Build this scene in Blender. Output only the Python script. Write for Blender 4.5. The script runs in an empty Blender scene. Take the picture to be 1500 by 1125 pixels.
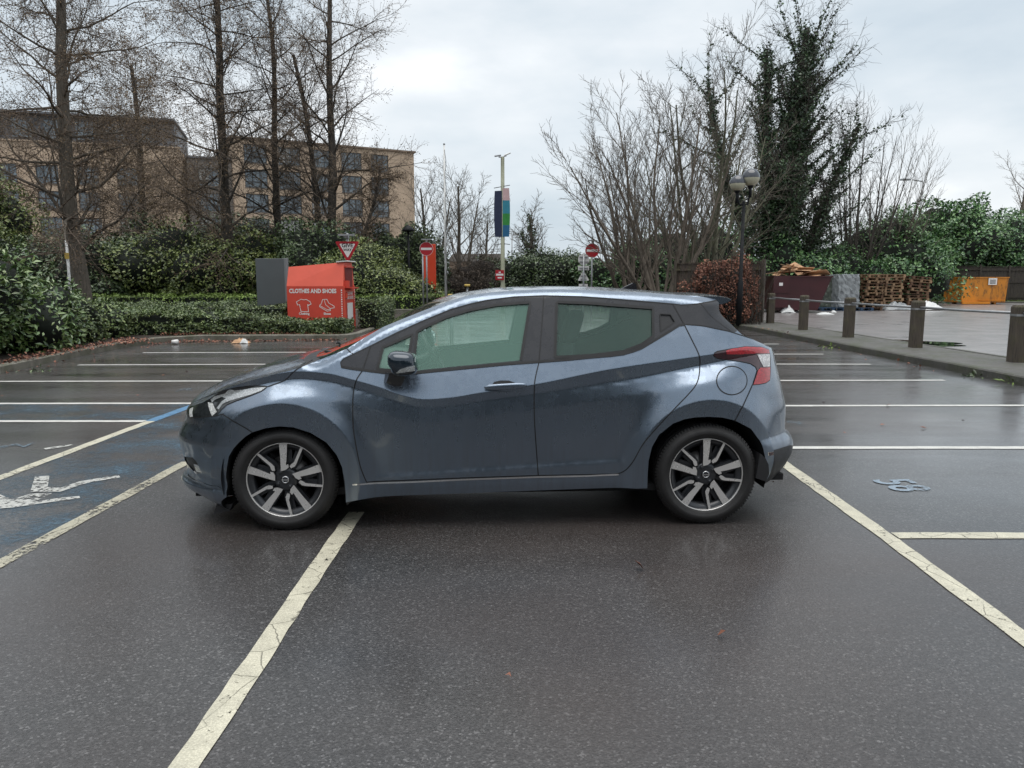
import bpy, bmesh, math, random
import numpy as np
from mathutils import Vector, Matrix, geometry
from mathutils.bvhtree import BVHTree
PI = math.pi
S = bpy.context.scene
COL = S.collection
rnd = random.Random(7)

# ---------------------------------------------------------------- objects
def tag(o, label=None, cat=None, group=None, kind=None):
    if label: o['label'] = label
    if cat: o['category'] = cat
    if group: o['group'] = group
    if kind: o['kind'] = kind
    return o

def empty(name, loc=(0, 0, 0), rz=0.0):
    o = bpy.data.objects.new(name, None)
    o.empty_display_size = 0.2
    o.location = loc
    o.rotation_euler = (0, 0, rz)
    COL.objects.link(o)
    return o

def link(name, me, mat=None, parent=None, smooth=False):
    if mat is not None:
        for m in (mat if isinstance(mat, (list, tuple)) else [mat]):
            me.materials.append(m)
    if smooth:
        me.shade_smooth()
    o = bpy.data.objects.new(name, me)
    COL.objects.link(o)
    if parent is not None:
        o.parent = parent
    return o

class MB:
    """collects boxes, tubes and polygons, then links them as one mesh"""
    def __init__(s):
        s.v = []; s.f = []; s.mi = []; s.sm = []; s.cur = 0
    def add(s, vs, fs, smooth=False):
        b = len(s.v)
        s.v += [tuple(v) for v in vs]
        for f in fs:
            s.f.append(tuple(b + i for i in f)); s.mi.append(s.cur); s.sm.append(smooth)
        return s
    def box(s, c, d, rz=0.0, rot=None, bev=0.0):
        x, y, z = d[0] / 2, d[1] / 2, d[2] / 2
        m = rot if rot is not None else Matrix.Rotation(rz, 3, 'Z')
        c = Vector(c)
        if bev > 0:
            bm = bmesh.new()
            bmesh.ops.create_cube(bm, size=1, matrix=Matrix.Diagonal((d[0], d[1], d[2], 1)))
            bmesh.ops.bevel(bm, geom=list(bm.edges), offset=bev, segments=2, affect='EDGES', profile=0.5)
            vs = [c + m @ v.co for v in bm.verts]
            bm.verts.index_update()
            fs = [[v.index for v in f.verts] for f in bm.faces]
            bm.free()
            return s.add(vs, fs)
        vs = [c + m @ Vector(p) for p in ((-x, -y, -z), (x, -y, -z), (x, y, -z), (-x, y, -z), (-x, -y, z), (x, -y, z), (x, y, z), (-x, y, z))]
        return s.add(vs, [(0, 3, 2, 1), (4, 5, 6, 7), (0, 1, 5, 4), (1, 2, 6, 5), (2, 3, 7, 6), (3, 0, 4, 7)])
    def tube(s, pts, r, n=8, cap=True, smooth=True):
        pts = [Vector(p) for p in pts]
        rs = r if isinstance(r, (list, tuple)) else [r] * len(pts)
        vs = []; fs = []
        up = None
        for i, p in enumerate(pts):
            t = (pts[min(i + 1, len(pts) - 1)] - pts[max(i - 1, 0)])
            if t.length < 1e-9: t = Vector((0, 0, 1))
            t.normalize()
            if up is None:
                up = Vector((1, 0, 0)) if abs(t.x) < 0.8 else Vector((0, 1, 0))
            a = t.cross(up)
            if a.length < 1e-6: a = t.cross(Vector((0, 1, 0.01)))
            a.normalize(); b = a.cross(t); up = b
            for k in range(n):
                an = 2 * PI * k / n
                vs.append(p + (a * math.cos(an) + b * math.sin(an)) * rs[i])
        for i in range(len(pts) - 1):
            for k in range(n):
                k2 = (k + 1) % n
                fs.append((i * n + k, i * n + k2, (i + 1) * n + k2, (i + 1) * n + k))
        s.add(vs, fs, smooth)
        if cap:
            b = len(s.v) - len(vs)
            s.f.append(tuple(b + k for k in range(n))[::-1]); s.mi.append(s.cur); s.sm.append(False)
            b2 = b + (len(pts) - 1) * n
            s.f.append(tuple(b2 + k for k in range(n))); s.mi.append(s.cur); s.sm.append(False)
        return s
    def lathe(s, prof, n=32, c=(0, 0, 0), axis='Z', smooth=True, a0=0, a1=2 * PI):
        """prof = [(r, h)]"""
        c = Vector(c); vs = []; fs = []
        full = abs(a1 - a0 - 2 * PI) < 1e-6
        cols = n if full else n + 1
        for r, h in prof:
            for k in range(cols):
                an = a0 + (a1 - a0) * k / n
                p = (r * math.cos(an), r * math.sin(an), h)
                if axis == 'Y': p = (p[0], p[2], p[1])
                if axis == 'X': p = (p[2], p[0], p[1])
                vs.append(c + Vector(p))
        for i in range(len(prof) - 1):
            for k in range(n):
                k2 = (k + 1) % cols if full else k + 1
                fs.append((i * cols + k, i * cols + k2, (i + 1) * cols + k2, (i + 1) * cols + k))
        return s.add(vs, fs, smooth)
    def prism(s, poly, z0, z1, f=lambda x, y, z: (x, y, z)):
        """extrude a 2D polygon (convex or not)"""
        n = len(poly)
        vs = [f(x, y, z0) for x, y in poly] + [f(x, y, z1) for x, y in poly]
        tr = geometry.tessellate_polygon([[Vector((x, y, 0)) for x, y in poly]])
        fs = [tuple(t) for t in tr] + [tuple(n + i for i in t)[::-1] for t in tr]
        fs += [(i, (i + 1) % n, n + (i + 1) % n, n + i) for i in range(n)]
        return s.add(vs, fs)
    def build(s, name, mat, parent=None, fix=True):
        me = bpy.data.meshes.new(name)
        me.from_pydata(s.v, [], s.f)
        me.polygons.foreach_set('material_index', s.mi)
        me.polygons.foreach_set('use_smooth', s.sm)
        if fix:
            bm = bmesh.new(); bm.from_mesh(me)
            bmesh.ops.recalc_face_normals(bm, faces=bm.faces)
            bm.to_mesh(me); bm.free()
        me.update()
        return link(name, me, mat, parent)

# ---------------------------------------------------------------- materials
def nt(name):
    m = bpy.data.materials.new(name)
    m.use_nodes = True
    t = m.node_tree
    return m, t, t.nodes['Principled BSDF'], t.nodes['Material Output']

def N(t, kind, **kw):
    n = t.nodes.new(kind)
    for k, v in kw.items():
        if k.startswith('i_'):
            n.inputs[k[2:].replace('_', ' ')].default_value = v
        else:
            setattr(n, k, v)
    return n

def coords(t, scale=(1, 1, 1), out='Object'):
    tc = t.nodes.new('ShaderNodeTexCoord')
    mp = t.nodes.new('ShaderNodeMapping')
    mp.inputs['Scale'].default_value = scale
    t.links.new(tc.outputs[out], mp.inputs['Vector'])
    return mp.outputs['Vector']

def ramp(t, fac, stops, interp='LINEAR'):
    r = t.nodes.new('ShaderNodeValToRGB')
    r.color_ramp.interpolation = interp
    e = r.color_ramp.elements
    while len(e) < len(stops): e.new(0.5)
    for i, (p, c) in enumerate(stops):
        e[i].position = p
        e[i].color = (c, c, c, 1) if isinstance(c, (int, float)) else (*c[:3], 1)
    t.links.new(fac, r.inputs['Fac'])
    return r.outputs['Color']

def noise(t, vec, scale, detail=4, rough=0.55, out='Fac'):
    n = t.nodes.new('ShaderNodeTexNoise')
    n.inputs['Scale'].default_value = scale
    n.inputs['Detail'].default_value = detail
    n.inputs['Roughness'].default_value = rough
    if vec is not None: t.links.new(vec, n.inputs['Vector'])
    return n.outputs[out]

def vor(t, vec, scale, feature='F1', out='Distance', rand=1.0):
    n = t.nodes.new('ShaderNodeTexVoronoi')
    n.feature = feature
    n.inputs['Scale'].default_value = scale
    n.inputs['Randomness'].default_value = rand
    if vec is not None: t.links.new(vec, n.inputs['Vector'])
    return n.outputs[out]

def mixc(t, fac, a, b, mode='MIX'):
    n = t.nodes.new('ShaderNodeMix')
    n.data_type = 'RGBA'; n.blend_type = mode
    for sk, v in ((n.inputs[0], fac), (n.inputs[6], a), (n.inputs[7], b)):
        if hasattr(v, 'is_output'): t.links.new(v, sk)
        elif isinstance(v, (int, float)): sk.default_value = v if sk == n.inputs[0] else (v, v, v, 1)
        else: sk.default_value = (*v[:3], 1)
    return n.outputs[2]

def mth(t, op, a, b=0.0, clamp=False):
    n = t.nodes.new('ShaderNodeMath'); n.operation = op; n.use_clamp = clamp
    for sk, v in ((n.inputs[0], a), (n.inputs[1], b)):
        if hasattr(v, 'is_output'): t.links.new(v, sk)
        else: sk.default_value = v
    return n.outputs[0]

def bump(t, p, h, strength=0.3, dist=0.01, sock='Normal'):
    b = t.nodes.new('ShaderNodeBump')
    b.inputs['Strength'].default_value = strength
    b.inputs['Distance'].default_value = dist
    t.links.new(h, b.inputs['Height'])
    t.links.new(b.outputs['Normal'], p.inputs[sock])
    return b

def plain(name, col, rough=0.5, metal=0.0, var=0.12, vs=6.0, bmp=0.0, bs=60.0, coat=0.0, spec=0.5):
    """a colour with slight procedural variation"""
    m, t, p, o = nt(name)
    v = coords(t)
    n = noise(t, v, vs, 5, 0.6)
    c = ramp(t, n, [(0.25, tuple(x * (1 - var) for x in col)), (0.75, tuple(min(1, x * (1 + var)) for x in col))])
    t.links.new(c, p.inputs['Base Color'])
    r = ramp(t, noise(t, v, vs * 2.3, 4), [(0.3, max(0.02, rough - 0.07)), (0.7, min(1, rough + 0.07))])
    t.links.new(r, p.inputs['Roughness'])
    p.inputs['Metallic'].default_value = metal
    p.inputs['Coat Weight'].default_value = coat
    p.inputs['Specular IOR Level'].default_value = spec
    if bmp > 0: bump(t, p, noise(t, v, bs, 6, 0.6), bmp, 0.01)
    return m

def pchip(xs, ys):
    xs = np.asarray(xs, float); ys = np.asarray(ys, float)
    h = np.diff(xs); d = np.diff(ys) / h
    m = np.zeros(len(xs))
    m[0], m[-1] = d[0], d[-1]
    for i in range(1, len(xs) - 1):
        if d[i - 1] * d[i] > 0:
            w1 = 2 * h[i] + h[i - 1]; w2 = h[i] + 2 * h[i - 1]
            m[i] = (w1 + w2) / (w1 / d[i - 1] + w2 / d[i])
    def f(x):
        x = np.clip(np.asarray(x, float), xs[0], xs[-1])
        i = np.clip(np.searchsorted(xs, x, side='right') - 1, 0, len(xs) - 2)
        t = (x - xs[i]) / h[i]
        return ((2 * t**3 - 3 * t**2 + 1) * ys[i] + (t**3 - 2 * t**2 + t) * h[i] * m[i]
                + (-2 * t**3 + 3 * t**2) * ys[i + 1] + (t**3 - t**2) * h[i] * m[i + 1])
    return f

def sstep(a, b, x):
    t = np.clip((x - a) / (b - a), 0, 1)
    return t * t * (3 - 2 * t)

# ---------------------------------------------------------------- camera
CAMH = 1.475; TILT = math.radians(8.0); FPX = 1083.33
cam_d = bpy.data.cameras.new('camera')
cam_d.sensor_width = 36; cam_d.lens = 26.0
cam_d.clip_start = 0.05; cam_d.clip_end = 2000
cam = bpy.data.objects.new('camera', cam_d)
cam.location = (0, 0, CAMH)
cam.rotation_euler = (PI / 2 - TILT, 0, 0)
COL.objects.link(cam)
S.camera = cam

def ray(px, py):
    a = (px - 750) / FPX; b = -(py - 562.5) / FPX
    return (a, math.cos(TILT) + b * math.sin(TILT), -math.sin(TILT) + b * math.cos(TILT))
def gp(px, py, z=0.0):
    """ground point seen at a photo pixel"""
    r = ray(px, py); k = (z - CAMH) / r[2]
    return (r[0] * k, r[1] * k)
def at(px, py, Y):
    """point at distance Y seen at a photo pixel"""
    r = ray(px, py); k = Y / r[1]
    return (r[0] * k, Y, CAMH + r[2] * k)
# ================================================================ THE CAR
CAR_YAW = 0.04735
CAR_O = Vector((-0.1186, 5.1276, 0.0))
cyw, syw = math.cos(CAR_YAW), math.sin(CAR_YAW)

def car_ray(px, py):
    r = ray(px, py)
    o = (-CAR_O.x, -CAR_O.y)
    return (Vector((o[0] * cyw + o[1] * syw, -o[0] * syw + o[1] * cyw, CAMH)),
            Vector((r[0] * cyw + r[1] * syw, -r[0] * syw + r[1] * cyw, r[2])).normalized())
def loc_plane(px, py, W):
    o, d = car_ray(px, py)
    k = (-W - o.y) / d.y
    p = o + d * k
    return p.x, p.z

def zt(n):
    ox, oy, k = {1: (250, 500, 7.5), 2: (250, 620, 7.5), 3: (420, 400, 7.5), 4: (540, 460, 7.5), 5: (620, 400, 7.5),
                 6: (800, 410, 7.5), 7: (960, 410, 6.818), 8: (1000, 560, 7.5), 9: (480, 640, 7.5)}[n]
    return lambda *pts: [(ox + x / k, oy + y / k) for x, y in pts]

# crease, roof edge and belt in the side view
_k = [(300, 580), (350, 562), (400, 549), (440, 544.5), (480, 547), (520, 556), (560, 567), (590, 577.5), (623, 583.5),
      (660, 581), (700, 574.5), (787, 561), (893, 540), (1025, 523), (1120, 511)]
_kp = [loc_plane(x, y, 0.80) for x, y in _k]
_kp = [(-2.3, 0.60)] + _kp + [(2.2, 1.10)]
kz = pchip([p[0] for p in _kp], [p[1] for p in _kp])
_t = [(465, 528), (508, 511), (561, 479), (620, 455), (656, 441), (686, 431.5), (753, 425), (820, 423), (893, 426), (947, 428), (1000, 432), (1050, 437)]
_tp = [loc_plane(x, y, 0.60) for x, y in _t]
tz = pchip([-2.4, -1.6, -1.25] + [p[0] for p in _tp] + [1.6, 2.4], [2.2, 1.6, 1.1] + [p[1] for p in _tp] + [1.36, 1.3])

XA, LF = -1.30, 1.20
XB, LR = 1.22, 1.05
U0, U1 = XA - LF, XB + LR
xn = pchip([0.0, .09, .13, .19, .22, .25, .30, .36, .42, .47, .50, .535, .60, .66, .70, .80, 1.6],
           [-1.75, -1.80, -1.93, -2.07, -2.085, -2.05, -2.035, -2.055, -2.07, -2.08, -2.085, -2.07, -2.035, -2.02, -1.99, -1.93, -1.90])
xt = pchip([0.0, .197, .271, .33, .368, .419, .47, .523, .56, .64, .75, .89, .96, 1.036, 1.108, 1.20, 1.277, 1.36, 1.6],
           [1.75, 1.84, 1.93, 1.965, 1.985, 1.99, 1.97, 1.925, 1.925, 1.925, 1.90, 1.86, 1.84, 1.82, 1.71, 1.60, 1.52, 1.53, 1.53])
wheels = ((-1.2625, 0.31), (1.2625, 0.31))
amp_f = lambda X: 0.060 * np.exp(-((X + 1.30) / 0.42) ** 2)
amp_r = lambda X: 0.085 * np.exp(-((X - 1.35) / 0.50) ** 2)
def side_profile(X, Z):
    """half width of the body at length X and height Z before the corners turn in"""
    k = kz(X); d = Z - k
    A = amp_f(X) + amp_r(X)
    Wk = 0.846 - A
    # above the crease: leans in, more so at the glass
    up = np.maximum(d, 0)
    g = 0.40 * up + 0.04 * np.maximum(up - 0.13, 0)
    e = np.maximum(tz(X) - Z, 0)
    lip = np.where(X > -1.15, 0.05 * np.clip(1 - e / 0.045, 0, 1) ** 2, 0)
    # beneath the crease: a thin undercut, then the haunches
    q = np.maximum(-d, 0)
    q0 = 0.042 + 0.03 * np.exp(-((X - 0.75) / 0.5) ** 2)
    under = 0.010 * sstep(0, 0.03, q)
    L = 0.26
    s = np.clip((q - q0) / L, 0, 1)
    ha = 1 - (1 - s) ** 2
    s0 = sstep(0.0, 0.03, q - q0)
    low = (0.55 * A + 0.006) * ha * s0
    # the lower door groove
    zc = 0.352 + 0.055 * (X + 0.75)
    fade = sstep(-0.92, -0.7, X) * sstep(0.98, 0.75, X)
    gr = -0.0065 * np.where(Z > zc, sstep(zc + 0.16, zc, Z), sstep(zc - 0.05, zc, Z)) * fade
    tuck = -0.03 * sstep(0.30, 0.12, Z)
    W = np.where(d > 0, Wk - g - lip, Wk + low + gr + tuck)
    gate = sstep(q0 * 0.9, q0 + 0.12, q)
    # flat flares round the wheels
    for cx, cz in wheels:
        r = np.hypot(X - cx, (Z - cz) * 0.97)
        cone = 0.870 - 0.36 * np.maximum(0, r - 0.448)
        dd = W - cone; kk = 0.016
        Wm = 0.5 * (W + cone + np.sqrt(dd * dd + kk * kk))
        W = W + (Wm - W) * gate
        W = np.where(r < 0.448, np.minimum(W, 0.872), W)
    W = W - 0.0055 * np.clip(q / q0, 0, 1) * np.clip((q0 + 0.10 - q) / 0.10, 0, 1)
    return W

def SP(u, Z):
    """body surface: u runs from the middle of the nose round the near side to the middle of the tail"""
    u = np.asarray(u, float); Z = np.asarray(Z, float)
    pf = np.clip((XA - u) / LF, 0, 1) * PI / 2
    pr = np.clip((u - XB) / LR, 0, 1) * PI / 2
    X = np.where(u < XA, XA - (XA - xn(Z)) * np.sin(pf), np.where(u > XB, XB + (xt(Z) - XB) * np.sin(pr), u))
    W = side_profile(X, Z)
    W = W * np.maximum(np.cos(pf), 0) ** 0.72 * np.maximum(np.cos(pr), 0) ** 0.55
    return X, W, Z

def SN(u, Z):
    h = 0.004
    a = np.stack(SP(u + h, Z)) - np.stack(SP(u - h, Z))
    b = np.stack(SP(u, Z + h)) - np.stack(SP(u, Z - h))
    # world local: (X, -W, Z)
    a[1] *= -1; b[1] *= -1
    n = np.cross(a.T, b.T)
    n /= np.maximum(np.linalg.norm(n, axis=1, keepdims=True), 1e-9)
    return n

# lookup from photo pixel to (u, Z) on the surface
_us = np.linspace(U0, U1, 260); _zs = np.linspace(0.05, 1.55, 120)
_uu, _zz = np.meshgrid(_us, _zs)
_X, _W, _Z = SP(_uu.ravel(), _zz.ravel())
_co = [Vector(p) for p in np.stack([_X, -_W, _Z], 1)]
_fa = []
for j in range(119):
    for i in range(259):
        a = j * 260 + i
        _fa += [(a, a + 1, a + 261), (a, a + 261, a + 260)]
_bvh = BVHTree.FromPolygons(_co, _fa)
def UZ(px, py):
    """(u, Z) of the body point seen at a photo pixel (the nearest one off the silhouette)"""
    o, d = car_ray(px, py)
    hit, nor, fi, dist = _bvh.ray_cast(o, d)
    if hit is None:
        best = None
        for k in np.linspace(3.6, 6.0, 60):
            q = o + d * float(k)
            h2, n2, f2, dd = _bvh.find_nearest(q)
            if best is None or dd < best[0]: best = (dd, h2, f2)
        hit, fi = best[1], best[2]
    f = _fa[fi]
    A, B, C = (_co[i] for i in f)
    w = geometry.barycentric_transform(hit, A, B, C, Vector((_uu.flat[f[0]], _zz.flat[f[0]], 0)),
                                       Vector((_uu.flat[f[1]], _zz.flat[f[1]], 0)), Vector((_uu.flat[f[2]], _zz.flat[f[2]], 0)))
    return (w.x, w.y)
def Q(pts, sub=1):
    """photo pixels -> (u,Z); entries ('r',u,Z) pass through"""
    out = []
    for p in pts:
        out.append((p[1], p[2]) if len(p) == 3 else UZ(*p))
    return out
def smooth_px(pts, closed=True, n=4):
    """Catmull-Rom through pixel points"""
    pts = [np.array(p, float) for p in pts]; m = len(pts); out = []
    rng = range(m) if closed else range(m - 1)
    for i in rng:
        p0, p1, p2, p3 = (pts[(i - 1) % m] if closed or i > 0 else pts[0]), pts[i], pts[(i + 1) % m], (pts[(i + 2) % m] if closed or i + 2 < m else pts[-1])
        for j in range(n):
            t = j / n
            out.append(tuple(0.5 * ((2 * p1) + (-p0 + p2) * t + (2 * p0 - 5 * p1 + 4 * p2 - p3) * t * t + (-p0 + 3 * p1 - 3 * p2 + p3) * t**3)))
    if not closed: out.append(tuple(pts[-1]))
    return out

# ---- seam lines in photo pixels
gutter = [(543, 506.7), (580, 488), (620, 470), (660, 453.5), (690, 445), (713, 440), (753, 435), (796.7, 433.3),
          (853, 434.7), (900, 438), (946.7, 442), (985.5, 445.3)]
belt = [(500, 537.3), (515, 540), (530.7, 542), (570.7, 547), (590, 548), (606.7, 546.7), (673, 540), (740, 533.5), (789.3, 530), (830, 527),
        (866.7, 523.3), (895, 521), (913, 518.7), (928, 514.5), (940, 510), (960, 498), (980, 486), (995, 476.5), (1003, 475.3)]
door_front = [(543, 506.7), (537, 525), (531, 542), (526, 550), (522, 557), (518.5, 570), (517, 585), (516.7, 606), (517.5, 625), (519.5, 642), (525.5, 674), (530, 690), (537, 706.5)]
b_seam = [(796.7, 433.3), (796, 444), (792, 500), (789.3, 530), (786.5, 543), (783.5, 558), (782.6, 575), (782.8, 613), (785.5, 656), (788.5, 696.5)]
rear_seam = [(900, 694.5), (908, 693), (915, 689.5), (921, 684), (929, 673.5), (943, 649), (964.5, 624), (989.4, 597.4), (1008, 578), (1018, 566), (1023, 555),
             (1025, 540), (1025, 524.5), (1021, 513), (1016, 503), (1001.8, 474.7), (985.5, 445.3)]
sill_line = [(503, 711), (537, 706.5), (600, 703.5), (680, 700), (788.5, 696.5), (860, 695), (900, 694.5), (950, 693)]
front_arch = [(334, 760), (332, 728), (331, 700), (335, 669), (342, 657), (350, 648), (360, 639), (370, 633), (390, 627), (410, 624.5), (430, 626),
              (455, 634), (478, 648), (493, 666), (501, 684), (505, 705), (506.5, 725), (507, 760)]
rear_arch = [(949, 760), (948, 725), (948.5, 700), (950, 675), (955, 655), (965, 637), (985.8, 620.5), (1003, 614), (1018, 611.5), (1037, 610.5), (1058, 611.5), (1076.7, 616),
             (1100, 628), (1113, 645), (1119, 662), (1121.5, 680), (1122, 704), (1122, 760)]
bumper_f = zt(1)((500, 822), (570, 800), (650, 850), (740, 905), (820, 950), (900, 1003))
bumper_r = [(1102, 564), (1094, 582), (1085, 600), (1076, 617)]
head = zt(1)((190, 745), (225, 700), (260, 668), (420, 600), (560, 548), (700, 512), (850, 493), (960, 488), (1070, 497), (1000, 548), (880, 597), (720, 655), (620, 697), (560, 750), (500, 822), (350, 835), (205, 840))
tail = zt(7)((580, 752), (592, 728), (620, 713), (750, 690), (900, 668), (1050, 672), (1130, 700), (1147, 780), (1147, 860), (1140, 1000), (1100, 1030), (1040, 1043), (970, 1050),
             (1000, 960), (1015, 905), (1000, 870), (950, 838), (850, 815), (700, 797), (620, 785), (590, 768))
hood_seam = zt(1)((1070, 497), (1180, 460), (1250, 430), (1290, 400), (1330, 355), (1390, 305), (1480, 252), (1560, 205))

# outline of the side skin in (u, Z)
zbot = pchip([U0, -2.15, -1.96, -1.76, -1.62, -0.95, -.80, -.2, .7, 0.96, 1.60, 1.66, 1.72, 1.80, 1.95, U1],
             [.185, .17, .135, .10, .10, .17, .195, .215, .237, .24, .20, .19, .215, .25, .30, .30])
_top_px = [(300, 579.5), (330, 569), (365, 558), (400, 549), (425, 543), (445, 536.5), (465, 528), (486, 520), (508, 511), (535, 494), (561, 479), (590, 467), (620, 455), (656, 441.5), (686, 432.5), (720, 428), (753, 425.5), (790, 424),
           (820, 423.8), (860, 425), (893, 426.5), (947, 428.5), (1000, 432.5), (1030, 435), (1047, 438), (1052.5, 443), (1053, 454), (1062, 467), (1074.4, 486), (1088, 491), (1104.5, 498), (1118, 504), (1127, 509)]
TOP = [(U0, 0.655), (-2.36, 0.664), (-2.20, 0.682), (-2.06, 0.708), (-1.93, 0.742)] + [p for p in Q(_top_px) if p[0] > -1.88]
_ue = TOP[-1][0]
TOP = TOP + [(_ue + (U1 - _ue) * f, 1.045 - 0.0 * f) for f in (0.3, 0.6, 1.0)]
TOP = [TOP[0]] + [b for a, b in zip(TOP, TOP[1:]) if b[0] > a[0] - 0.02]
print('TOP', [(round(a, 3), round(b, 3)) for a, b in TOP])

BOT = [(u, float(zbot(u))) for u in np.linspace(U0, U1, 90)]
outline = BOT + TOP[::-1]

R = []   # regions, first match wins: (key, polygon in uz)
R.append(('none', Q(front_arch)))
R.append(('none', Q(rear_arch)))
R.append(('head_bar', Q(zt(1)((212, 742), (250, 722), (247, 830), (212, 833)))))
R.append(('head_hook', Q(zt(1)((408, 668), (462, 678), (508, 775), (455, 822), (430, 760)))))
R.append(('head_strip', Q(zt(1)((440, 640), (480, 605), (600, 572), (640, 525), (700, 540), (800, 530), (880, 515), (1050, 502), (990, 545), (870, 588), (720, 630), (640, 655), (575, 685), (530, 745), (505, 735), (560, 660), (610, 625), (560, 610), (490, 640), (455, 672)))))
R.append(('head', Q(head)))
R.append(('tail_band', Q(zt(7)((700, 712), (750, 692), (900, 670), (1050, 674), (1130, 702), (1135, 735), (1000, 733), (850, 743), (712, 742)))))
R.append(('tail_white', Q(zt(7)((1012, 745), (1060, 742), (1138, 742), (1140, 865), (1075, 868), (1045, 815)))))
R.append(('tail_low', Q(zt(7)((1045, 878), (1142, 874), (1138, 998), (1100, 1026), (1040, 1040), (975, 1046), (1004, 960), (1022, 905)))))
R.append(('tail', Q(tail)))
R.append(('glass_quarter', Q([(552.7, 541), (561, 508.7), (604, 490), (600.5, 513), (596.5, 545), (575, 544)])))
R.append(('glass_front', Q([(605, 543.5), (607, 520), (611, 486), (620, 480.5), (636, 472), (653, 465), (670, 459.5), (686.7, 454.7), (706, 450.5), (726.7, 447), (745, 445), (760, 444), (776.7, 443.3),
                            (771, 478), (763, 528), (740, 530), (673, 536.3)])))
R.append(('glass_rear', Q([(815.5, 444), (818, 442.5), (860, 444), (956, 451.3), (956.7, 492.7), (948, 500), (940, 504.5), (928, 510.5), (913, 515), (895, 518), (866.7, 520.5), (813, 523.5)])))
R.append(('rear_handle', Q([(966.6, 459.9), (982, 460.6), (988.6, 471.6), (980, 478), (967.3, 486.3)])))
_tri = [(499, 534), (501, 528), (508, 523), (525, 515)]
R.append(('sail', Q(_tri + [(543, 506.7), (537, 525), (531, 542), (515, 540), (500, 537.3)])))
R.append(('frame_front', Q(gutter[:8] + b_seam[1:4] + belt[2:8][::-1] + [(537, 525)])))
R.append(('frame_rear', Q(gutter[7:] + [(1003, 475.3)] + belt[9:-1][::-1] + b_seam[1:4][::-1])))
R.append(('pillar', Q([(985.5, 445.3), (998, 446.9), (1011, 446.2), (1026, 444.5), (1071.5, 486), (1068.5, 485.5), (1050, 481.5), (1033, 478), (1018, 476), (1003, 475.3)])))
R.append(('pillar_tail', Q([(1026, 444.5), (1040, 442.6), (1052, 440), (1058, 440), (1060, 454), (1080, 485), (1074.4, 487.5), (1071.5, 486)])))
R.append(('fuel_flap', Q([(1072 + 22.3 * math.cos(a), 557.5 + 20.8 * math.sin(a)) for a in np.linspace(0, 2 * PI, 33)[:-1]])))
R.append(('door_front', Q(door_front[2:] + sill_line[2:4] + b_seam[3:][::-1] + belt[2:8][::-1])))
R.append(('door_rear', Q(b_seam[3:] + [(860, 695)] + rear_seam[:-1][::1] + belt[9:-1][::-1])))
R.append(('sill', Q(sill_line) + [(0.97, 0.1), (-0.9, 0.1)]))
R.append(('fog', Q(zt(2)((245, 450), (300, 462), (340, 545), (275, 540)))))
R.append(('intake', Q(zt(2)((150, 365), (240, 375), (285, 425), (345, 545), (275, 555), (200, 470), (140, 430)))))
R.append(('lip', Q(zt(2)((185, 545), (215, 590), (400, 672), (520, 690), (560, 715), (360, 715), (185, 640)))))
R.append(('bumper_f', Q(bumper_f) + Q([(372, 645), (380, 700)]) + [(-1.35, 0.0), (U0 - .1, 0.0), (U0 - .1, 0.56), (-2.2, 0.57)] + Q(zt(1)((205, 842), (350, 836)))))
R.append(('grille', [(U0 - .1, 0.56), (-2.2, 0.57), (-2.2, 0.63), (U0 - .1, 0.63)]))
R.append(('reflector', Q(zt(8)((938, 772), (1000, 762), (1000, 798), (945, 808)))))
R.append(('insert', Q(zt(8)((1000, 745), (1110, 712), (1180, 690))) + [(U1 + .1, 0.33), (U1 + .1, 0.0), (1.74, 0.0)] + Q(zt(8)((965, 990), (1000, 860)))))
R.append(('bumper_r', Q(bumper_r) + Q([(1076, 640)]) + [(1.40, 0.0), (U1 + .1, 0.0), (U1 + .1, 0.66)] + Q(zt(8)((1050, 235), (1000, 247), (870, 285), (800, 240))) + Q(zt(7)((1100, 1030),))))
R.append(('hood_side', Q(hood_seam) + [(-1.0, 1.3), (-2.0, 1.3), (-2.2, .70), (-2.1, .69)] + Q(zt(1)((260, 668), (420, 600), (560, 548), (700, 512), (850, 493), (960, 488)))))
R.append(('tailgate', [(1.86, 1.2), (1.86, .98), (1.90, 0.72), (1.90, 0.62), (U1 + .1, 0.64), (U1 + .1, 1.2)]))
R.append(('fender', Q(hood_seam[:7]) + Q([(499, 534), (500, 537.3), (515, 540), (531, 542)]) + Q(door_front[3:]) + Q([(503, 711), (440, 711), (400, 660)]) + Q(bumper_f[::-1]) + Q(head[9:15][::-1])))
R.append(('body', [(U0 - 1, -1), (U1 + 1, -1), (U1 + 1, 3), (U0 - 1, 3)]))

# ---- one constrained triangulation of the whole side
def resample(poly, h, closed=True):
    out = []
    m = len(poly)
    for i in range(m if closed else m - 1):
        a = np.array(poly[i]); b = np.array(poly[(i + 1) % m])
        n = max(1, int(np.hypot(*(b - a)) / h))
        for j in range(n): out.append(tuple(a + (b - a) * j / n))
    if not closed: out.append(tuple(poly[-1]))
    return out
G = 0.024
vin = []; ein = []
def add_loop(poly):
    b = len(vin); vin.extend([Vector(p) for p in poly])
    m = len(poly)
    for i in range(m): ein.append((b + i, b + (i + 1) % m))
outl = resample(outline, G)
add_loop(outl)
for k, p in R[:-1]: add_loop(resample(p, G))
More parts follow.
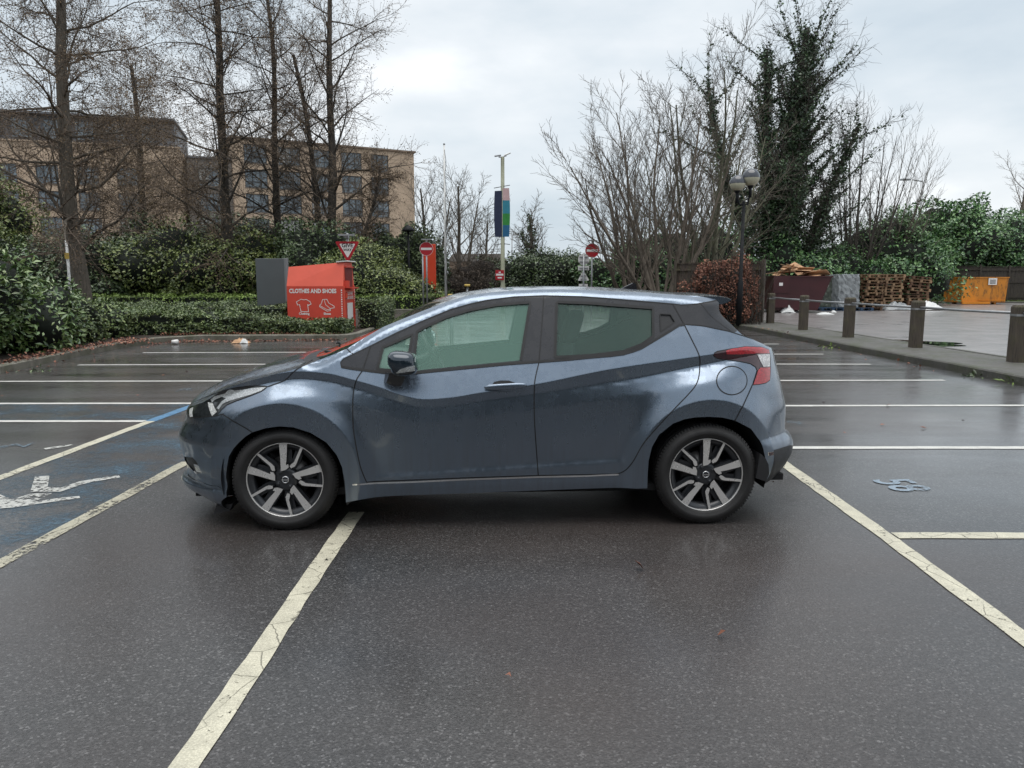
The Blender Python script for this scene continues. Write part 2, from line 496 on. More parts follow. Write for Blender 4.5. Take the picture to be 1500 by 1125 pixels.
# lines that keep a crease crisp
def add_line(pts):
    b = len(vin); vin.extend([Vector(p) for p in pts])
    for i in range(len(pts) - 1): ein.append((b + i, b + i + 1))
def XtoU(X, Z):
    if X < XA:
        v = (XA - X) / (XA - float(xn(Z)))
        return XA - LF * math.asin(v) / (PI / 2) if v < 0.98 else None
    if X > XB:
        v = (X - XB) / (float(xt(Z)) - XB)
        return XB + LR * math.asin(v) / (PI / 2) if v < 0.98 else None
    return X
def add_xline(pts):
    run = []
    for X, Z in pts:
        u = XtoU(X, Z)
        if u is None:
            if len(run) > 1: add_line(run)
            run = []
        else: run.append((u, Z))
    if len(run) > 1: add_line(run)
for _dz in (0.0, 0.006, -0.006):
    add_xline([(float(x), float(kz(x)) + _dz) for x in np.arange(-1.75, 1.6, 0.02)])
for _x0 in (0.9, 1.0, 1.15):
    add_xline([(float(x), float(kz(x)) - _x0 * (0.042 + 0.03 * math.exp(-((x - 0.75) / 0.5) ** 2))) for x in np.arange(-1.75, 1.6, 0.02)])
for _cx, _cz in wheels:
    for _r in (0.441, 0.448, 0.456):
        add_xline([(_cx + _r * math.cos(a), _cz + _r * math.sin(a) / 0.97) for a in np.linspace(-0.35, PI + 0.35, 110)])
for _o in (0.0, -0.05, -0.025):
    add_xline([(float(x), 0.352 + 0.055 * (x + 0.75) + _o) for x in np.arange(-0.95, 1.0, 0.02)])
gx = np.arange(U0 + G / 2, U1, G); gz = np.arange(0.1, 1.5, G * 0.8)
for i, a in enumerate(gx):
    for j, b in enumerate(gz):
        vin.append(Vector((a + (G / 2 if j % 2 else 0), b)))
res = geometry.delaunay_2d_cdt(vin, ein, [], 0, 1e-5)
vo = np.array([tuple(v) for v in res[0]]); fo = np.array([tuple(f) for f in res[2]])
cen = vo[fo].mean(axis=1)
def inside(poly, P):
    poly = np.asarray(poly); c = np.zeros(len(P), bool); n = len(poly)
    for i in range(n):
        x1, y1 = poly[i]; x2, y2 = poly[(i + 1) % n]
        cond = ((y1 > P[:, 1]) != (y2 > P[:, 1]))
        with np.errstate(divide='ignore', invalid='ignore'):
            xi = (x2 - x1) * (P[:, 1] - y1) / (y2 - y1 + 1e-30) + x1
        c ^= cond & (P[:, 0] < xi)
    return c
lab = np.full(len(fo), -1)
ok = inside(outl, cen)
for i, (k, p) in enumerate(R):
    m = (lab < 0) & inside(p, cen)
    lab[m] = i
lab[~ok] = -1
keys = {}
for i, (k, p) in enumerate(R):
    keys.setdefault(k, []).append(i)

def skin(key, mat, name, parent, off=0.0, side=-1):
    ids = keys[key]
    f = fo[np.isin(lab, ids)]
    if len(f) == 0:
        print('EMPTY region', key); return None
    used = np.unique(f); mp = {int(a): i for i, a in enumerate(used)}
    uz = vo[used]
    X, W, Z = SP(uz[:, 0], uz[:, 1])
    nor = SN(uz[:, 0], uz[:, 1])
    P = np.stack([X, -W, Z], 1) + nor * off
    if side > 0: P[:, 1] *= -1; nor = nor * np.array([1, -1, 1])
    F = [tuple(mp[int(i)] for i in t) for t in f]
    if side > 0: F = [t[::-1] for t in F]
    # orient outward
    a, b, c = F[0]
    nn = np.cross(P[b] - P[a], P[c] - P[a])
    if np.dot(nn, nor[a]) < 0: F = [t[::-1] for t in F]
    me = bpy.data.meshes.new(name)
    me.from_pydata([tuple(p) for p in P], [], F)
    me.shade_smooth()
    me.normals_split_custom_set_from_vertices([tuple(n) for n in nor])
    return link(name, me, mat, parent)

def ribbon(lines, w, off, side=-1, mb=None, closed=False):
    """a narrow strip lying on the skin along (u,Z) lines"""
    mb = mb or MB()
    for ln in lines:
        ln = resample(ln, 0.02, closed)
        if closed: ln = ln + [ln[0]]
        a = np.array(ln); t = np.gradient(a, axis=0); t /= np.maximum(np.linalg.norm(t, axis=1, keepdims=True), 1e-9)
        n = np.stack([-t[:, 1], t[:, 0]], 1) * w / 2
        vs = []
        for sgn in (-1, 1):
            p = a + n * sgn
            X, W, Z = SP(p[:, 0], p[:, 1]); no = SN(p[:, 0], p[:, 1])
            P = np.stack([X, -W, Z], 1) + no * off
            if side > 0: P[:, 1] *= -1
            vs.append(P)
        m = len(a)
        V = [tuple(p) for p in vs[0]] + [tuple(p) for p in vs[1]]
        mb.add(V, [(i, i + 1, m + i + 1, m + i) for i in range(m - 1)], True)
    return mb
# ---------------------------------------------------------------- car materials
def paint_material():
    m, t, p, o = nt('car_paint')
    v = coords(t)
    base = (0.185, 0.230, 0.292)
    n = noise(t, v, 3.0, 3)
    c = ramp(t, n, [(0.3, tuple(x * 0.95 for x in base)), (0.7, tuple(x * 1.05 for x in base))])
    # road film and dried runs on the lower body
    vs = coords(t, (38, 38, 0.9))
    st = ramp(t, noise(t, vs, 1.0, 4, 0.6), [(0.42, 0.0), (0.72, 1.0)])
    sep = t.nodes.new('ShaderNodeSeparateXYZ')
    tc = t.nodes.new('ShaderNodeTexCoord'); t.links.new(tc.outputs['Object'], sep.inputs[0])
    hgt = t.nodes.new('ShaderNodeMapRange'); hgt.inputs[1].default_value = 0.80; hgt.inputs[2].default_value = 0.35
    hgt.inputs[3].default_value = 0.03; hgt.inputs[4].default_value = 0.22
    t.links.new(sep.outputs['Z'], hgt.inputs[0])
    dirt_or_haze = mth(t, 'MULTIPLY', st, hgt.outputs[0], True)
    film = mth(t, 'ADD', dirt_or_haze, mth(t, 'MULTIPLY', hgt.outputs[0], 0.30), True)
    c2 = mixc(t, film, c, (0.14, 0.125, 0.115))
    t.links.new(c2, p.inputs['Base Color'])
    # rain: beads and sheets on the faces that look up
    beads = ramp(t, vor(t, v, 75, out='Distance'), [(0.18, 1.0), (0.34, 0.0)])
    msk = ramp(t, noise(t, v, 9, 5, 0.65), [(0.46, 0.0), (0.58, 1.0)])
    geo = t.nodes.new('ShaderNodeNewGeometry'); sn = t.nodes.new('ShaderNodeSeparateXYZ')
    t.links.new(geo.outputs['Normal'], sn.inputs[0])
    upf = ramp(t, sn.outputs['Z'], [(0.12, 0.15), (0.35, 1.0)])
    h = mth(t, 'MULTIPLY', mth(t, 'MULTIPLY', beads, msk), upf)
    sheet = mth(t, 'MULTIPLY', ramp(t, noise(t, v, 16, 6, 0.7), [(0.48, 0.0), (0.53, 1.0)]), upf)
    hh = mth(t, 'ADD', h, mth(t, 'MULTIPLY', sheet, 0.35))
    bump(t, p, hh, 0.22, 0.0016, 'Coat Normal')
    bump(t, p, hh, 0.06, 0.0015)
    rr = mth(t, 'ADD', mth(t, 'MULTIPLY', film, 0.5), mth(t, 'ADD', 0.25, mth(t, 'MULTIPLY', sheet, 0.10)))
    t.links.new(rr, p.inputs['Roughness'])
    p.inputs['Metallic'].default_value = 0.92
    t.links.new(mth(t, 'SUBTRACT', 1.0, mth(t, 'MULTIPLY', film, 2.0), True), p.inputs['Coat Weight'])
    p.inputs['Coat Roughness'].default_value = 0.045
    p.inputs['Coat IOR'].default_value = 1.5
    return m

def glass_material(name, tint, refl=1.0, dirt_or_haze=0.08):
    m, t, p, o = nt(name)
    t.nodes.remove(p)
    tr = N(t, 'ShaderNodeBsdfTransparent'); tr.inputs[0].default_value = (*tint, 1)
    gl = N(t, 'ShaderNodeBsdfGlossy'); gl.inputs['Roughness'].default_value = 0.02; gl.inputs[0].default_value = (refl, refl, refl, 1)
    df = N(t, 'ShaderNodeBsdfDiffuse'); df.inputs[0].default_value = (0.42, 0.80, 0.63, 1)  # mist film, its pale green also painted to brighten the panes
    fr = N(t, 'ShaderNodeFresnel'); fr.inputs[0].default_value = 1.52
    v = coords(t)
    beads = ramp(t, vor(t, v, 95), [(0.10, 1.0), (0.20, 0.0)])
    msk = ramp(t, noise(t, v, 12, 4), [(0.56, 0.0), (0.64, 1.0)])
    h = mth(t, 'MULTIPLY', beads, msk)
    b = t.nodes.new('ShaderNodeBump'); b.inputs['Strength'].default_value = 0.05; b.inputs['Distance'].default_value = 0.001
    t.links.new(h, b.inputs['Height']); t.links.new(b.outputs[0], gl.inputs['Normal'])
    m1 = N(t, 'ShaderNodeMixShader'); t.links.new(mth(t, 'ADD', mth(t, 'MULTIPLY', h, 0.18), dirt_or_haze, True), m1.inputs[0]); t.links.new(tr.outputs[0], m1.inputs[1]); t.links.new(df.outputs[0], m1.inputs[2])
    m2 = N(t, 'ShaderNodeMixShader'); t.links.new(mth(t, 'MULTIPLY', fr.outputs[0], 1.0, True), m2.inputs[0]); t.links.new(m1.outputs[0], m2.inputs[1]); t.links.new(gl.outputs[0], m2.inputs[2])
    t.links.new(m2.outputs[0], o.inputs['Surface'])
    return m

def lens_material(name, col, rough=0.08, scale=160, strength=0.25, metal=0.0):
    m, t, p, o = nt(name)
    v = coords(t)
    c = ramp(t, vor(t, v, scale), [(0.1, tuple(x * 1.15 for x in col)), (0.6, tuple(x * 0.6 for x in col))])
    t.links.new(c, p.inputs['Base Color'])
    p.inputs['Roughness'].default_value = rough + 0.15
    p.inputs['Coat Weight'].default_value = 1.0; p.inputs['Coat Roughness'].default_value = 0.03
    p.inputs['Metallic'].default_value = metal
    bump(t, p, vor(t, v, scale), strength, 0.003)
    return m

M = {}
M['paint'] = paint_material()
M['gap'] = plain('panel_gap_black', (0.006, 0.006, 0.007), 0.6)
M['gloss_black'] = plain('satin_black_trim', (0.020, 0.020, 0.024), 0.28, coat=0.3, bmp=0.05, bs=180)
M['seal'] = plain('rubber_seal', (0.012, 0.012, 0.013), 0.55)
M['plastic'] = plain('black_plastic', (0.022, 0.022, 0.024), 0.5, bmp=0.1, bs=300)
M['glass'] = glass_material('green_glass', (0.90, 1.0, 0.96), 1.0, 0.22)
M['glass_dark'] = glass_material('rear_glass', (0.88, 0.97, 0.92), 1.0, 0.08)
M['screen'] = glass_material('windscreen_glass', (0.72, 0.82, 0.78), 1.0, 0.03)
M['cabin'] = plain('cabin_trim', (0.10, 0.115, 0.11), 0.75, bmp=0.05, bs=200)
M['seat_fab'] = plain('seat_fabric', (0.022, 0.024, 0.027), 0.9, bmp=0.2, bs=400)
M['lamp_dark'] = lens_material('headlamp_dark', (0.02, 0.023, 0.026), 0.05, 60, 0.1)
M['lamp_white'] = lens_material('headlamp_clear', (0.66, 0.69, 0.70), 0.12, 130, 0.25, 0.35)
M['lamp_drl'] = lens_material('headlamp_strip', (0.85, 0.86, 0.84), 0.2, 90, 0.1)
M['red'] = lens_material('tail_red', (0.55, 0.022, 0.035), 0.1, 110, 0.3)
M['red_dark'] = lens_material('tail_dark_red', (0.045, 0.006, 0.012), 0.05, 60, 0.1)
M['tail_white'] = lens_material('tail_clear', (0.72, 0.70, 0.70), 0.1, 70, 0.5, 0.3)
M['tyre'] = plain('tyre_rubber', (0.020, 0.019, 0.019), 0.62, bmp=0.15, bs=150, var=0.25, vs=14)
M['alloy'] = plain('machined_alloy', (0.72, 0.70, 0.68), 0.30, metal=0.55, var=0.05, vs=8)
M['rim_dark'] = plain('gunmetal_rim', (0.040, 0.042, 0.047), 0.34, metal=0.4, coat=0.3)
M['disc'] = plain('brake_disc', (0.18, 0.17, 0.165), 0.4, metal=0.8)
M['well'] = plain('wheel_well', (0.008, 0.008, 0.009), 0.85)
M['shaded_paint'] = plain('shaded_car_paint', (0.022, 0.034, 0.048), 0.16, metal=0.4, coat=0.8, var=0.05)  # same car paint, darkened: the mirror's dark reflections put into the colour
M['chrome'] = plain('bright_chrome', (0.75, 0.75, 0.76), 0.12, metal=1.0, var=0.03)

car = empty('parked_car', CAR_O, CAR_YAW)
tag(car, 'dark blue-grey five-door hatchback seen side on, wet with rain, parked across the bay lines', 'car')

# ---------------------------------------------------------------- skins, both sides
for sd in (-1, 1):
    for key, mat, nm, off in [
        ('body', 'paint', 'body_side', 0), ('fender', 'paint', 'front_wing', 0), ('sill', 'paint', 'sill', 0),
        ('hood_side', 'paint', 'bonnet_edge', 0), ('pillar', 'gloss_black', 'rear_pillar_trim', 0.001),
        ('pillar_tail', 'gloss_black', 'tailgate_trim', 0.001), ('sail', 'gloss_black', 'pillar_triangle', 0.001)]:
        skin(key, M[mat], nm, car, off, sd)
    bf = skin('bumper_f', M['paint'], 'front_bumper', car, 0, sd)
    skin('grille', M['plastic'], 'grille', bf, -0.01, sd)
    skin('intake', M['plastic'], 'air_intake', bf, -0.008, sd)
    skin('fog', M['lamp_white'], 'fog_lamp', bf, -0.004, sd)
    skin('lip', M['paint'], 'splitter_lip', bf, 0.004, sd)
    br = skin('bumper_r', M['paint'], 'rear_bumper', car, 0, sd)
    skin('insert', M['plastic'], 'bumper_insert', br, 0.0, sd)
    skin('reflector', M['red_dark'], 'reflector', br, 0.002, sd)
    tg = skin('tailgate', M['paint'], 'tailgate', car, 0, sd)
    d1 = skin('door_front', M['paint'], 'door', car, 0, sd)
    skin('frame_front', M['gloss_black'], 'window_frame', d1, 0.0, sd)
    skin('glass_front', M['glass'], 'window_glass', d1, -0.006, sd)
    skin('glass_quarter', M['glass'], 'quarter_glass', d1, -0.006, sd)
    skin('door_front', M['cabin'], 'door_card', d1, -0.045, sd)
    d2 = skin('door_rear', M['paint'], 'door', car, 0, sd)
    skin('frame_rear', M['gloss_black'], 'window_frame', d2, 0.0, sd)
    skin('glass_rear', M['glass_dark'], 'window_glass', d2, -0.006, sd)
    skin('door_rear', M['cabin'], 'door_card', d2, -0.045, sd)
    skin('rear_handle', M['plastic'], 'hidden_handle', d2, -0.006, sd)
    for k in ('frame_front', 'frame_rear', 'pillar', 'body'):
        skin(k, M['cabin'], 'inner_trim', car, -0.035, sd)
    hl = skin('head', M['lamp_dark'], 'headlight', car, 0, sd)
    skin('head_strip', M['lamp_white'], 'lamp_reflector', hl, 0.001, sd)
    skin('head_hook', M['lamp_drl'], 'daytime_lamp', hl, 0.001, sd)
    skin('head_bar', M['lamp_drl'], 'daytime_lamp', hl, 0.001, sd)
    tl = skin('tail', M['red_dark'], 'tail_light', car, 0.002, sd)
    skin('tail_band', M['red'], 'light_band', tl, 0.004, sd)
    skin('tail_low', M['red'], 'brake_lamp', tl, 0.004, sd)
    skin('tail_white', M['tail_white'], 'reversing_lamp', tl, 0.004, sd)
    if sd < 0: skin('fuel_flap', M['paint'], 'fuel_flap', car, 0.001, sd)
    else: skin('fuel_flap', M['paint'], 'body_panel', car, 0.0, sd)

    # seams
    flap = Q([(1072 + 22.3 * math.cos(a), 557.5 + 20.8 * math.sin(a)) for a in np.linspace(0, 2 * PI, 33)])
    seams = [Q(smooth_px(door_front, False)), Q(smooth_px(b_seam, False)), Q(smooth_px(rear_seam, False)), Q(gutter), Q(bumper_f), Q(bumper_r),
             Q(hood_seam), Q([(508, 510.7), (517.3, 518.7)]), Q([(537, 706.5), (680, 700), (788.5, 696.5), (900, 694.5)]),
             Q([(1026, 444.5), (1071.5, 486)]), Q([(1003, 475.3), (1033, 478), (1068.5, 485.5), (1104, 497)]), Q([(985.5, 445.3), (998, 446.9), (1011, 446.2), (1026, 444.5), (1050, 440)]),
             Q([(499, 531), (503, 526), (543, 506.7)]), Q([(499, 531), (500, 537.3), (530.7, 542)])]
    if sd < 0: seams.append(flap)
    mb = ribbon(seams, 0.0065, 0.0016, sd)
    mb.build('panel_gaps', M['gap'], car, fix=False)
    hs = Q(head); tsx = Q(tail)
    for q_, par_ in ((hs, hl), (tsx, tl)): ribbon([q_ + [q_[0]]], 0.005, 0.0025, sd).build('lamp_seal', M['gap'], par_, fix=False)
    # rubber round the glass
    gq = Q([(552.7, 541), (561, 508.7), (604, 490), (600.5, 513), (596.5, 545)])
    gf = Q([(605, 543.5), (607, 520), (611, 486), (620, 480.5), (653, 465), (686.7, 454.7), (726.7, 447), (760, 444), (776.7, 443.3), (771, 478), (763, 528)])
    gr = Q([(813, 523.5), (815.5, 444), (818, 442.5), (860, 444), (956, 451.3), (956.7, 492.7), (940, 504.5), (913, 515), (866.7, 520.5), (813, 523.5)])
    mb = ribbon([gq + [gq[0]], gf, gr], 0.016, 0.003, sd)
    ribbon([Q(belt)], 0.014, 0.005, sd, mb)
    ribbon([Q([(966.6, 459.9), (982, 460.6), (988.6, 471.6), (980, 478), (967.3, 486.3), (966.6, 459.9)])], 0.006, 0.003, sd, mb)
    mb.build('window_seals', M['seal'], car, fix=False)
    # bright line on the sill
    sl = Q([(516, 709.8), (600, 706), (680, 702.3), (788.5, 698.5), (860, 697), (906, 695)])
    ribbon([sl], 0.010, 0.004, sd).build('sill_strip', M['chrome'], car, fix=False)
    # returns of sheet metal: arches and underside
    mb = MB()
    for ln, dep in ((Q(front_arch), 0.07), (Q(rear_arch), 0.07), (BOT, 0.10)):
        a = np.array(resample(ln, 0.02, False))
        if dep < 0.1: a = a[a[:, 1] > zbot(a[:, 0]) - 0.005]
        else: pass
        X, W, Z = SP(a[:, 0], a[:, 1])
        if dep == 0.10:
            keep = [i for i in range(len(X)) if all(abs(X[i] - c[0]) > 0.36 for c in wheels)]
        else: keep = list(range(len(X)))
        P0 = np.stack([X, sd * W, Z], 1)
        P1 = P0.copy(); P1[:, 1] = sd * np.maximum(np.abs(P1[:, 1]) - dep, 0); 
        if dep == 0.10: P1[:, 2] += 0.02
        V = [tuple(p) for p in P0] + [tuple(p) for p in P1]; n = len(P0)
        F = [(i, i + 1, n + i + 1, n + i) for i in range(n - 1) if i in keep and i + 1 in keep and np.linalg.norm(P0[i] - P0[i + 1]) < 0.2]
        mb.add(V, F, True)
    mb.build('panel_returns', M['well'], car, fix=False)

# ---------------------------------------------------------------- top: bonnet, screen, roof, tailgate glass
E = np.array(resample(TOP, 0.02, False))
EX, EW, EZ = SP(E[:, 0], E[:, 1])
def near_i(px=None, u=None):
    if px is not None:
        q = UZ(*px); return int(np.argmin((E[:, 0] - q[0]) ** 2 + (E[:, 1] - q[1]) ** 2))
    return int(np.argmin(abs(E[:, 0] - u)))
CK = [(0, -2.037, .655), (near_i(u=-2.2), -2.015, .69), (near_i(u=-1.93), -1.93, .757), (near_i((330, 569)), -1.80, .822), (near_i((365, 558)), -1.63, .884),
      (near_i((400, 549)), -1.49, .924), (near_i((425, 543)), -1.38, .950), (near_i((445, 536.5)), -1.29, .970), (near_i((465, 528)), -1.21, .985), (near_i((508, 511)), -1.00, 1.062),
      (near_i((561, 479)), -.79, 1.160), (near_i((620, 455)), -.56, 1.278), (near_i((656, 441.5)), -.43, 1.335), (near_i((686, 432.5)), -.30, 1.376), (near_i((720, 428)), -.14, 1.404), (near_i((753, 425.5)), 0.0, 1.422),
      (near_i((820, 423.8)), .35, 1.434), (near_i((893, 426.5)), .66, 1.430), (near_i((947, 428.5)), .93, 1.415), (near_i((1000, 432.5)), 1.19, 1.394), (near_i((1030, 435)), 1.34, 1.380), (near_i((1047, 438)), 1.44, 1.368),
      (near_i((1053, 454)), 1.47, 1.30), (near_i((1062, 467)), 1.53, 1.232), (near_i((1074.4, 486)), 1.62, 1.15), (near_i((1104.5, 498)), 1.75, 1.08), (near_i((1127, 509)), 1.81, 1.052), (len(E) - 1, float(EX[-1]), float(EZ[-1]))]
CK = [CK[0]] + [b for a, b in zip(CK, CK[1:]) if b[0] > a[0]]
ii = np.arange(len(E))
CX = pchip([c[0] for c in CK], [c[1] for c in CK])(ii)
CZ = pchip([c[0] for c in CK], [c[2] for c in CK])(ii)
i_cowl, i_ws0, i_ws1 = near_i((452, 533)), near_i((472, 525)), near_i((656, 441.5))
i_sp, i_rg0, i_rg1 = near_i((1000, 432.5)), near_i((1051, 446)), near_i((1104.5, 498))
VN = 24
def top_pt(i, v, off=0.0):
    s = 1 - v
    p = 2.1 if i < i_ws1 else 2.6
    z = EZ[i] + (CZ[i] - EZ[i]) * (1 - s ** p)
    x = EX[i] + (CX[i] - EX[i]) * (1 - s ** 2.0)
    if i < i_cowl:   # the bonnet carries a soft valley beside its raised edge
        z -= 0.010 * math.exp(-((v - 0.20) / 0.10) ** 2) * min(1, i / 25)
        z += 0.008 * math.exp(-((v - 0.50) / 0.12) ** 2) * min(1, i / 25)
    return (float(x), float(EW[i] * s), float(z + off))
def top_part(name, i0, i1, mat, v0=0.0, v1=1.0, off=0.0, parent=None):
    vs = []; vv = np.linspace(v0, v1, VN)
    row = []
    full = v1 >= 1
    for i in range(i0, i1 + 1):
        near = [(p[0], -p[1], p[2]) for p in (top_pt(i, v, off) for v in vv)]
        if full:
            far = [(p[0], -p[1], p[2]) for p in near[:-1]][::-1]
            vs += near + far
    m = 2 * VN - 1
    n = i1 - i0 + 1
    fs = [(a * m + b, a * m + b + 1, (a + 1) * m + b + 1, (a + 1) * m + b) for a in range(n - 1) for b in range(m - 1)]
    me = bpy.data.meshes.new(name); me.from_pydata(vs, [], fs)
    bm = bmesh.new(); bm.from_mesh(me); bmesh.ops.remove_doubles(bm, verts=bm.verts, dist=1e-5); bmesh.ops.recalc_face_normals(bm, faces=bm.faces)
    if sum(f.normal.z for f in bm.faces) < 0: bmesh.ops.reverse_faces(bm, faces=bm.faces)
    bm.to_mesh(me); bm.free()
    return link(name, me, mat, parent or car, True)
top_part('bonnet', 0, i_cowl, M['paint'])
cowl = top_part('cowl_panel', i_cowl, i_ws0, M['plastic'])
top_part('windscreen', i_ws0, i_ws1, M['screen'])
roof = top_part('roof', i_ws1, i_rg0, M['paint'])
top_part('headlining', i_ws1, i_rg0, M['cabin'], off=-0.04, parent=roof)
top_part('rear_glass', i_rg0, i_rg1, M['screen'])
top_part('tailgate_top', i_rg1, len(E) - 1, M['paint'])

# spoiler over the tailgate glass
mb = MB()
vs = []; secs = 27
for k in range(secs):
    y = -0.555 + 1.11 * k / (secs - 1)
    e = abs(y) / 0.555
    xb_ = 1.535 - 0.075 * e ** 3; zc = 1.371 - 0.012 * e ** 2
    xf = 1.20
    zf = 1.3935 - 0.018 * e ** 2
    vs += [(xf, y, zf), (1.38, y, (zf + zc) / 2 + 0.007), (xb_ - 0.02, y, zc + 0.002), (xb_, y, zc - 0.008), (xb_ - 0.02, y, zc - 0.022), (1.40, y, zc - 0.035), (xf, y, zf - 0.03)]
fs = []
for k in range(secs - 1):
    for j in range(7):
        fs.append((k * 7 + j, k * 7 + (j + 1) % 7, (k + 1) * 7 + (j + 1) % 7, (k + 1) * 7 + j))
fs += [tuple(range(7)), tuple((secs - 1) * 7 + j for j in range(7))]
mb.add(vs, fs, True)
sp = mb.build('spoiler', M['paint'], car)
sp.data.set_sharp_from_angle(angle=math.radians(50))
# black gap where spoiler meets roof
# fin aerial
mb = MB()
mb.prism([(0.86, 1.41), (0.985, 1.41), (0.975, 1.452), (0.955, 1.455), (0.90, 1.428)], -0.014, 0.014, lambda x, y, z: (x + 0.0, z, y))
mb.build('aerial_fin', M['gloss_black'], roof)

# wipers
for (a, b, c) in (((-1.16, -0.10, .985), (-0.98, -0.60, 1.035), (-1.10, -0.30, 1.02)), ((-1.14, 0.50, .98), (-1.08, 0.0, 1.045), (-1.12, 0.25, 1.03))):
    mb = MB(); mb.tube([a, c, b], [0.009, 0.008, 0.006], 6); mb.tube([(b[0] - 0.05, b[1] + 0.22, b[2] - 0.018), b, (b[0] + 0.012, b[1] - 0.06, b[2] + 0.012)], 0.007, 5)
    mb.build('wiper', M['plastic'], car)

# ---------------------------------------------------------------- door mirrors
def superq(mb, c, d, e=0.6, nu=20, nv=12, taper=None):
    f = lambda w, ex: math.copysign(abs(w) ** ex, w)
    vs = []; fs = []
    for j in range(nv + 1):
        ph = -PI / 2 + PI * j / nv
        for i in range(nu):
            th = 2 * PI * i / nu
            x = d[0] / 2 * f(math.cos(ph), e) * f(math.cos(th), e)
            y = d[1] / 2 * f(math.cos(ph), e) * f(math.sin(th), e)
            z = d[2] / 2 * f(math.sin(ph), e)
            if taper: x, y, z = taper(x, y, z)
            vs.append((c[0] + x, c[1] + y, c[2] + z))
    for j in range(nv):
        for i in range(nu):
            fs.append((j * nu + i, j * nu + (i + 1) % nu, (j + 1) * nu + (i + 1) % nu, (j + 1) * nu + i))
    mb.add(vs, fs, True); return mb
mx, mz = loc_plane(590.5, 532, 0.94)
for sd in (-1, 1):
    mb = MB()
    superq(mb, (mx, sd * 0.945, mz), (0.165, 0.21, 0.138), 0.62, 28, 18, lambda x, y, z: (x - 0.10 * z + (0.012 if x < 0 else 0) * (z < 0), y, z * (1.0 - 0.9 * x) - 0.02 * (x / 0.08) * 0))
    mh = mb.build('door_mirror', M['shaded_paint'], car)
    mb = MB()
    bx, bz = loc_plane(578, 560, 0.87)
    mb.add([(bx - 0.055, sd * 0.85, bz + 0.055), (bx + 0.060, sd * 0.85, bz + 0.045), (bx + 0.040, sd * 0.845, bz - 0.033), (bx - 0.005, sd * 0.845, bz - 0.038), (bx - 0.065, sd * 0.845, bz - 0.008),
            (bx - 0.022, sd * 0.915, bz + 0.060), (bx + 0.075, sd * 0.915, bz + 0.055), (bx + 0.042, sd * 0.895, bz - 0.018), (bx + 0.0, sd * 0.895, bz - 0.024), (bx - 0.045, sd * 0.895, bz + 0.0)],
           [(0, 1, 2, 3, 4), (5, 6, 7, 8, 9), (0, 1, 6, 5), (1, 2, 7, 6), (2, 3, 8, 7), (3, 4, 9, 8), (4, 0, 5, 9)])
    mb.build('mirror_foot', M['gloss_black'], mh)
    mb = MB()
    ix, iz = loc_plane(594, 541, 1.04)
    mb.add([(ix - 0.055, sd * 1.045, iz - 0.022), (ix + 0.052, sd * 1.053, iz - 0.008), (ix + 0.052, sd * 1.054, iz + 0.020), (ix + 0.010, sd * 1.057, iz + 0.014), (ix - 0.030, sd * 1.053, iz + 0.0),
            (ix - 0.055, sd * 0.99, iz - 0.022), (ix + 0.052, sd * 0.99, iz - 0.008), (ix + 0.052, sd * 0.99, iz + 0.020), (ix + 0.010, sd * 0.99, iz + 0.014), (ix - 0.030, sd * 0.99, iz + 0.0)],
           [(0, 1, 2, 3, 4), (5, 6, 7, 8, 9), (0, 1, 6, 5), (1, 2, 7, 6), (2, 3, 8, 7), (3, 4, 9, 8), (4, 0, 5, 9)])
    mb.build('indicator', M['lamp_white'], mh)
    mb = MB(); superq(mb, (mx + 0.066, sd * 0.940, mz - 0.004), (0.026, 0.15, 0.085), 0.5); mb.build('mirror_glass', M['chrome'], mh)

    # front door handle in its scoop
    hx, hz = loc_plane(740.5, 566.5, 0.87)
    X, W, Z = SP(np.array([hx]), np.array([hz])); w0 = float(W[0])
    mb = MB()
    scoop = [(720, 565), (724, 559.5), (733, 557.5), (745, 557.5), (753, 560), (758, 565)]
    cup = [(726, 574), (733, 577.5), (741, 579), (749, 577), (752, 573)]
    for poly, mt, dn in ((scoop, 'gap', 'handle_shade'), (cup, 'chrome', 'handle_cup')):  # the scoop is a flat black patch painted for its shade
        a = np.array(Q(poly)); Xs, Ws, Zs = SP(a[:, 0], a[:, 1]); no = SN(a[:, 0], a[:, 1])
        P = np.stack([Xs, -Ws, Zs], 1) + no * 0.003
        if sd > 0: P[:, 1] *= -1
        mq = MB(); mq.add([tuple(p) for p in P], [tuple(range(len(P)))]); 
        mq.build(dn, M['gap'] if dn == 'handle_shade' else M['paint'], d1 if False else car)
    superq(mb, (hx, sd * (w0 + 0.030), hz + 0.001), (0.250, 0.026, 0.036), 0.72, 28, 12, lambda x, y, z: (x, y - sd * 0.35 * x * x, z + 0.05 * x))
    for ex in (-0.09, 0.09): superq(mb, (hx + ex, sd * (w0 + 0.012), hz), (0.03, 0.04, 0.026), 0.8, 10, 8)
    mb.build('door_handle', M['paint'], car)
    # mud flaps
    mb = MB()
    fl = zt(9)((165, 358), (200, 358), (235, 400), (275, 490), (300, 560), (330, 640), (215, 748), (203, 700), (192, 560))
    P = [loc_plane(x, y, 0.85) for x, y in fl]
    mb.prism(P, 0.858, 0.835, lambda x, y, z: (x, sd * z, y))
    P = [loc_plane(x, y, 0.85) for x, y in zt(8)((850, 780), (905, 830), (940, 900), (948, 1000), (912, 1085), (870, 1075), (800, 1050))]
    mb2 = MB(); mb2.prism(P, 0.855, 0.70, lambda x, y, z: (x, sd * z, y))
    mb.build('mud_flap', M['plastic'], car); mb2.build('mud_flap', M['plastic'], car)
    P = [(-1.76, 0.12), (-1.60, 0.12), (-1.58, 0.16), (-1.62, 0.10), (-1.755, 0.062)]
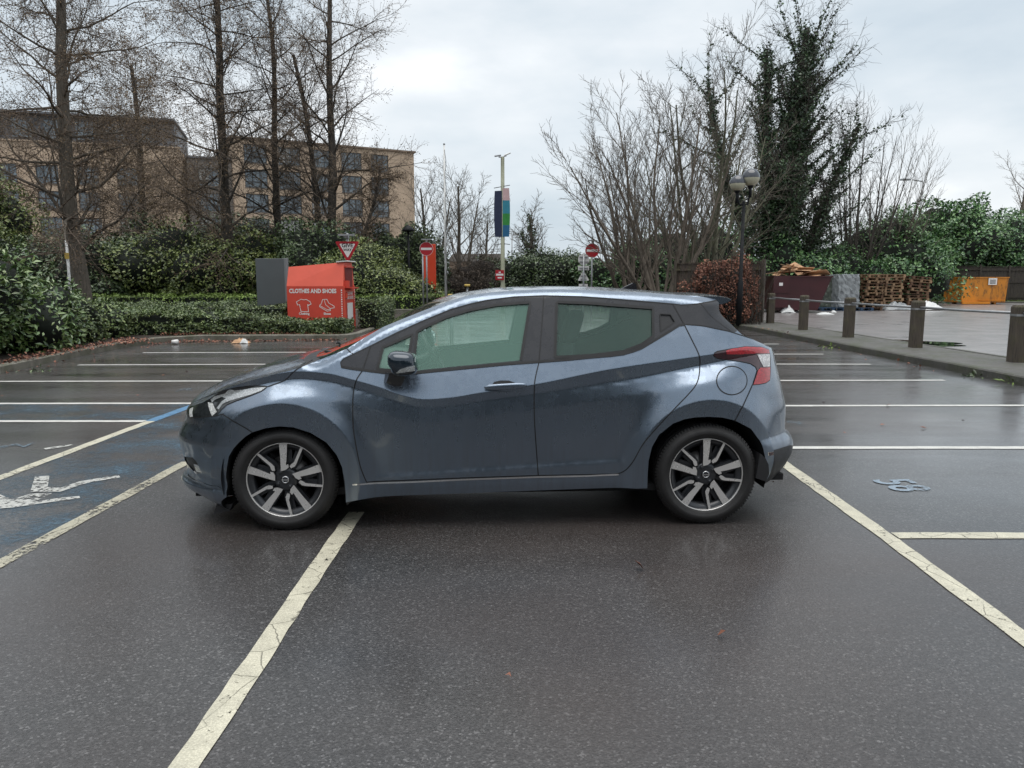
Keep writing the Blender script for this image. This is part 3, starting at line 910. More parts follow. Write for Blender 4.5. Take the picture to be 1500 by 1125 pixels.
    mb = MB(); mb.prism([(-1.70, 0.13), (-1.60, 0.14), (-1.62, 0.10), (-1.72, 0.075)], 0.74, 0.55, lambda x, y, z: (x, sd * z, y)); mb.build('air_deflector', M['plastic'], car)

# ---------------------------------------------------------------- wheels
K = 0.000594
wide = [(-50, 366), (28, 368), (20, 230), (12, 152), (36, 160), (38, 128), (10, 104), (-38, 90), (-42, 250)]
thin = [(160, 336), (181, 326), (116, 168), (100, 140), (62, 120), (48, 142), (62, 160), (92, 184)]
rot = lambda p, a: (p[0] * math.cos(a) + p[1] * math.sin(a), -p[0] * math.sin(a) + p[1] * math.cos(a))
def make_wheel(c, sd, spin):
    w = empty('wheel', (0, 0, 0)); w.parent = car; w.location = c
    if sd > 0: w.rotation_euler = (0, 0, PI)
    mb = MB()
    prof = [(.222, .095), (.236, .108), (.262, .113), (.285, .107), (.299, .094), (.3065, .074), (.3075, .052), (.3005, .050), (.3005, .040), (.3075, .038), (.3078, .006), (.3005, .004), (.3005, -.004), (.3078, -.006),
            (.3075, -.038), (.3005, -.040), (.3005, -.050), (.3075, -.052), (.3065, -.074), (.299, -.094), (.290, -.103), (.2845, -.1065), (.283, -.1095), (.262, -.1135), (.250, -.1125), (.248, -.1105), (.236, -.108), (.228, -.102), (.224, -.095)]
    mb.lathe(prof, 96, axis='Y')
    for k in range(96):
        a = 2 * PI * k / 96
        R3 = Matrix.Rotation(-a, 3, 'Y')
        mb.box(R3 @ Vector((0.2985, -.0868, 0)), (0.012, 0.026, 0.012), rot=R3 @ Matrix.Rotation(math.radians(-42), 3, 'Z'))
    mb.build('tyre', M['tyre'], w)
    rim = MB().lathe([(.226, .09), (.205, .085), (.192, .06), (.190, -.045), (.205, -.075), (.2195, -.088)], 72, axis='Y').build('rim', M['rim_dark'], w)
    MB().lathe([(.2195, -.088), (.2200, -.0965), (.2250, -.0970), (.2268, -.094), (.226, -.088)], 72, axis='Y').build('rim_edge', M['alloy'], rim)
    mb = MB(); mc = MB()
    for k in range(5):
        a = 2 * PI * k / 5 + spin
        f = lambda x, y, z: (x, z, y)
        W2 = [rot((x * K, y * K), a) for x, y in wide]; T2 = [rot((x * K, y * K), a) for x, y in thin]
        mb.prism(W2, -0.050, -0.0915, f); mb.prism(T2, -0.050, -0.0915, f)
        mc.prism(W2, -0.0916, -0.0932, f); mc.prism(T2, -0.0916, -0.0932, f)
        # dark flanks below the machined faces
        for poly in ([(-62, 360), (60, 362), (62, 150), (30, 60), (-30, 60), (-50, 150)], [(120, 345), (190, 318), (135, 150), (60, 60), (20, 90)]):
            mb.prism([rot((x * K, y * K), a) for x, y in poly], -0.030, -0.062, f)
    mb.lathe([(.0, -.078), (.034, -.080), (.062, -.080), (.072, -.072), (.072, -.03)], 40, axis='Y')
    mb.lathe([(.185, -.03), (.185, -.075), (.212, -.084)], 60, axis='Y')
    mb.build('spoke_web', M['rim_dark'], rim)
    mc.build('machined_spokes', M['alloy'], rim)
    for q in range(4):
        mb = MB(); a = math.radians(30 + 90 * q) + 0.0
        mb.lathe([(0, -.086), (.008, -.086), (.010, -.083), (.010, -.076)], 6, (0.050 * math.cos(a), 0, 0.050 * math.sin(a)), 'Y')
        mb.lathe([(.0105, -.0802), (.0155, -.0805), (.0165, -.079)], 16, (0.050 * math.cos(a), 0, 0.050 * math.sin(a)), 'Y')
        mb.build('wheel_nut', M['rim_dark'], rim)
    cap = MB().lathe([(0, -.087), (.019, -.088), (.0235, -.086), (.0245, -.08)], 32, axis='Y').build('centre_cap', M['rim_dark'], rim)
    mb = MB().lathe([(.0155, -.0885), (.0160, -.0900), (.0205, -.0900), (.0215, -.0870)], 32, axis='Y')
    mb.box((0, -.0895, 0), (0.040, 0.0022, 0.0055)); mb.build('cap_badge', M['chrome'], rim)
    mb = MB().lathe([(0.0, -.012), (.135, -.012), (.135, .005), (.0, .005)], 48, axis='Y'); mb.build('brake_disc', M['disc'], w)
    mb = MB().lathe([(0.0, .06), (.195, .06)], 48, axis='Y'); mb.box((0.125, -.02, 0.02), (0.06, 0.05, 0.10), bev=0.01); mb.build('brake_caliper', M['rim_dark'], w)
for sd in (-1, 1):
    make_wheel((-1.2600, sd * 0.738, 0.3075), sd, math.radians(1))
    make_wheel((1.2560, sd * 0.738, 0.3075), sd, math.radians(1))
    # wells
    for cx in (-1.2600, 1.2560):
        mb = MB()
        mb.lathe([(0.375, sd * 0.82), (0.375, sd * 0.45), (0.0, sd * 0.45)], 40, (cx, 0, 0.31), 'Y', a0=-0.25, a1=PI + 0.25)
        mb.build('wheel_arch_liner', M['well'], car, fix=False)

# ---------------------------------------------------------------- cabin and underside
mb = MB(); mb.box((0, 0, 0.22), (2.0, 1.55, 0.04)); mb.box((-1.30, 0, 0.30), (0.9, 0.86, 0.30)); mb.box((1.30, 0, 0.30), (0.85, 0.86, 0.2)); mb.box((-1.72, 0, 0.17), (0.3, 1.2, 0.04)); mb.box((1.66, 0, 0.24), (0.3, 1.3, 0.04))
mb.build('underbody', M['well'], car)
mb = MB(); mb.prism([(-1.25, 0.55), (-1.18, 0.90), (-0.95, 0.985), (-0.66, 0.945), (-0.56, 0.84), (-0.62, 0.55)], -0.70, 0.70, lambda x, y, z: (x, z, y))
mb.build('dashboard', M['cabin'], car)
for sd in (-1, 1):
    s = empty('front_seat'); s.parent = car; s.location = (0.0, sd * 0.37, 0)
    mb = MB(); mb.box((-0.02, 0, 0.46), (0.52, 0.50, 0.16), bev=0.05); mb.build('seat', M['seat_fab'], s)
    mb = MB()
    R3 = Matrix.Rotation(math.radians(22), 3, 'Y')
    superq(mb, (0.335, 0, 0.76), (0.15, 0.50, 0.66), 0.6, 24, 14, lambda x, y, z: (x + 0.38 * z, y * (1 - 0.25 * max(0, z)), z)); mb.build('backrest', M['seat_fab'], s)
    mb = MB(); superq(mb, (0.485, 0, 1.175), (0.11, 0.27, 0.22), 0.6, 20, 12, lambda x, y, z: (x + 0.3 * z, y, z)); mb.build('headrest', M['seat_fab'], s)
mb = MB(); mb.box((0.98, 0, 0.50), (0.50, 1.22, 0.14), bev=0.04)
superq(mb, (1.24, 0, 0.78), (0.16, 1.22, 0.60), 0.4, 28, 12, lambda x, y, z: (x + 0.3 * z, y, z))
for yy in (-0.36, 0.36): superq(mb, (1.33, yy, 1.11), (0.10, 0.26, 0.13), 0.6, 16, 10)
mb.build('rear_bench', M['seat_fab'], car)
mb = MB(); mb.box((1.50, 0, 0.93), (0.36, 1.1, 0.02)); mb.build('parcel_shelf', M['cabin'], car)
mb = MB(); ring = [(0.185 * math.cos(a), 0.185 * math.sin(a)) for a in np.linspace(0, 2 * PI, 33)]
Rm = Matrix.Rotation(math.radians(-28), 3, 'Y')
C0 = Vector((-0.44, 0.37, 0.93))
mb.tube([C0 + Rm @ Vector((0, a, b)) for a, b in ring], 0.016, 8)
for a in (PI, 0, -PI / 2): mb.tube([C0, C0 + Rm @ Vector((0, 0.18 * math.cos(a), 0.18 * math.sin(a)))], 0.014, 6)
mb.tube([C0, C0 + Vector((-0.25, 0, -0.10))], 0.035, 8); superq(mb, C0, (0.07, 0.14, 0.12), 0.8)
mb.build('steering_wheel', M['plastic'], car)
mb = MB(); superq(mb, (-0.50, 0.02, 1.235), (0.04, 0.22, 0.07), 0.6); mb.build('rear_view_mirror', M['plastic'], car)
# ================================================================ GROUND
def sheet(name, poly, z, mat, kind='structure', label=None):
    me = bpy.data.meshes.new(name)
    tr = geometry.tessellate_polygon([[Vector((p[0], p[1], 0)) for p in poly]])
    me.from_pydata([(p[0], p[1], z) for p in poly], [], [tuple(t_) for t_ in tr])
    bm = bmesh.new(); bm.from_mesh(me)
    for f in bm.faces:
        f.normal_update()
        if f.normal.z < 0: f.normal_flip()
    bm.to_mesh(me); bm.free()
    o = link(name, me, mat)
    if kind: o['kind'] = kind
    if label: o['label'] = label
    return o

def asphalt_material():
    m, t, p, o = nt('wet_asphalt')
    v = coords(t)
    ag = vor(t, v, 130, out='Color')          # stones in the surface
    sepc = t.nodes.new('ShaderNodeSeparateColor'); t.links.new(ag, sepc.inputs[0])
    st = ramp(t, sepc.outputs[0], [(0.0, 0.020), (0.45, 0.036), (0.80, 0.056), (0.93, 0.085), (0.985, 0.15)])
    big = ramp(t, noise(t, v, 0.42, 6, 0.68), [(0.3, (0.66, 0.67, 0.70)), (0.7, (1.30, 1.25, 1.22))])
    c = mixc(t, 1.0, st, big, 'MULTIPLY')
    # browner, drier aggregate in the aisle
    br = ramp(t, noise(t, v, 0.30, 3, 0.5), [(0.40, 0.0), (0.62, 1.0)])
    c = mixc(t, mth(t, 'MULTIPLY', br, 0.8), c, (0.060, 0.046, 0.041))
    fine = noise(t, v, 55, 4, 0.7)
    c = mixc(t, 0.55, c, mixc(t, 1.0, c, ramp(t, fine, [(0.35, 0.62), (0.68, 1.45)]), 'MULTIPLY'))
    # streaks where rain water lies
    vs = coords(t, (0.34, 1.7, 1))
    wet = noise(t, vs, 1.0, 6, 0.62)
    vs2 = coords(t, (0.10, 0.22, 1))
    area = ramp(t, noise(t, vs2, 1.0, 2, 0.5), [(0.42, 0.0), (0.60, 1.0)])
    w = mth(t, 'MULTIPLY', ramp(t, wet, [(0.47, 0.0), (0.60, 1.0)]), mth(t, 'ADD', 0.30, mth(t, 'MULTIPLY', area, 0.7)))
    sp_ = t.nodes.new('ShaderNodeSeparateXYZ'); tcc = t.nodes.new('ShaderNodeTexCoord'); t.links.new(tcc.outputs['Object'], sp_.inputs[0])
    far = t.nodes.new('ShaderNodeMapRange'); far.inputs[1].default_value = 5.0; far.inputs[2].default_value = 8.0; far.inputs[3].default_value = 0.22
    t.links.new(sp_.outputs['Y'], far.inputs[0])
    w = mth(t, 'MULTIPLY', w, far.outputs[0], True)
    c = mixc(t, mth(t, 'MULTIPLY', w, 0.55), c, (0.014, 0.014, 0.015))
    t.links.new(c, p.inputs['Base Color'])
    r = mth(t, 'SUBTRACT', ramp(t, noise(t, v, 1.3, 5, 0.6), [(0.3, 0.42), (0.7, 0.56)]), mth(t, 'MULTIPLY', w, 0.30), True)
    t.links.new(r, p.inputs['Roughness'])
    p.inputs['IOR'].default_value = 1.5
    film = t.nodes.new('ShaderNodeMapRange'); film.inputs[1].default_value = 3.2; film.inputs[2].default_value = 7.0; film.inputs[3].default_value = 0.55; film.inputs[4].default_value = 1.0
    t.links.new(sp_.outputs['Y'], film.inputs[0]); t.links.new(film.outputs[0], p.inputs['Coat Weight'])
    t.links.new(mth(t, 'SUBTRACT', ramp(t, noise(t, coords(t, (0.5, 1.2, 1)), 1.0, 4, 0.6), [(0.35, 0.15), (0.65, 0.26)]), mth(t, 'MULTIPLY', w, 0.12), True), p.inputs['Coat Roughness'])
    p.inputs['Coat IOR'].default_value = 1.45
    hc = mth(t, 'MULTIPLY', noise(t, v, 60, 3, 0.6), mth(t, 'SUBTRACT', 1.0, w))
    bump(t, p, hc, 0.14, 0.003, 'Coat Normal')
    h = mth(t, 'ADD', mth(t, 'MULTIPLY', vor(t, v, 120), 0.8), mth(t, 'MULTIPLY', fine, 0.6))
    h = mth(t, 'MULTIPLY', h, mth(t, 'SUBTRACT', 1.0, mth(t, 'MULTIPLY', w, 0.85)))
    bump(t, p, h, 0.6, 0.005)
    return m

def line_paint(name, col, wear=0.5, crack=True, lo=0.40, hi=0.52):
    """road paint, worn through to the asphalt below it"""
    m, t, p, o = nt(name)
    v = coords(t)
    n = noise(t, v, 26, 6, 0.75)
    n2 = noise(t, v, 2.2, 3, 0.5)
    msk = ramp(t, mth(t, 'ADD', n, mth(t, 'MULTIPLY', mth(t, 'SUBTRACT', n2, 0.5), wear)), [(lo, 0.0), (hi, 1.0)])
    if crack:
        vc = coords(t, (3.0, 3.0, 3.0))
        wv = mixc(t, 0.12, vc, noise(t, vc, 3, 3, 0.5, 'Color'))
        ck = ramp(t, vor(t, wv, 1.7, 'DISTANCE_TO_EDGE'), [(0.004, 0.35), (0.013, 1.0)])
        ck = mth(t, 'MAXIMUM', ck, ramp(t, noise(t, v, 1.7, 2, 0.5), [(0.45, 0.0), (0.6, 1.0)]))
        msk = mth(t, 'MULTIPLY', msk, ck)
    dirt_or_haze = ramp(t, noise(t, v, 9, 5, 0.6), [(0.3, tuple(x * 0.72 for x in col)), (0.7, col)])
    dirt_or_haze = mixc(t, 0.6, dirt_or_haze, mixc(t, 1.0, dirt_or_haze, ramp(t, vor(t, v, 120, out='Distance'), [(0.1, 1.1), (0.6, 0.65)]), 'MULTIPLY'))
    t.links.new(dirt_or_haze, p.inputs['Base Color'])
    p.inputs['Roughness'].default_value = 0.42
    bump(t, p, vor(t, v, 120), 0.35, 0.004)
    tr = N(t, 'ShaderNodeBsdfTransparent'); mx = N(t, 'ShaderNodeMixShader')
    t.links.new(msk, mx.inputs[0]); t.links.new(tr.outputs[0], mx.inputs[1]); t.links.new(p.outputs[0], mx.inputs[2])
    t.links.new(mx.outputs[0], o.inputs['Surface'])
    return m

M['asphalt'] = asphalt_material()
M['line'] = line_paint('cream_line_paint', (0.74, 0.70, 0.55), 0.45, True, 0.31, 0.40)
M['line_worn'] = line_paint('worn_line_paint', (0.58, 0.545, 0.42), 0.5, True, 0.40, 0.47)
M['line_white'] = line_paint('white_line_paint', (0.82, 0.81, 0.76), 0.3, False, 0.26, 0.36)
M['sym'] = line_paint('symbol_paint', (0.66, 0.66, 0.62), 0.3, False, 0.44, 0.49)
M['blue'] = line_paint('blue_line_paint', (0.13, 0.30, 0.50), 0.4, False, 0.32, 0.46)
M['blue_patch'] = line_paint('faded_blue_paint', (0.09, 0.16, 0.22), 0.9, False, 0.42, 0.80)
M['blue_number'] = line_paint('pale_blue_paint', (0.34, 0.43, 0.52), 0.5, False, 0.34, 0.50)
M['faint'] = line_paint('faint_spray_paint', (0.16, 0.22, 0.27), 0.8, False, 0.44, 0.62)

# fine grid near the camera is not needed: one large sheet
sheet('ground', [(-400, -400), (400, -400), (400, 500), (-400, 500)], 0.0, M['asphalt'])

def stripe(name, a, b, w0, w1=None, mat='line', z=0.004):
    a = Vector(a); b = Vector(b); d = (b - a).normalized(); n = Vector((-d.y, d.x)); w1 = w1 or w0
    # ragged edges like real machine-laid paint
    L = (b - a).length; k = max(2, int(L / 0.12)); R_ = random.Random(int(a.x * 977 + a.y * 131) & 0xffff)
    top = []; bot = []
    for i in range(k + 1):
        f = i / k; w = (w0 + (w1 - w0) * f) / 2; c = a + (b - a) * f
        top.append(c + n * (w + R_.uniform(-.005, .004))); bot.append(c - n * (w + R_.uniform(-.005, .004)))
    me = bpy.data.meshes.new(name)
    vs = [(p.x, p.y, z) for p in bot] + [(p.x, p.y, z) for p in top]
    me.from_pydata(vs, [], [(i, i + 1, k + 1 + i + 1, k + 1 + i) for i in range(k)])
    o = link(name, me, M[mat]); o['kind'] = 'structure'
    return o
# the two long lines of the aisle
stripe('bay_line', (-1.0, 1.0), (-1.0, 4.58), 0.095, 0.105)
stripe('bay_line', (2.06, 1.2), (2.17, 4.085), 0.10)
stripe('bay_line', (2.17, 4.085), (2.20, 5.80), 0.10)
stripe('bay_line', (2.20, 5.80), (2.24, 8.6), 0.10)
stripe('bay_line', (2.24, 8.6), (2.35, 20.5), 0.10)
stripe('bay_line', (-2.72, 0.8), (-2.66, 5.9), 0.10, 0.095, 'line_worn')
stripe('bay_line', (-3.93, 1.2), (-3.81, 7.66), 0.10)
stripe('blue_line', (-3.81, 7.66), (-3.78, 8.75), 0.12, 0.12, 'blue')
# cross lines
stripe('bay_line', (2.23, 4.14), (6.9, 4.14), 0.10)
stripe('bay_line', (2.25, 6.42), (7.0, 6.42), 0.10, mat='line_white')
stripe('bay_line', (2.29, 8.62), (7.05, 8.66), 0.10, mat='line_white')
stripe('bay_line', (2.3, 10.83), (6.42, 10.88), 0.10, mat='line_white')
stripe('bay_line', (2.3, 13.05), (6.33, 12.98), 0.10, mat='line_white')
stripe('bay_line', (2.3, 14.80), (6.25, 14.78), 0.10, mat='line_white')
stripe('bay_line', (2.3, 17.2), (6.2, 17.15), 0.10, mat='line_white')
stripe('bay_line', (-8.6, 7.66), (-3.87, 7.66), 0.10, mat='line_white')
stripe('bay_line', (-9.0, 8.77), (-3.80, 8.80), 0.10, mat='line_white')
stripe('bay_line', (-8.3, 10.74), (-3.9, 10.80), 0.10, mat='line_white')
stripe('bay_line', (-7.6, 12.87), (-3.9, 13.0), 0.10, mat='line_white')
stripe('bay_line', (-7.55, 15.08), (-3.9, 15.18), 0.10, mat='line_white')
stripe('aisle_line', (-1.3, 9.0), (-1.35, 16.5), 0.12, mat='line_white')
stripe('aisle_line', (-3.6, 17.0), (-2.2, 17.05), 0.25, mat='sym')
stripe('aisle_line', (-3.1, 16.3), (-2.3, 16.3), 0.18, mat='sym')
# faded blue of the reserved bay
sheet('blue_bay', [(-3.85, 7.72), (-8.6, 7.72), (-8.9, 8.71), (-3.82, 8.74)], 0.0025, M['blue_patch'])
sheet('blue_bay', [(-2.72, 2.6), (-2.70, 6.2), (-3.78, 8.3), (-3.86, 1.8)], 0.0025, M['blue_patch'])
z2 = lambda *pts: [gp(x / 5.172, 580 + y / 5.172) for x, y in pts]
sheet('wheelchair_symbol', z2((265, 615), (375, 608), (362, 695), (460, 700), (600, 652), (760, 625), (900, 606), (912, 622), (700, 655), (620, 675), (460, 730), (230, 730)), 0.005, M['sym'])
sheet('wheelchair_symbol', z2((-260, 640), (-120, 690), (0, 750), (90, 790), (230, 745), (395, 740), (330, 775), (250, 808), (440, 778), (600, 763), (608, 778), (430, 803), (260, 826), (100, 850), (-60, 862), (-260, 830)), 0.005, M['sym'])
sheet('spray_mark', z2((330, 400), (540, 370), (560, 378), (345, 410)), 0.005, M['sym'])
sheet('spray_mark', z2((0, 385), (130, 362), (180, 382), (255, 352), (262, 360), (180, 395), (125, 376), (0, 402)), 0.005, M['faint'])
z1g = lambda *pts: [gp(250 + x / 7.5, 500 + y / 7.5) for x, y in pts]
sheet('spray_mark', z1g((45, 555), (130, 515), (330, 520), (230, 530), (250, 550), (140, 535), (80, 560)), 0.005, M['faint'])
sheet('spray_mark', z1g((760, 330), (840, 312), (870, 318), (790, 338)), 0.005, M['faint'])
sheet('spray_mark', z1g((1250, 182), (1330, 163), (1380, 166), (1290, 190)), 0.005, M['faint'])
z3g = lambda *pts: [gp(1130 + x / 4.054, 500 + y / 4.054) for x, y in pts]
sheet('spray_mark', z3g((78, 470), (125, 465), (170, 480), (215, 512), (180, 510), (140, 488), (100, 498)), 0.005, M['faint'])

def text_obj(name, body, size, mat, loc, rot, parent=None, ext=0.0, align='CENTER', bold=0.0, sx=1.0):
    cu = bpy.data.curves.new(name, 'FONT'); cu.body = body; cu.size = size; cu.align_x = align; cu.align_y = 'CENTER'
    cu.extrude = ext; cu.offset = bold; cu.resolution_u = 3
    tmp = bpy.data.objects.new(name, cu); COL.objects.link(tmp)
    bpy.context.view_layer.update()
    me = bpy.data.meshes.new_from_object(tmp.evaluated_get(bpy.context.evaluated_depsgraph_get()))
    bpy.data.objects.remove(tmp); me.name = name
    me.materials.clear()
    o = link(name, me, mat, parent)
    o.location = loc; o.rotation_euler = rot; o.scale = (sx, 1, 1)
    return o
# bay number 58, painted to be read from the left
a5 = gp(1318, 711)
tx = text_obj('bay_number', '58', 0.41, M['blue_number'], (a5[0], a5[1], 0.005), (0, 0, -PI / 2 + 0.12), bold=0.006, sx=0.80)
tx['kind'] = 'structure'

# ---------------------------------------------------------------- kerbs and beds
def concrete(name, col, moss=0.5):
    m, t, p, o = nt(name)
    v = coords(t)
    c = ramp(t, noise(t, v, 7, 6, 0.65), [(0.3, tuple(x * 0.65 for x in col)), (0.7, tuple(x * 1.2 for x in col))])
    c = mixc(t, 0.5, c, mixc(t, 1.0, c, ramp(t, vor(t, v, 60, out='Distance'), [(0.1, 1.25), (0.7, 0.6)]), 'MULTIPLY'))
    lich = ramp(t, noise(t, v, 30, 3, 0.6), [(0.66, 0.0), (0.70, 1.0)])
    c = mixc(t, mth(t, 'MULTIPLY', lich, 0.5), c, (0.45, 0.45, 0.40))
    ms = ramp(t, noise(t, v, 2.4, 5, 0.7), [(0.45, 0.0), (0.62, moss)])
    c = mixc(t, ms, c, (0.055, 0.065, 0.025))
    t.links.new(c, p.inputs['Base Color'])
    p.inputs['Roughness'].default_value = 0.6
    bump(t, p, noise(t, v, 40, 6, 0.7), 0.6, 0.02)
    return m
M['kerb'] = concrete('kerb_concrete', (0.21, 0.195, 0.16), 0.5)
M['kerb2'] = concrete('dark_kerb_concrete', (0.10, 0.096, 0.085), 0.65)
M['soil'] = plain('bed_soil', (0.035, 0.024, 0.017), 0.9, var=0.5, vs=9, bmp=0.8, bs=30)
def ribbon3(name, path, off0, off1, z0, z1, mat, label=None, steps=True):
    """a kerb: box section swept along a ground path; offsets are to the left of the path"""
    P = [Vector(p) for p in path]
    fine = []
    for a, b in zip(P, P[1:]):
        n = max(1, int((b - a).length / 0.9))
        fine += [a + (b - a) * i / n for i in range(n)]
    fine.append(P[-1])
    vs = []; fs = []
    for i, p in enumerate(fine):
        d = (fine[min(i + 1, len(fine) - 1)] - fine[max(i - 1, 0)]).normalized(); n = Vector((-d.y, d.x))
        a = p + n * off0; b = p + n * off1
        j = rnd.uniform(-0.004, 0.004)
        vs += [(a.x, a.y, z0), (a.x + n.x * 0.0, a.y, z1 - 0.02 + j), (a.x + n.x * 0.02, a.y + n.y * 0.02, z1 + j), (b.x, b.y, z1 + j), (b.x, b.y, z0)]
    for i in range(len(fine) - 1):
        for k in range(4):
            fs.append((i * 5 + k, i * 5 + k + 1, (i + 1) * 5 + k + 1, (i + 1) * 5 + k))
    o = MB().add(vs, fs).build(name, mat); o['kind'] = 'structure'
    return o
kl = [(-8.6, 3.0), (-8.15, 8.5), (-8.12, 11.6), (-8.42, 14.0), (-8.55, 16.4), (-8.40, 17.6), (-7.7, 18.30), (-6.0, 18.36), (-4.35, 18.36), (-4.05, 18.6), (-3.95, 19.4), (-3.95, 24)]
ribbon3('kerb', kl, 0.0, 0.14, -0.05, 0.13, M['kerb'])
sheet('planting_bed', [(x - 0.1, y + 0.1) for x, y in kl[:-1]] + [(-4.05, 30.0), (-40, 30), (-40, 3)], 0.10, M['soil'])
kl2 = [(-3.0, 37.0), (-3.1, 35.3), (-3.6, 34.7), (-30, 34.7)]
ribbon3('kerb', kl2[::-1], 0.0, 0.14, -0.05, 0.13, M['kerb'])
sheet('planting_bed', [(-3.1, 34.9), (-40, 34.9), (-60, 80), (-3.0, 80)], 0.10, M['soil'])
kr = [(6.0, 26.5), (6.75, 23.6), (7.0, 21.9), (7.10, 15.3), (7.2, 12.2), (7.18, 10.2), (7.18, 4.0)]
ribbon3('kerb', kr, 0.0, 0.16, -0.05, 0.13, M['kerb2'])
M['paver'] = concrete('mossy_paving', (0.13, 0.125, 0.115), 0.55)
sheet('footway', [(7.32, 3.0), (7.34, 12.2), (7.25, 15.3), (7.15, 21.9), (6.9, 23.6), (6.15, 26.5), (8.4, 26.5), (8.55, 22), (8.75, 12), (8.9, 3.0)], 0.118, M['paver'])
ribbon3('kerb', [(8.9, 3.0), (8.75, 12.0), (8.55, 22.0), (8.4, 26.5)], -0.14, 0.0, -0.05, 0.124, M['kerb2'])
def yard_material():
    m, t, p, o = nt('yard_paving')
    v = coords(t)
    c = ramp(t, noise(t, v, 1.1, 6, 0.65), [(0.3, (0.17, 0.161, 0.158)), (0.7, (0.32, 0.302, 0.295))])
    br = t.nodes.new('ShaderNodeTexBrick'); br.inputs['Scale'].default_value = 1.0
    br.inputs['Brick Width'].default_value = 0.2; br.inputs['Row Height'].default_value = 0.1; br.inputs['Mortar Size'].default_value = 0.006
    br.inputs['Color1'].default_value = (0.9, 0.9, 0.9, 1); br.inputs['Color2'].default_value = (1.15, 1.1, 1.1, 1); br.inputs['Mortar'].default_value = (0.45, 0.45, 0.45, 1)
    t.links.new(v, br.inputs['Vector'])
    c = mixc(t, 0.8, c, mixc(t, 1.0, c, br.outputs['Color'], 'MULTIPLY'))
    w = ramp(t, noise(t, coords(t, (0.35, 0.9, 1)), 1.0, 5, 0.6), [(0.60, 0.0), (0.68, 1.0)])
    c = mixc(t, mth(t, 'MULTIPLY', w, 0.5), c, (0.02, 0.02, 0.02))
    t.links.new(c, p.inputs['Base Color'])
    t.links.new(mth(t, 'SUBTRACT', 0.5, mth(t, 'MULTIPLY', w, 0.40)), p.inputs['Roughness'])
    p.inputs['Coat Weight'].default_value = 0.8; p.inputs['Coat Roughness'].default_value = 0.26
    bump(t, p, mth(t, 'MULTIPLY', noise(t, v, 30, 5, 0.7), mth(t, 'SUBTRACT', 1.0, w)), 0.4, 0.02)
    return m
M['yard'] = yard_material()
sheet('yard', [(8.9, 2), (8.75, 12), (8.55, 22), (8.4, 30), (6, 31), (6, 52), (80, 52), (80, 2)], 0.006, M['yard'])
# standing water in the yard
M['water'] = plain('puddle_water', (0.012, 0.012, 0.013), 0.03, var=0.05)
M['water'].node_tree.nodes['Principled BSDF'].inputs['Roughness'].default_value = 0.03
for l_ in list(M['water'].node_tree.links):
    if l_.to_socket.name == 'Roughness': M['water'].node_tree.links.remove(l_)
def puddle(cx, cy, rx, ry, seed, z=0.010):
    R_ = random.Random(seed); ph = [R_.uniform(0, 6.28) for _ in range(4)]
    pts = []
    for k in range(40):
        a = 2 * PI * k / 40; r = 1 + 0.22 * math.sin(2 * a + ph[0]) + 0.14 * math.sin(3 * a + ph[1]) + 0.10 * math.sin(5 * a + ph[2])
        pts.append((cx + rx * r * math.cos(a), cy + ry * r * math.sin(a)))
    o = sheet('puddle', pts, z, M['water'])
for px_, py_, rx, ry, s in ((1300, 502, 1.25, 0.9, 3), (1352, 506.5, 0.7, 0.55, 4), (1450, 528, 0.5, 0.28, 5), (1490, 532, 0.5, 0.3, 6)):
    x, y = gp(px_, py_); puddle(x, y, rx, ry, s)

# ================================================================ FOLIAGE
def leaf_material(name, cols, rough=0.45, hue=0.0, coat=0.0):
    m, t, p, o = nt(name)
    geo = t.nodes.new('ShaderNodeNewGeometry')
    v = coords(t)
    n = len(cols)
    c = ramp(t, geo.outputs['Random Per Island'], [(i / (n - 1), cols[i]) for i in range(n)])
    cl = ramp(t, noise(t, v, 0.9, 3, 0.5), [(0.3, 0.62), (0.7, 1.35)])
    c = mixc(t, 1.0, c, cl, 'MULTIPLY')
    t.links.new(c, p.inputs['Base Color'])
    p.inputs['Roughness'].default_value = rough
    p.inputs['Coat Weight'].default_value = coat
    p.inputs['Coat Roughness'].default_value = 0.25
    return m
M['laurel'] = leaf_material('laurel_leaves', [(0.043, 0.084, 0.028), (0.09, 0.162, 0.045), (0.145, 0.23, 0.07), (0.246, 0.317, 0.119)], 0.32, coat=0.5)
M['hedge'] = leaf_material('hedge_leaves', [(0.037, 0.061, 0.022), (0.076, 0.116, 0.038), (0.128, 0.178, 0.058), (0.221, 0.264, 0.104)], 0.4, coat=0.2)
M['lowhedge'] = leaf_material('low_hedge_leaves', [(0.102, 0.157, 0.029), (0.162, 0.247, 0.048), (0.238, 0.33, 0.072)], 0.5)
M['rhodo'] = leaf_material('shrub_leaves', [(0.048, 0.075, 0.025), (0.112, 0.152, 0.045), (0.195, 0.239, 0.067), (0.3, 0.341, 0.119)], 0.4, coat=0.15)
M['rhodo2'] = leaf_material('dark_shrub_leaves', [(0.031, 0.053, 0.022), (0.068, 0.105, 0.042), (0.119, 0.171, 0.061)], 0.4, coat=0.2)
M['ever'] = leaf_material('evergreen_leaves', [(0.031, 0.083, 0.035), (0.07, 0.157, 0.058), (0.124, 0.24, 0.08), (0.186, 0.32, 0.112)], 0.38, coat=0.3)
M['ivy'] = leaf_material('ivy_leaves', [(0.018, 0.042, 0.022), (0.042, 0.081, 0.036), (0.078, 0.129, 0.053)], 0.4, coat=0.2)
M['conifer'] = leaf_material('conifer_leaves', [(0.022, 0.042, 0.016), (0.048, 0.074, 0.026), (0.083, 0.112, 0.035)], 0.6)
M['beech'] = leaf_material('dead_beech_leaves', [(0.105, 0.041, 0.028), (0.188, 0.072, 0.048), (0.285, 0.116, 0.07), (0.36, 0.174, 0.112)], 0.7)
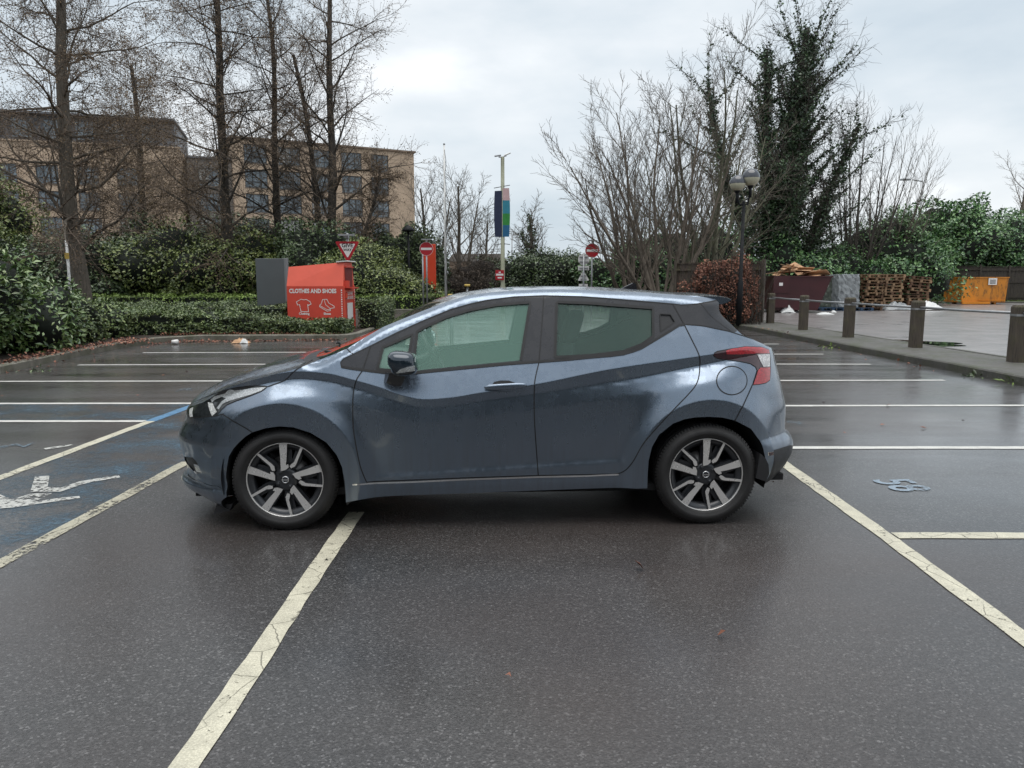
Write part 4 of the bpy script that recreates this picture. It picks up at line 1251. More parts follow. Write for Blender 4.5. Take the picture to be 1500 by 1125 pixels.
M['brownleaf'] = leaf_material('withered_leaves', [(0.08, 0.054, 0.033), (0.152, 0.099, 0.057), (0.24, 0.171, 0.09)], 0.7)
M['thicket'] = leaf_material('thicket_twigs', [(0.064, 0.048, 0.038), (0.128, 0.099, 0.077), (0.192, 0.16, 0.128)], 0.8)
M['core'] = plain('foliage_shadow', (0.008, 0.012, 0.007), 0.95, var=0.3)  # near-black cores carry the shade inside foliage as colour
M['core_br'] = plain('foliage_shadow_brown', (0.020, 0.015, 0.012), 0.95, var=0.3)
def bark(name, col):
    m, t, p, o = nt(name)
    v = coords(t, (1, 1, 0.25))
    c = ramp(t, noise(t, v, 14, 6, 0.7), [(0.3, tuple(x * 0.55 for x in col)), (0.7, tuple(x * 1.35 for x in col))])
    t.links.new(c, p.inputs['Base Color']); p.inputs['Roughness'].default_value = 0.85
    bump(t, p, noise(t, v, 20, 6, 0.7), 0.8, 0.05)
    return m
M['bark'] = bark('grey_bark', (0.135, 0.115, 0.092))
M['bark_dk'] = bark('dark_bark', (0.070, 0.060, 0.050))
M['twig_br'] = bark('brown_twigs', (0.19, 0.145, 0.11))
M['bark_lt'] = bark('pale_bark', (0.17, 0.14, 0.11))
M['bark_gn'] = bark('lichen_bark', (0.13, 0.13, 0.085))

def leaves(name, P, size, mat, parent, seed=1, aspect=0.55, nrm=None, flat=0.0, fold=True):
    """P: (n,3) positions in parent space; one folded leaf (two triangles) at each"""
    g = np.random.default_rng(seed); n = len(P)
    d = g.normal(size=(n, 3)); d[:, 2] = d[:, 2] * 0.8 - 0.2
    d /= np.linalg.norm(d, axis=1, keepdims=True)
    up = g.normal(size=(n, 3))
    if nrm is not None: up = up * 0.75 + nrm * 1.3 + np.array([0, 0, 0.5])
    a = np.cross(d, up); a /= np.maximum(np.linalg.norm(a, axis=1, keepdims=True), 1e-6)
    nn = np.cross(a, d)
    s = size * g.uniform(0.6, 1.35, size=(n, 1))
    q = np.empty((n, 4, 3))
    q[:, 0] = P; q[:, 1] = P + d * s * 0.5 + a * s * aspect * 0.5 + nn * s * 0.12
    q[:, 2] = P + d * s; q[:, 3] = P + d * s * 0.5 - a * s * aspect * 0.5 + nn * s * 0.12
    me = bpy.data.meshes.new(name)
    me.vertices.add(n * 4); me.vertices.foreach_set('co', q.ravel())
    me.loops.add(n * 6)
    base = (np.arange(n) * 4)[:, None]
    me.loops.foreach_set('vertex_index', (base + np.array([0, 1, 2, 0, 2, 3])).ravel())
    me.polygons.add(n * 2)
    me.polygons.foreach_set('loop_start', np.arange(n * 2) * 3)
    me.update(calc_edges=True)
    return link(name, me, mat, parent)

def lump(U, seed, amp):
    """smooth bumpy radius factor for unit directions"""
    g = np.random.default_rng(seed); r = np.ones(len(U))
    for k in range(16):
        w = g.normal(size=3) * g.uniform(2.0, 7.5); ph = g.uniform(0, 6.28)
        r += amp * np.sin(U @ w + ph) / (1 + np.linalg.norm(w) * 0.22)
    return r

def blob(seed, n, c, r, amp=0.16, depth=0.22, zmin=0.0, power=1.0):
    """points and normals near the surface of a bumpy ellipsoid standing on the ground"""
    g = np.random.default_rng(seed)
    U = g.normal(size=(n, 3)); U /= np.linalg.norm(U, axis=1, keepdims=True)
    rr = lump(U, seed, amp) * (1 - depth * g.random(n) ** 1.6)
    P = np.array(c) + U * np.array(r) * rr[:, None]
    k = P[:, 2] > zmin
    return P[k], (U / np.array(r) / np.linalg.norm(U / np.array(r), axis=1, keepdims=True))[k]

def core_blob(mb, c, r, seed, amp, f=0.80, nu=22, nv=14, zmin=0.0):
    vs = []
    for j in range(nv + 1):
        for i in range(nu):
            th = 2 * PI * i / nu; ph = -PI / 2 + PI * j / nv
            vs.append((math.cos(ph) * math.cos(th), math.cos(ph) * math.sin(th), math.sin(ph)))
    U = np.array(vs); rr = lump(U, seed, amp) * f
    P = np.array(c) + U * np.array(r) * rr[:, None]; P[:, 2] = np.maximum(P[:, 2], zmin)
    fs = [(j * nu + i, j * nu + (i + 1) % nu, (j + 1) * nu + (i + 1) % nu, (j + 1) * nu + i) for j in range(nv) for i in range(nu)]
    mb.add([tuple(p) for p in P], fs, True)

def shrub(name, loc, blobs, n, size, mat, label, cat='shrub', group=None, seed=1, core='core', amp=0.16, f=0.80, aspect=0.55):
    """blobs: [(cx,cy,cz, rx,ry,rz)] relative to loc"""
    o = empty(name, loc); tag(o, label, cat, group)
    Ps = []; Ns = []; mb = MB()
    area = [b[3] * b[5] + b[4] * b[5] + b[3] * b[4] for b in blobs]; tot = sum(area)
    for i, b in enumerate(blobs):
        P, Nn = blob(seed * 31 + i, int(n * area[i] / tot), b[:3], b[3:], amp)
        Ps.append(P); Ns.append(Nn)
        core_blob(mb, b[:3], b[3:], seed * 31 + i, amp, f)
    leaves('foliage', np.concatenate(Ps), size, M[mat], o, seed, aspect, np.concatenate(Ns))
    mb.build('shade_core', M[core], o, fix=False)  # dark solid painted as inner shade, also blocks the view through
    return o

def hedge_box(name, loc, poly_fn, n, size, mat, label, group=None, seed=1, rz=0.0, dims=(1, 1, 1), topmat=None, core='core'):
    """clipped hedge: leaves over the faces of a slightly wavy box; dims = length, depth, height"""
    o = empty(name, loc, rz); tag(o, label, 'hedge', group)
    g = np.random.default_rng(seed); L, D, H = dims
    wob = lambda a, b: 0.05 * np.sin(a * 2.3 + seed) + 0.04 * np.sin(a * 5.1 + b * 3 + seed) + 0.03 * np.sin(a * 11 + b * 7)
    fa = [('F', L * H), ('B', L * H * 0.4), ('T', L * D * 1.1), ('L', D * H), ('R', D * H)]
    tot = sum(a for _, a in fa); Ps = []; Ns = []
    for k, a in fa:
        m = int(n * a / tot); u = g.random(m); v = g.random(m); d = g.random(m) ** 2 * 0.10 * (1 if k != 'T' else 0.8)
        if k == 'F': P = np.stack([u * L, d + wob(u * L, v) * 0.8, v * H], 1); nn = (0, -1, 0)
        elif k == 'B': P = np.stack([u * L, D - d, v * H], 1); nn = (0, 1, 0)
        elif k == 'T': P = np.stack([u * L, v * D, poly_fn(u * L, v * D, H) - d + wob(u * L, v * D)], 1); nn = (0, 0, 1)
        elif k == 'L': P = np.stack([d, u * D, v * H], 1); nn = (-1, 0, 0)
        else: P = np.stack([L - d, u * D, v * H], 1); nn = (1, 0, 0)
        if k in 'BLR': P[:, 2] *= (poly_fn(P[:, 0], P[:, 1], H) / H)
        Ps.append(P); Ns.append(np.tile(nn, (m, 1)))
    leaves('foliage', np.concatenate(Ps), size, M[mat], o, seed, 0.6, np.concatenate(Ns))
    mb = MB(); k = 24; q = 8; vs = []
    for j in range(q + 1):
        for i in range(k + 1):
            x = 0.06 + (L - 0.12) * i / k; y = 0.07 + (D - 0.14) * j / q
            vs.append((x, y, float(poly_fn(np.array(x), np.array(y), H)) - 0.07))
    fs = [(j * (k + 1) + i, j * (k + 1) + i + 1, (j + 1) * (k + 1) + i + 1, (j + 1) * (k + 1) + i) for j in range(q) for i in range(k)]
    b = len(vs)
    for i in range(k + 1): vs.append((vs[i][0], vs[i][1], 0))
    fs += [(i, i + 1, b + i + 1, b + i) for i in range(k)]
    b2 = len(vs)
    for j in range(q + 1):
        for i in (0, k): vs.append((vs[j * (k + 1) + i][0], vs[j * (k + 1) + i][1], 0))
    for j in range(q):
        for s_, i in ((0, 0), (1, k)):
            fs.append((j * (k + 1) + i, (j + 1) * (k + 1) + i, b2 + (j + 1) * 2 + s_, b2 + j * 2 + s_))
    mb.add(vs, fs); mb.build('shade_core', M[core], o, fix=False)  # black core stands for the shade within the hedge
    return o

# ---------------------------------------------------------------- bare trees
def tubes(name, segs, mat, parent, sides=4):
    """segs: arrays p0,p1,r0,r1 -> one mesh of tapered prisms"""
    p0, p1, r0, r1 = segs
    n = len(p0); d = p1 - p0; d /= np.maximum(np.linalg.norm(d, axis=1, keepdims=True), 1e-9)
    ref = np.where(abs(d[:, 2:3]) < 0.9, np.array([[0, 0, 1.0]]), np.array([[1.0, 0, 0]]))
    a = np.cross(d, ref); a /= np.linalg.norm(a, axis=1, keepdims=True); b = np.cross(d, a)
    V = np.empty((n, 2 * sides, 3))
    for k in range(sides):
        an = 2 * PI * k / sides; w = a * math.cos(an) + b * math.sin(an)
        V[:, k] = p0 + w * r0[:, None]; V[:, sides + k] = p1 + w * r1[:, None]
    base = (np.arange(n) * 2 * sides)[:, None]
    quad = np.concatenate([[k, (k + 1) % sides, sides + (k + 1) % sides, sides + k] for k in range(sides)])
    me = bpy.data.meshes.new(name)
    me.vertices.add(n * 2 * sides); me.vertices.foreach_set('co', V.ravel())
    me.loops.add(n * 4 * sides); me.loops.foreach_set('vertex_index', (base + quad).ravel())
    me.polygons.add(n * sides); me.polygons.foreach_set('loop_start', np.arange(n * sides) * 4)
    me.polygons.foreach_set('use_smooth', np.ones(n * sides, bool))
    me.update(calc_edges=True)
    return link(name, me, mat, parent)

class Grower:
    def __init__(s, seed): s.R = random.Random(seed); s.seg = []; s.tips = []; s.limbs = []
    def branch(s, p, d, L, r, lv, cfg):
        R_ = s.R; c = cfg[lv]; k = c.get('k', 6); d = d.normalized(); pts = [p.copy()]; rs = [r]
        step = L / k
        for i in range(k):
            d = (d + Vector((R_.gauss(0, 1), R_.gauss(0, 1), R_.gauss(0, 1))) * c['wob'] + Vector((0, 0, c['up']))).normalized()
            p = p + d * step
            f = (i + 1) / k; r2 = r * (1 - f * c.get('taper', 0.8))
            pts.append(p.copy()); rs.append(r2)
            s.seg.append((pts[-2], p.copy(), rs[-2], r2, lv))
        if lv + 1 < len(cfg):
            nx = cfg[lv + 1]; m = nx['n']
            if isinstance(m, tuple): m = R_.randint(*m)
            f0 = nx.get('start', 0.25); az = R_.uniform(0, 6.28)
            for j in range(m):
                f = f0 + (1 - f0) * (j + R_.random() * 0.8) / m
                i = min(int(f * k), k - 1); q = pts[i].lerp(pts[i + 1], f * k - i)
                dd = (pts[i + 1] - pts[i]).normalized()
                az += 2.4 + R_.uniform(-0.5, 0.5)
                side = dd.orthogonal().normalized(); side.rotate(Matrix.Rotation(az, 3, dd))
                an = math.radians(R_.gauss(nx['ang'], nx.get('spread', 9)))
                nd = dd * math.cos(an) + side * math.sin(an)
                ll = L * nx['len'] * (1 - nx.get('shrink', 0.45) * f) * R_.uniform(0.75, 1.2)
                rr = min((rs[i] + (rs[i + 1] - rs[i]) * (f * k - i)) * nx.get('rr', 0.6), r * 0.75)
                s.branch(q, nd, ll, max(rr, nx.get('rmin', 0.004)), lv + 1, cfg)
        else:
            s.tips.append((pts[-1], pts[len(pts) // 2]))
    def arrays(s, lvs):
        q = [x for x in s.seg if x[4] in lvs]
        return (np.array([tuple(x[0]) for x in q]), np.array([tuple(x[1]) for x in q]), np.array([x[2] for x in q]), np.array([x[3] for x in q]))

def bare_tree(loc, stems, cfg, label, seed, mat='bark', twig='bark_dk', group=None, leaf=None, leaf_n=0, leaf_size=0.08, ivy=None, name='bare_tree', split=1):
    """stems: [(dx,dy, dirx,diry, length, radius)]"""
    o = empty(name, loc); tag(o, label, 'tree', group)
    G_ = Grower(seed)
    for dx, dy, ux, uy, L, r in stems: G_.branch(Vector((dx, dy, 0)), Vector((ux, uy, 1)), L, r, 0, cfg)
    tubes('trunk', G_.arrays({0}), M[mat], o, 9)
    if len(cfg) > 1: tubes('limbs', G_.arrays({1}), M[mat], o, 6)
    rest = set(range(2, len(cfg)))
    if rest: tubes('twigs', G_.arrays(rest), M[twig], o, 3)
    g = np.random.default_rng(seed)
    if leaf:
        T = np.array([tuple(a) for a, b in G_.tips] + [tuple(b) for a, b in G_.tips])
        idx = g.integers(0, len(T), leaf_n)
        P = T[idx] + g.normal(size=(leaf_n, 3)) * 0.10
        leaves('withered_leaves', P, leaf_size, M[leaf], o, seed)
    if ivy:
        lv, n, spread, size = ivy
        a, b, r0, r1 = G_.arrays(lv)
        ln = np.linalg.norm(b - a, axis=1); ln = ln * r0 ** 1.1; pr = ln / ln.sum()
        idx = g.choice(len(a), n, p=pr); f = g.random((n, 1))
        dd = g.normal(size=(n, 3)); dd /= np.linalg.norm(dd, axis=1, keepdims=True)
        hgt = (a[idx] + (b[idx] - a[idx]) * f)
        sp_ = r0[idx][:, None] * 1.0 + spread * (0.30 + 0.9 * g.random((n, 1)) ** 1.5) * np.clip(r0[idx][:, None] / 0.20, 0.28, 1.0) * np.clip(1.9 - hgt[:, 2:3] / 7, 0.8, 1.9)
        leaves('ivy', hgt + dd * sp_, size, M['ivy'], o, seed, 0.9, dd)
    return o
# ================================================================ PLANTING, as it stands
flat = lambda x, y, H: H + 0 * x
X_ = lambda px, Y: (px - 750) / FPX * Y / 1.010          # world x of a thing seen near the horizon
# near hedge along the back kerb
hedge_box('clipped_hedge', (-11.3, 18.62, 0.1), lambda x, y, H: H + (0.12 * np.clip(y / 1.5, 0, 1) + 0.16) * np.clip((5.2 - x) / 1.6, 0, 1), 33000, 0.062, 'hedge',
          'long clipped evergreen hedge along the far kerb in front of the red clothes bank', seed=3, dims=(7.0, 1.55, 0.34))
hedge_box('clipped_hedge', (-12.6, 20.25, 0.1), flat, 20000, 0.062, 'hedge', 'taller hedge tier behind the kerb hedge, left of the grey cabinet', seed=5, dims=(6.4, 3.6, 0.66))
hedge_box('clipped_hedge', (-4.42, 21.2, 0.1), flat, 5200, 0.06, 'hedge', 'short hedge block just right of the red clothes bank', seed=6, dims=(0.62, 3.0, 0.78))
hedge_box('clipped_hedge', (-26.0, 35.0, 0.1), flat, 20000, 0.10, 'lowhedge', 'long low light green hedge behind the clothes bank and grey cabinet', seed=7, dims=(22.7, 3.2, 0.62))
# near left laurel
shrub('laurel_bush', (-9.9, 12.6, 0.1), [(0.0, 0.4, 0.95, 1.35, 1.6, 1.18), (0.05, 2.3, 0.62, 1.0, 1.2, 0.85), (-1.2, -1.2, 0.9, 1.5, 1.8, 1.1), (-2.2, 1.6, 1.0, 1.6, 1.6, 1.15)], 22000, 0.125, 'laurel',
      'glossy laurel bush by the left kerb at the left edge, nearest of the greenery', seed=11, aspect=0.42)
shrub('shrub', (-9.85, 16.5, 0.1), [(0.0, 0.0, 0.40, 0.65, 0.8, 0.5), (-1.0, 0.8, 0.55, 0.9, 0.9, 0.62), (-0.3, 1.5, 0.40, 0.9, 0.8, 0.52)], 10000, 0.085, 'hedge',
      'straggly low shrub between the laurel bush and the kerb hedge', seed=12)
# big mounds behind the low hedge
mounds = [
    (-28.5, 38.5, [(0, 0, 1.6, 3.4, 2.4, 2.6)], 'rhodo', 'green shrub mound at the left edge, behind the tall trunk'),
    (-23.0, 39.0, [(0, 0, 1.3, 3.2, 2.4, 2.3), (2.0, -0.6, 1.0, 2.0, 1.8, 1.8)], 'rhodo2', 'dark shrub mound just right of the tall leafless trunk at the left'),
    (-18.2, 39.6, [(0, 0, 1.3, 3.0, 2.3, 2.35), (1.4, -1.0, 0.9, 2.0, 1.6, 1.6)], 'rhodo', 'yellowish green shrub mound left of the grey cabinet'),
    (-13.4, 40.2, [(0, 0, 1.2, 2.9, 2.2, 2.35)], 'rhodo', 'green shrub mound seen above the grey cabinet'),
    (-9.6, 39.4, [(0, 0, 1.25, 2.6, 2.2, 2.35)], 'rhodo2', 'dark shrub mound behind the give way sign'),
]
for i, (x, y, bl, mt, lb) in enumerate(mounds):
    shrub('shrub_mound', (x, y, 0.1), bl, 15000, 0.17, mt, lb, group='shrubs behind the low hedge', seed=20 + i, amp=0.22)
shrub('shrub_mound', (-6.6, 37.3, 0.1), [(-0.9, 0.6, 1.1, 2.3, 1.9, 2.05), (0.8, 0.0, 0.7, 1.9, 1.7, 1.35), (2.2, -0.5, 0.45, 1.25, 1.3, 0.95)], 24000, 0.13, 'rhodo',
      'rounded clipped shrub mound sloping to the road below the left no entry sign', group='shrubs behind the low hedge', seed=31, amp=0.12)
shrub('evergreen_tree', (-6.3, 43.5, 0.1), [(0, 0, 2.2, 2.2, 2.2, 2.6), (1.2, 0.2, 1.6, 1.4, 1.6, 2.1)], 18000, 0.17, 'conifer',
      'dark rounded evergreen behind the first no entry sign, left of the flagpole', 'tree', seed=33, amp=0.16)
shrub('evergreen_tree', (-16.0, 46.5, 0.1), [(0, 0, 2.6, 3.0, 2.4, 2.2)], 9000, 0.2, 'rhodo2', 'dark evergreen behind the shrub mounds, above the grey cabinet', 'tree', seed=34, amp=0.2)
shrub('evergreen_tree', (-34.0, 46.0, 0.1), [(0, 0, 4.0, 4.2, 3.0, 4.4)], 16000, 0.22, 'rhodo', 'tall green tree at the left edge behind the nearest tall trunk', 'tree', seed=35, amp=0.24)
shrub('evergreen_tree', (-22.5, 47.5, 0.1), [(0, 0, 2.4, 4.6, 2.6, 3.0)], 12000, 0.22, 'rhodo2', 'dark evergreen between the two leftmost trunks', 'tree', seed=36, amp=0.22)
# middle distance
shrub('thicket', (-2.2, 45.0, 0.0), [(-1.6, 0, 0.9, 2.3, 1.6, 1.35), (0.6, 0.6, 1.2, 1.8, 1.6, 1.5)], 15000, 0.22, 'thicket', 'brown leafless thicket left of the banner lamp post', seed=41, core='core_br', amp=0.16, aspect=0.12)
shrub('thicket', (-0.2, 47.0, 0.0), [(0, 0, 1.2, 2.4, 1.6, 1.5)], 9000, 0.18, 'rhodo2', 'low dark shrubs behind the banner lamp post', seed=42, amp=0.2)
shrub('evergreen_hedge', (1.7, 42.5, 0.0), [(0, 0, 1.3, 2.2, 1.6, 1.75), (2.4, 0.2, 1.3, 2.0, 1.6, 1.95)], 20000, 0.14, 'rhodo2', 'dark evergreen screen right of the banner lamp post, behind the white signs', 'hedge', seed=43, amp=0.13)
shrub('evergreen_bush', (7.6, 41.0, 0.0), [(0, 0, 1.3, 3.4, 1.8, 2.2), (3.0, 0.3, 1.2, 2.4, 1.8, 2.2)], 18000, 0.17, 'ever', 'green bushes behind the pale multi-stemmed trees', seed=44, amp=0.26)
shrub('evergreen_bush', (14.6, 40.5, 0.0), [(0, 0, 1.0, 3.2, 1.8, 1.9), (3.6, 0.4, 1.0, 2.6, 1.7, 1.7)], 17000, 0.18, 'ever', 'green bushes behind the dark red skip', seed=45, amp=0.26)
shrub('evergreen_bush', (21.5, 44.5, 0.0), [(0, 0, 1.6, 3.2, 2.2, 2.3), (2.1, 0.4, 2.2, 2.2, 2.2, 2.8)], 19000, 0.20, 'ever', 'dark evergreen bush behind the pallet stacks', seed=46, amp=0.24)
evs = [(26.5, 51.5, 3.2, 3.4, 'evergreen tree behind the fence, just left of the orange skip'), (31.0, 52.5, 3.2, 3.8, 'evergreen tree behind the fence above the orange skip'),
       (36.0, 53.5, 3.3, 3.3, 'evergreen tree behind the fence right of the orange skip'), (41.5, 54.5, 3.3, 3.1, 'evergreen tree behind the fence at the right edge')]
for i, (x, y, r, h, lb) in enumerate(evs):
    shrub('evergreen_tree', (x, y, 0.0), [(0, 0, h * 0.75, r, 2.3, h), (-r * 0.5, -0.6, h * 0.4, r * 0.7, 1.8, h * 0.7)], 17000, 0.24, 'ever', lb, 'tree', 'evergreens behind the far fence', 50 + i, amp=0.2)
# beech hedge with dead leaves
o_ = shrub('beech_hedge', (6.45, 23.3, 0.1), [(-0.45, 0, 0.95, 0.75, 0.7, 1.05), (0.35, 0.1, 1.0, 0.75, 0.7, 1.15), (0.9, 0.3, 0.8, 0.6, 0.6, 1.15)], 13000, 0.075, 'beech', 'reddish brown beech hedge with dead leaves around the globe lamp post', 'hedge', seed=60, core='core_br', f=0.55, amp=0.22)
_g = np.random.default_rng(3)
_n = 260; _p0 = np.stack([_g.uniform(-1.0, 1.3, _n), _g.uniform(-0.5, 0.5, _n), np.zeros(_n)], 1); _d = np.stack([_g.normal(0, .35, _n), _g.normal(0, .25, _n), _g.uniform(1.4, 2.3, _n)], 1)
tubes('twigs', (_p0, _p0 + _d, np.full(_n, 0.009), np.full(_n, 0.004)), M['bark_dk'], o_, 3)

# ---- trees at the left: dense, twiggy, with some withered leaves
cfgL = [dict(wob=0.035, up=0.02, k=12, taper=0.62), dict(n=44, len=0.34, ang=62, spread=22, start=0.16, wob=0.13, up=0.025, k=8, rr=0.27, shrink=0.40, taper=0.85),
        dict(n=(11, 13), len=0.50, ang=50, spread=16, start=0.12, wob=0.14, up=0.0, k=5, rr=0.5, rmin=0.011, taper=0.7), dict(n=(9, 11), len=0.48, ang=44, spread=18, start=0.1, wob=0.17, up=-0.01, k=3, rr=0.55, rmin=0.0075, taper=0.4, shrink=0.2)]
bare_tree((X_(122, 29.5), 29.5, 0.1), [(0, 0, -0.035, 0, 14.5, 0.33)], cfgL, 'leafless tree with the thick trunk, leftmost, behind the kerb hedge', 101, 'bark', 'twig_br', 'leafless trees on the left', 'brownleaf', 30000, 0.06)
bare_tree((X_(338, 41), 41, 0.1), [(0, 0, -0.07, 0, 17, 0.33)], cfgL, 'second leafless tree from the left, trunk in front of the building corner', 102, 'bark_dk', 'twig_br', 'leafless trees on the left', 'brownleaf', 24000, 0.085)
cfgM = [dict(wob=0.03, up=0.03, k=12, taper=0.62), dict(n=30, len=0.32, ang=58, spread=18, start=0.24, wob=0.10, up=0.03, k=7, rr=0.34, shrink=0.45, taper=0.85),
        dict(n=(9, 12), len=0.50, ang=44, spread=14, start=0.15, wob=0.14, up=0.02, k=5, rr=0.5, rmin=0.012, taper=0.7), dict(n=(8, 11), len=0.5, ang=40, spread=15, start=0.15, wob=0.15, up=0.01, k=3, rr=0.55, rmin=0.008, taper=0.4, shrink=0.2)]
bare_tree((X_(414, 43), 43, 0.1), [(0, 0, -0.03, 0, 17, 0.24)], cfgM, 'slender leafless tree with a straight trunk above the grey cabinet', 103, 'bark_dk', 'bark_dk', 'leafless trees on the left')
bare_tree((X_(486, 42), 42, 0.1), [(0, 0, -0.02, 0, 17, 0.29), (0.15, 0, 0.42, 0.1, 8.0, 0.17), (-0.1, 0.0, -0.16, 0.0, 13.5, 0.22)], cfgM, 'leafless forked tree behind the give way sign', 104, 'bark_dk', 'twig_br', 'leafless trees on the left', 'brownleaf', 15000, 0.08)
bare_tree((X_(215, 50), 50, 0.1), [(0, 0, 0.05, 0, 15, 0.30)], cfgL, 'brownish leafless tree in front of the left end of the flats', 105, 'bark_dk', 'twig_br', 'leafless trees on the left', 'brownleaf', 26000, 0.10)
# ---- distant small trees in the middle
cfgS = [dict(wob=0.04, up=0.04, k=8, taper=0.7), dict(n=15, len=0.55, ang=38, spread=10, start=0.18, wob=0.09, up=0.05, k=6, rr=0.4, shrink=0.5, taper=0.85),
        dict(n=(7, 9), len=0.42, ang=34, spread=11, start=0.2, wob=0.11, up=0.04, k=4, rr=0.5, rmin=0.014, taper=0.6), dict(n=(4, 6), len=0.5, ang=34, spread=12, start=0.2, wob=0.12, up=0.03, k=3, rr=0.6, rmin=0.010, taper=0.4, shrink=0.2)]
bare_tree((X_(672, 55), 55, 0.0), [(0, 0, 0, 0, 8.2, 0.20), (0.2, 0, 0.25, 0, 7.2, 0.14)], cfgS, 'leafless tree behind the flagpole', 110, 'bark', 'bark', 'distant leafless trees')
bare_tree((X_(628, 60), 60, 0.0), [(0, 0, -.05, 0, 8.6, 0.2), (0.2, 0, 0.2, 0, 8, 0.14)], cfgS, 'faint leafless tree left of the flagpole, above the no entry sign', 116, 'bark', 'bark', 'distant leafless trees')
bare_tree((X_(712, 62), 62, 0.0), [(0, 0, 0, 0, 6.2, 0.18)], cfgS, 'small leafless tree just left of the banner lamp post', 111, 'bark', 'bark', 'distant leafless trees')
bare_tree((X_(786, 56), 56, 0.0), [(0, 0, 0, 0, 6.4, 0.22), (0.1, 0, -0.25, 0, 5.2, 0.16)], cfgS, 'small leafless tree with an ivy clad trunk right of the banner lamp post', 112, 'bark', 'bark', 'distant leafless trees', ivy=({0}, 2200, 0.40, 0.17))
bare_tree((X_(1468, 62), 62, 0.0), [(0, 0, 0, 0, 9.8, 0.24)], cfgS, 'pale leafless tree above the evergreens at the right edge', 113, 'bark_lt', 'bark_lt', 'distant leafless trees')
# ---- multi-stemmed pale trees behind the car roof
cfgR = [dict(wob=0.05, up=0.05, k=9, taper=0.80), dict(n=12, len=0.46, ang=36, spread=12, start=0.16, wob=0.07, up=0.06, k=7, rr=0.5, shrink=0.45, taper=0.85),
        dict(n=(7, 9), len=0.42, ang=30, spread=9, start=0.2, wob=0.09, up=0.05, k=5, rr=0.5, rmin=0.0095, taper=0.6), dict(n=(4, 5), len=0.45, ang=32, spread=10, start=0.2, wob=0.10, up=0.04, k=3, rr=0.6, rmin=0.0065, taper=0.4, shrink=0.2)]
def fan(n, spread, L, r, seed, lean=0.0):
    R_ = random.Random(seed); out = []
    for i in range(n):
        f = (i + 0.5) / n * 2 - 1
        out.append((f * 0.25 + R_.uniform(-.05, .05), R_.uniform(-.2, .2), f * spread + lean + R_.uniform(-.06, .06), R_.uniform(-.25, .25), L * (1 - 0.28 * abs(f)) * R_.uniform(0.85, 1.1), r * R_.uniform(0.7, 1.1)))
    return out
bare_tree((X_(968, 30), 30, 0.0), fan(9, 0.66, 8.2, 0.105, 1, -0.05), cfgR, 'pale bare tree with many stems fanning out behind the car roof', 120, 'bark_lt', 'bark', 'multi-stemmed bare trees')
bare_tree((X_(925, 37), 37, 0.0), fan(7, 0.55, 8.6, 0.11, 2, -0.06), cfgR, 'spreading bare tree just right of the red no entry disc', 121, 'bark_lt', 'bark', 'multi-stemmed bare trees')
bare_tree((X_(1030, 34), 34, 0.0), fan(7, 0.45, 10.0, 0.12, 3, 0.0), cfgR, 'tall bare tree left of the globe lamp post', 122, 'bark_gn', 'bark', 'multi-stemmed bare trees')
# ---- slim uprights on the right
cfgU = [dict(wob=0.02, up=0.05, k=10, taper=0.86), dict(n=14, len=0.30, ang=27, spread=7, start=0.2, wob=0.05, up=0.06, k=5, rr=0.45, shrink=0.3, taper=0.85),
        dict(n=(4, 6), len=0.42, ang=28, spread=8, start=0.2, wob=0.08, up=0.05, k=4, rr=0.55, rmin=0.009, taper=0.6)]
bare_tree((X_(1250, 42), 42, 0.0), fan(10, 0.28, 11.0, 0.085, 5, 0.02), cfgU, 'clump of slim upright bare stems right of the ivy tree', 130, 'bark_dk', 'bark_dk', 'slim bare trees on the right')
bare_tree((X_(1288, 44), 44, 0.0), fan(9, 0.45, 10.0, 0.08, 6, 0.22), cfgU, 'clump of bare stems leaning right above the pallet stacks', 131, 'bark', 'bark', 'slim bare trees on the right')
# ---- the ivy clad tree
cfgI = [dict(wob=0.03, up=0.05, k=10, taper=0.70), dict(n=16, len=0.36, ang=46, spread=14, start=0.22, wob=0.10, up=0.04, k=7, rr=0.30, shrink=0.35, taper=0.85),
        dict(n=(8, 10), len=0.50, ang=42, spread=13, start=0.2, wob=0.12, up=0.02, k=5, rr=0.45, rmin=0.012, taper=0.6), dict(n=(6, 7), len=0.48, ang=40, spread=13, start=0.15, wob=0.13, up=0.01, k=3, rr=0.55, rmin=0.0075, taper=0.4, shrink=0.2)]
bare_tree((X_(1134, 41), 41, 0.0), [(0, 0, 0.0, 0, 14.5, 0.42), (-0.3, 0, -0.42, 0, 12.5, 0.26), (0.3, 0.1, 0.46, 0.05, 10.5, 0.24), (0.15, 0, 0.12, 0.0, 14, 0.36), (-0.2, 0, -0.10, 0.0, 13.5, 0.34), (0.1, 0.2, 0.20, 0, 12.5, 0.30), (0.2, 0, 0.75, 0, 6.5, 0.16)], cfgI,
          'tall tree clad in dark ivy behind the dark red skip', 140, 'bark_dk', 'bark_dk', None, ivy=({0, 1}, 85000, 0.55, 0.12), name='ivy_clad_tree')

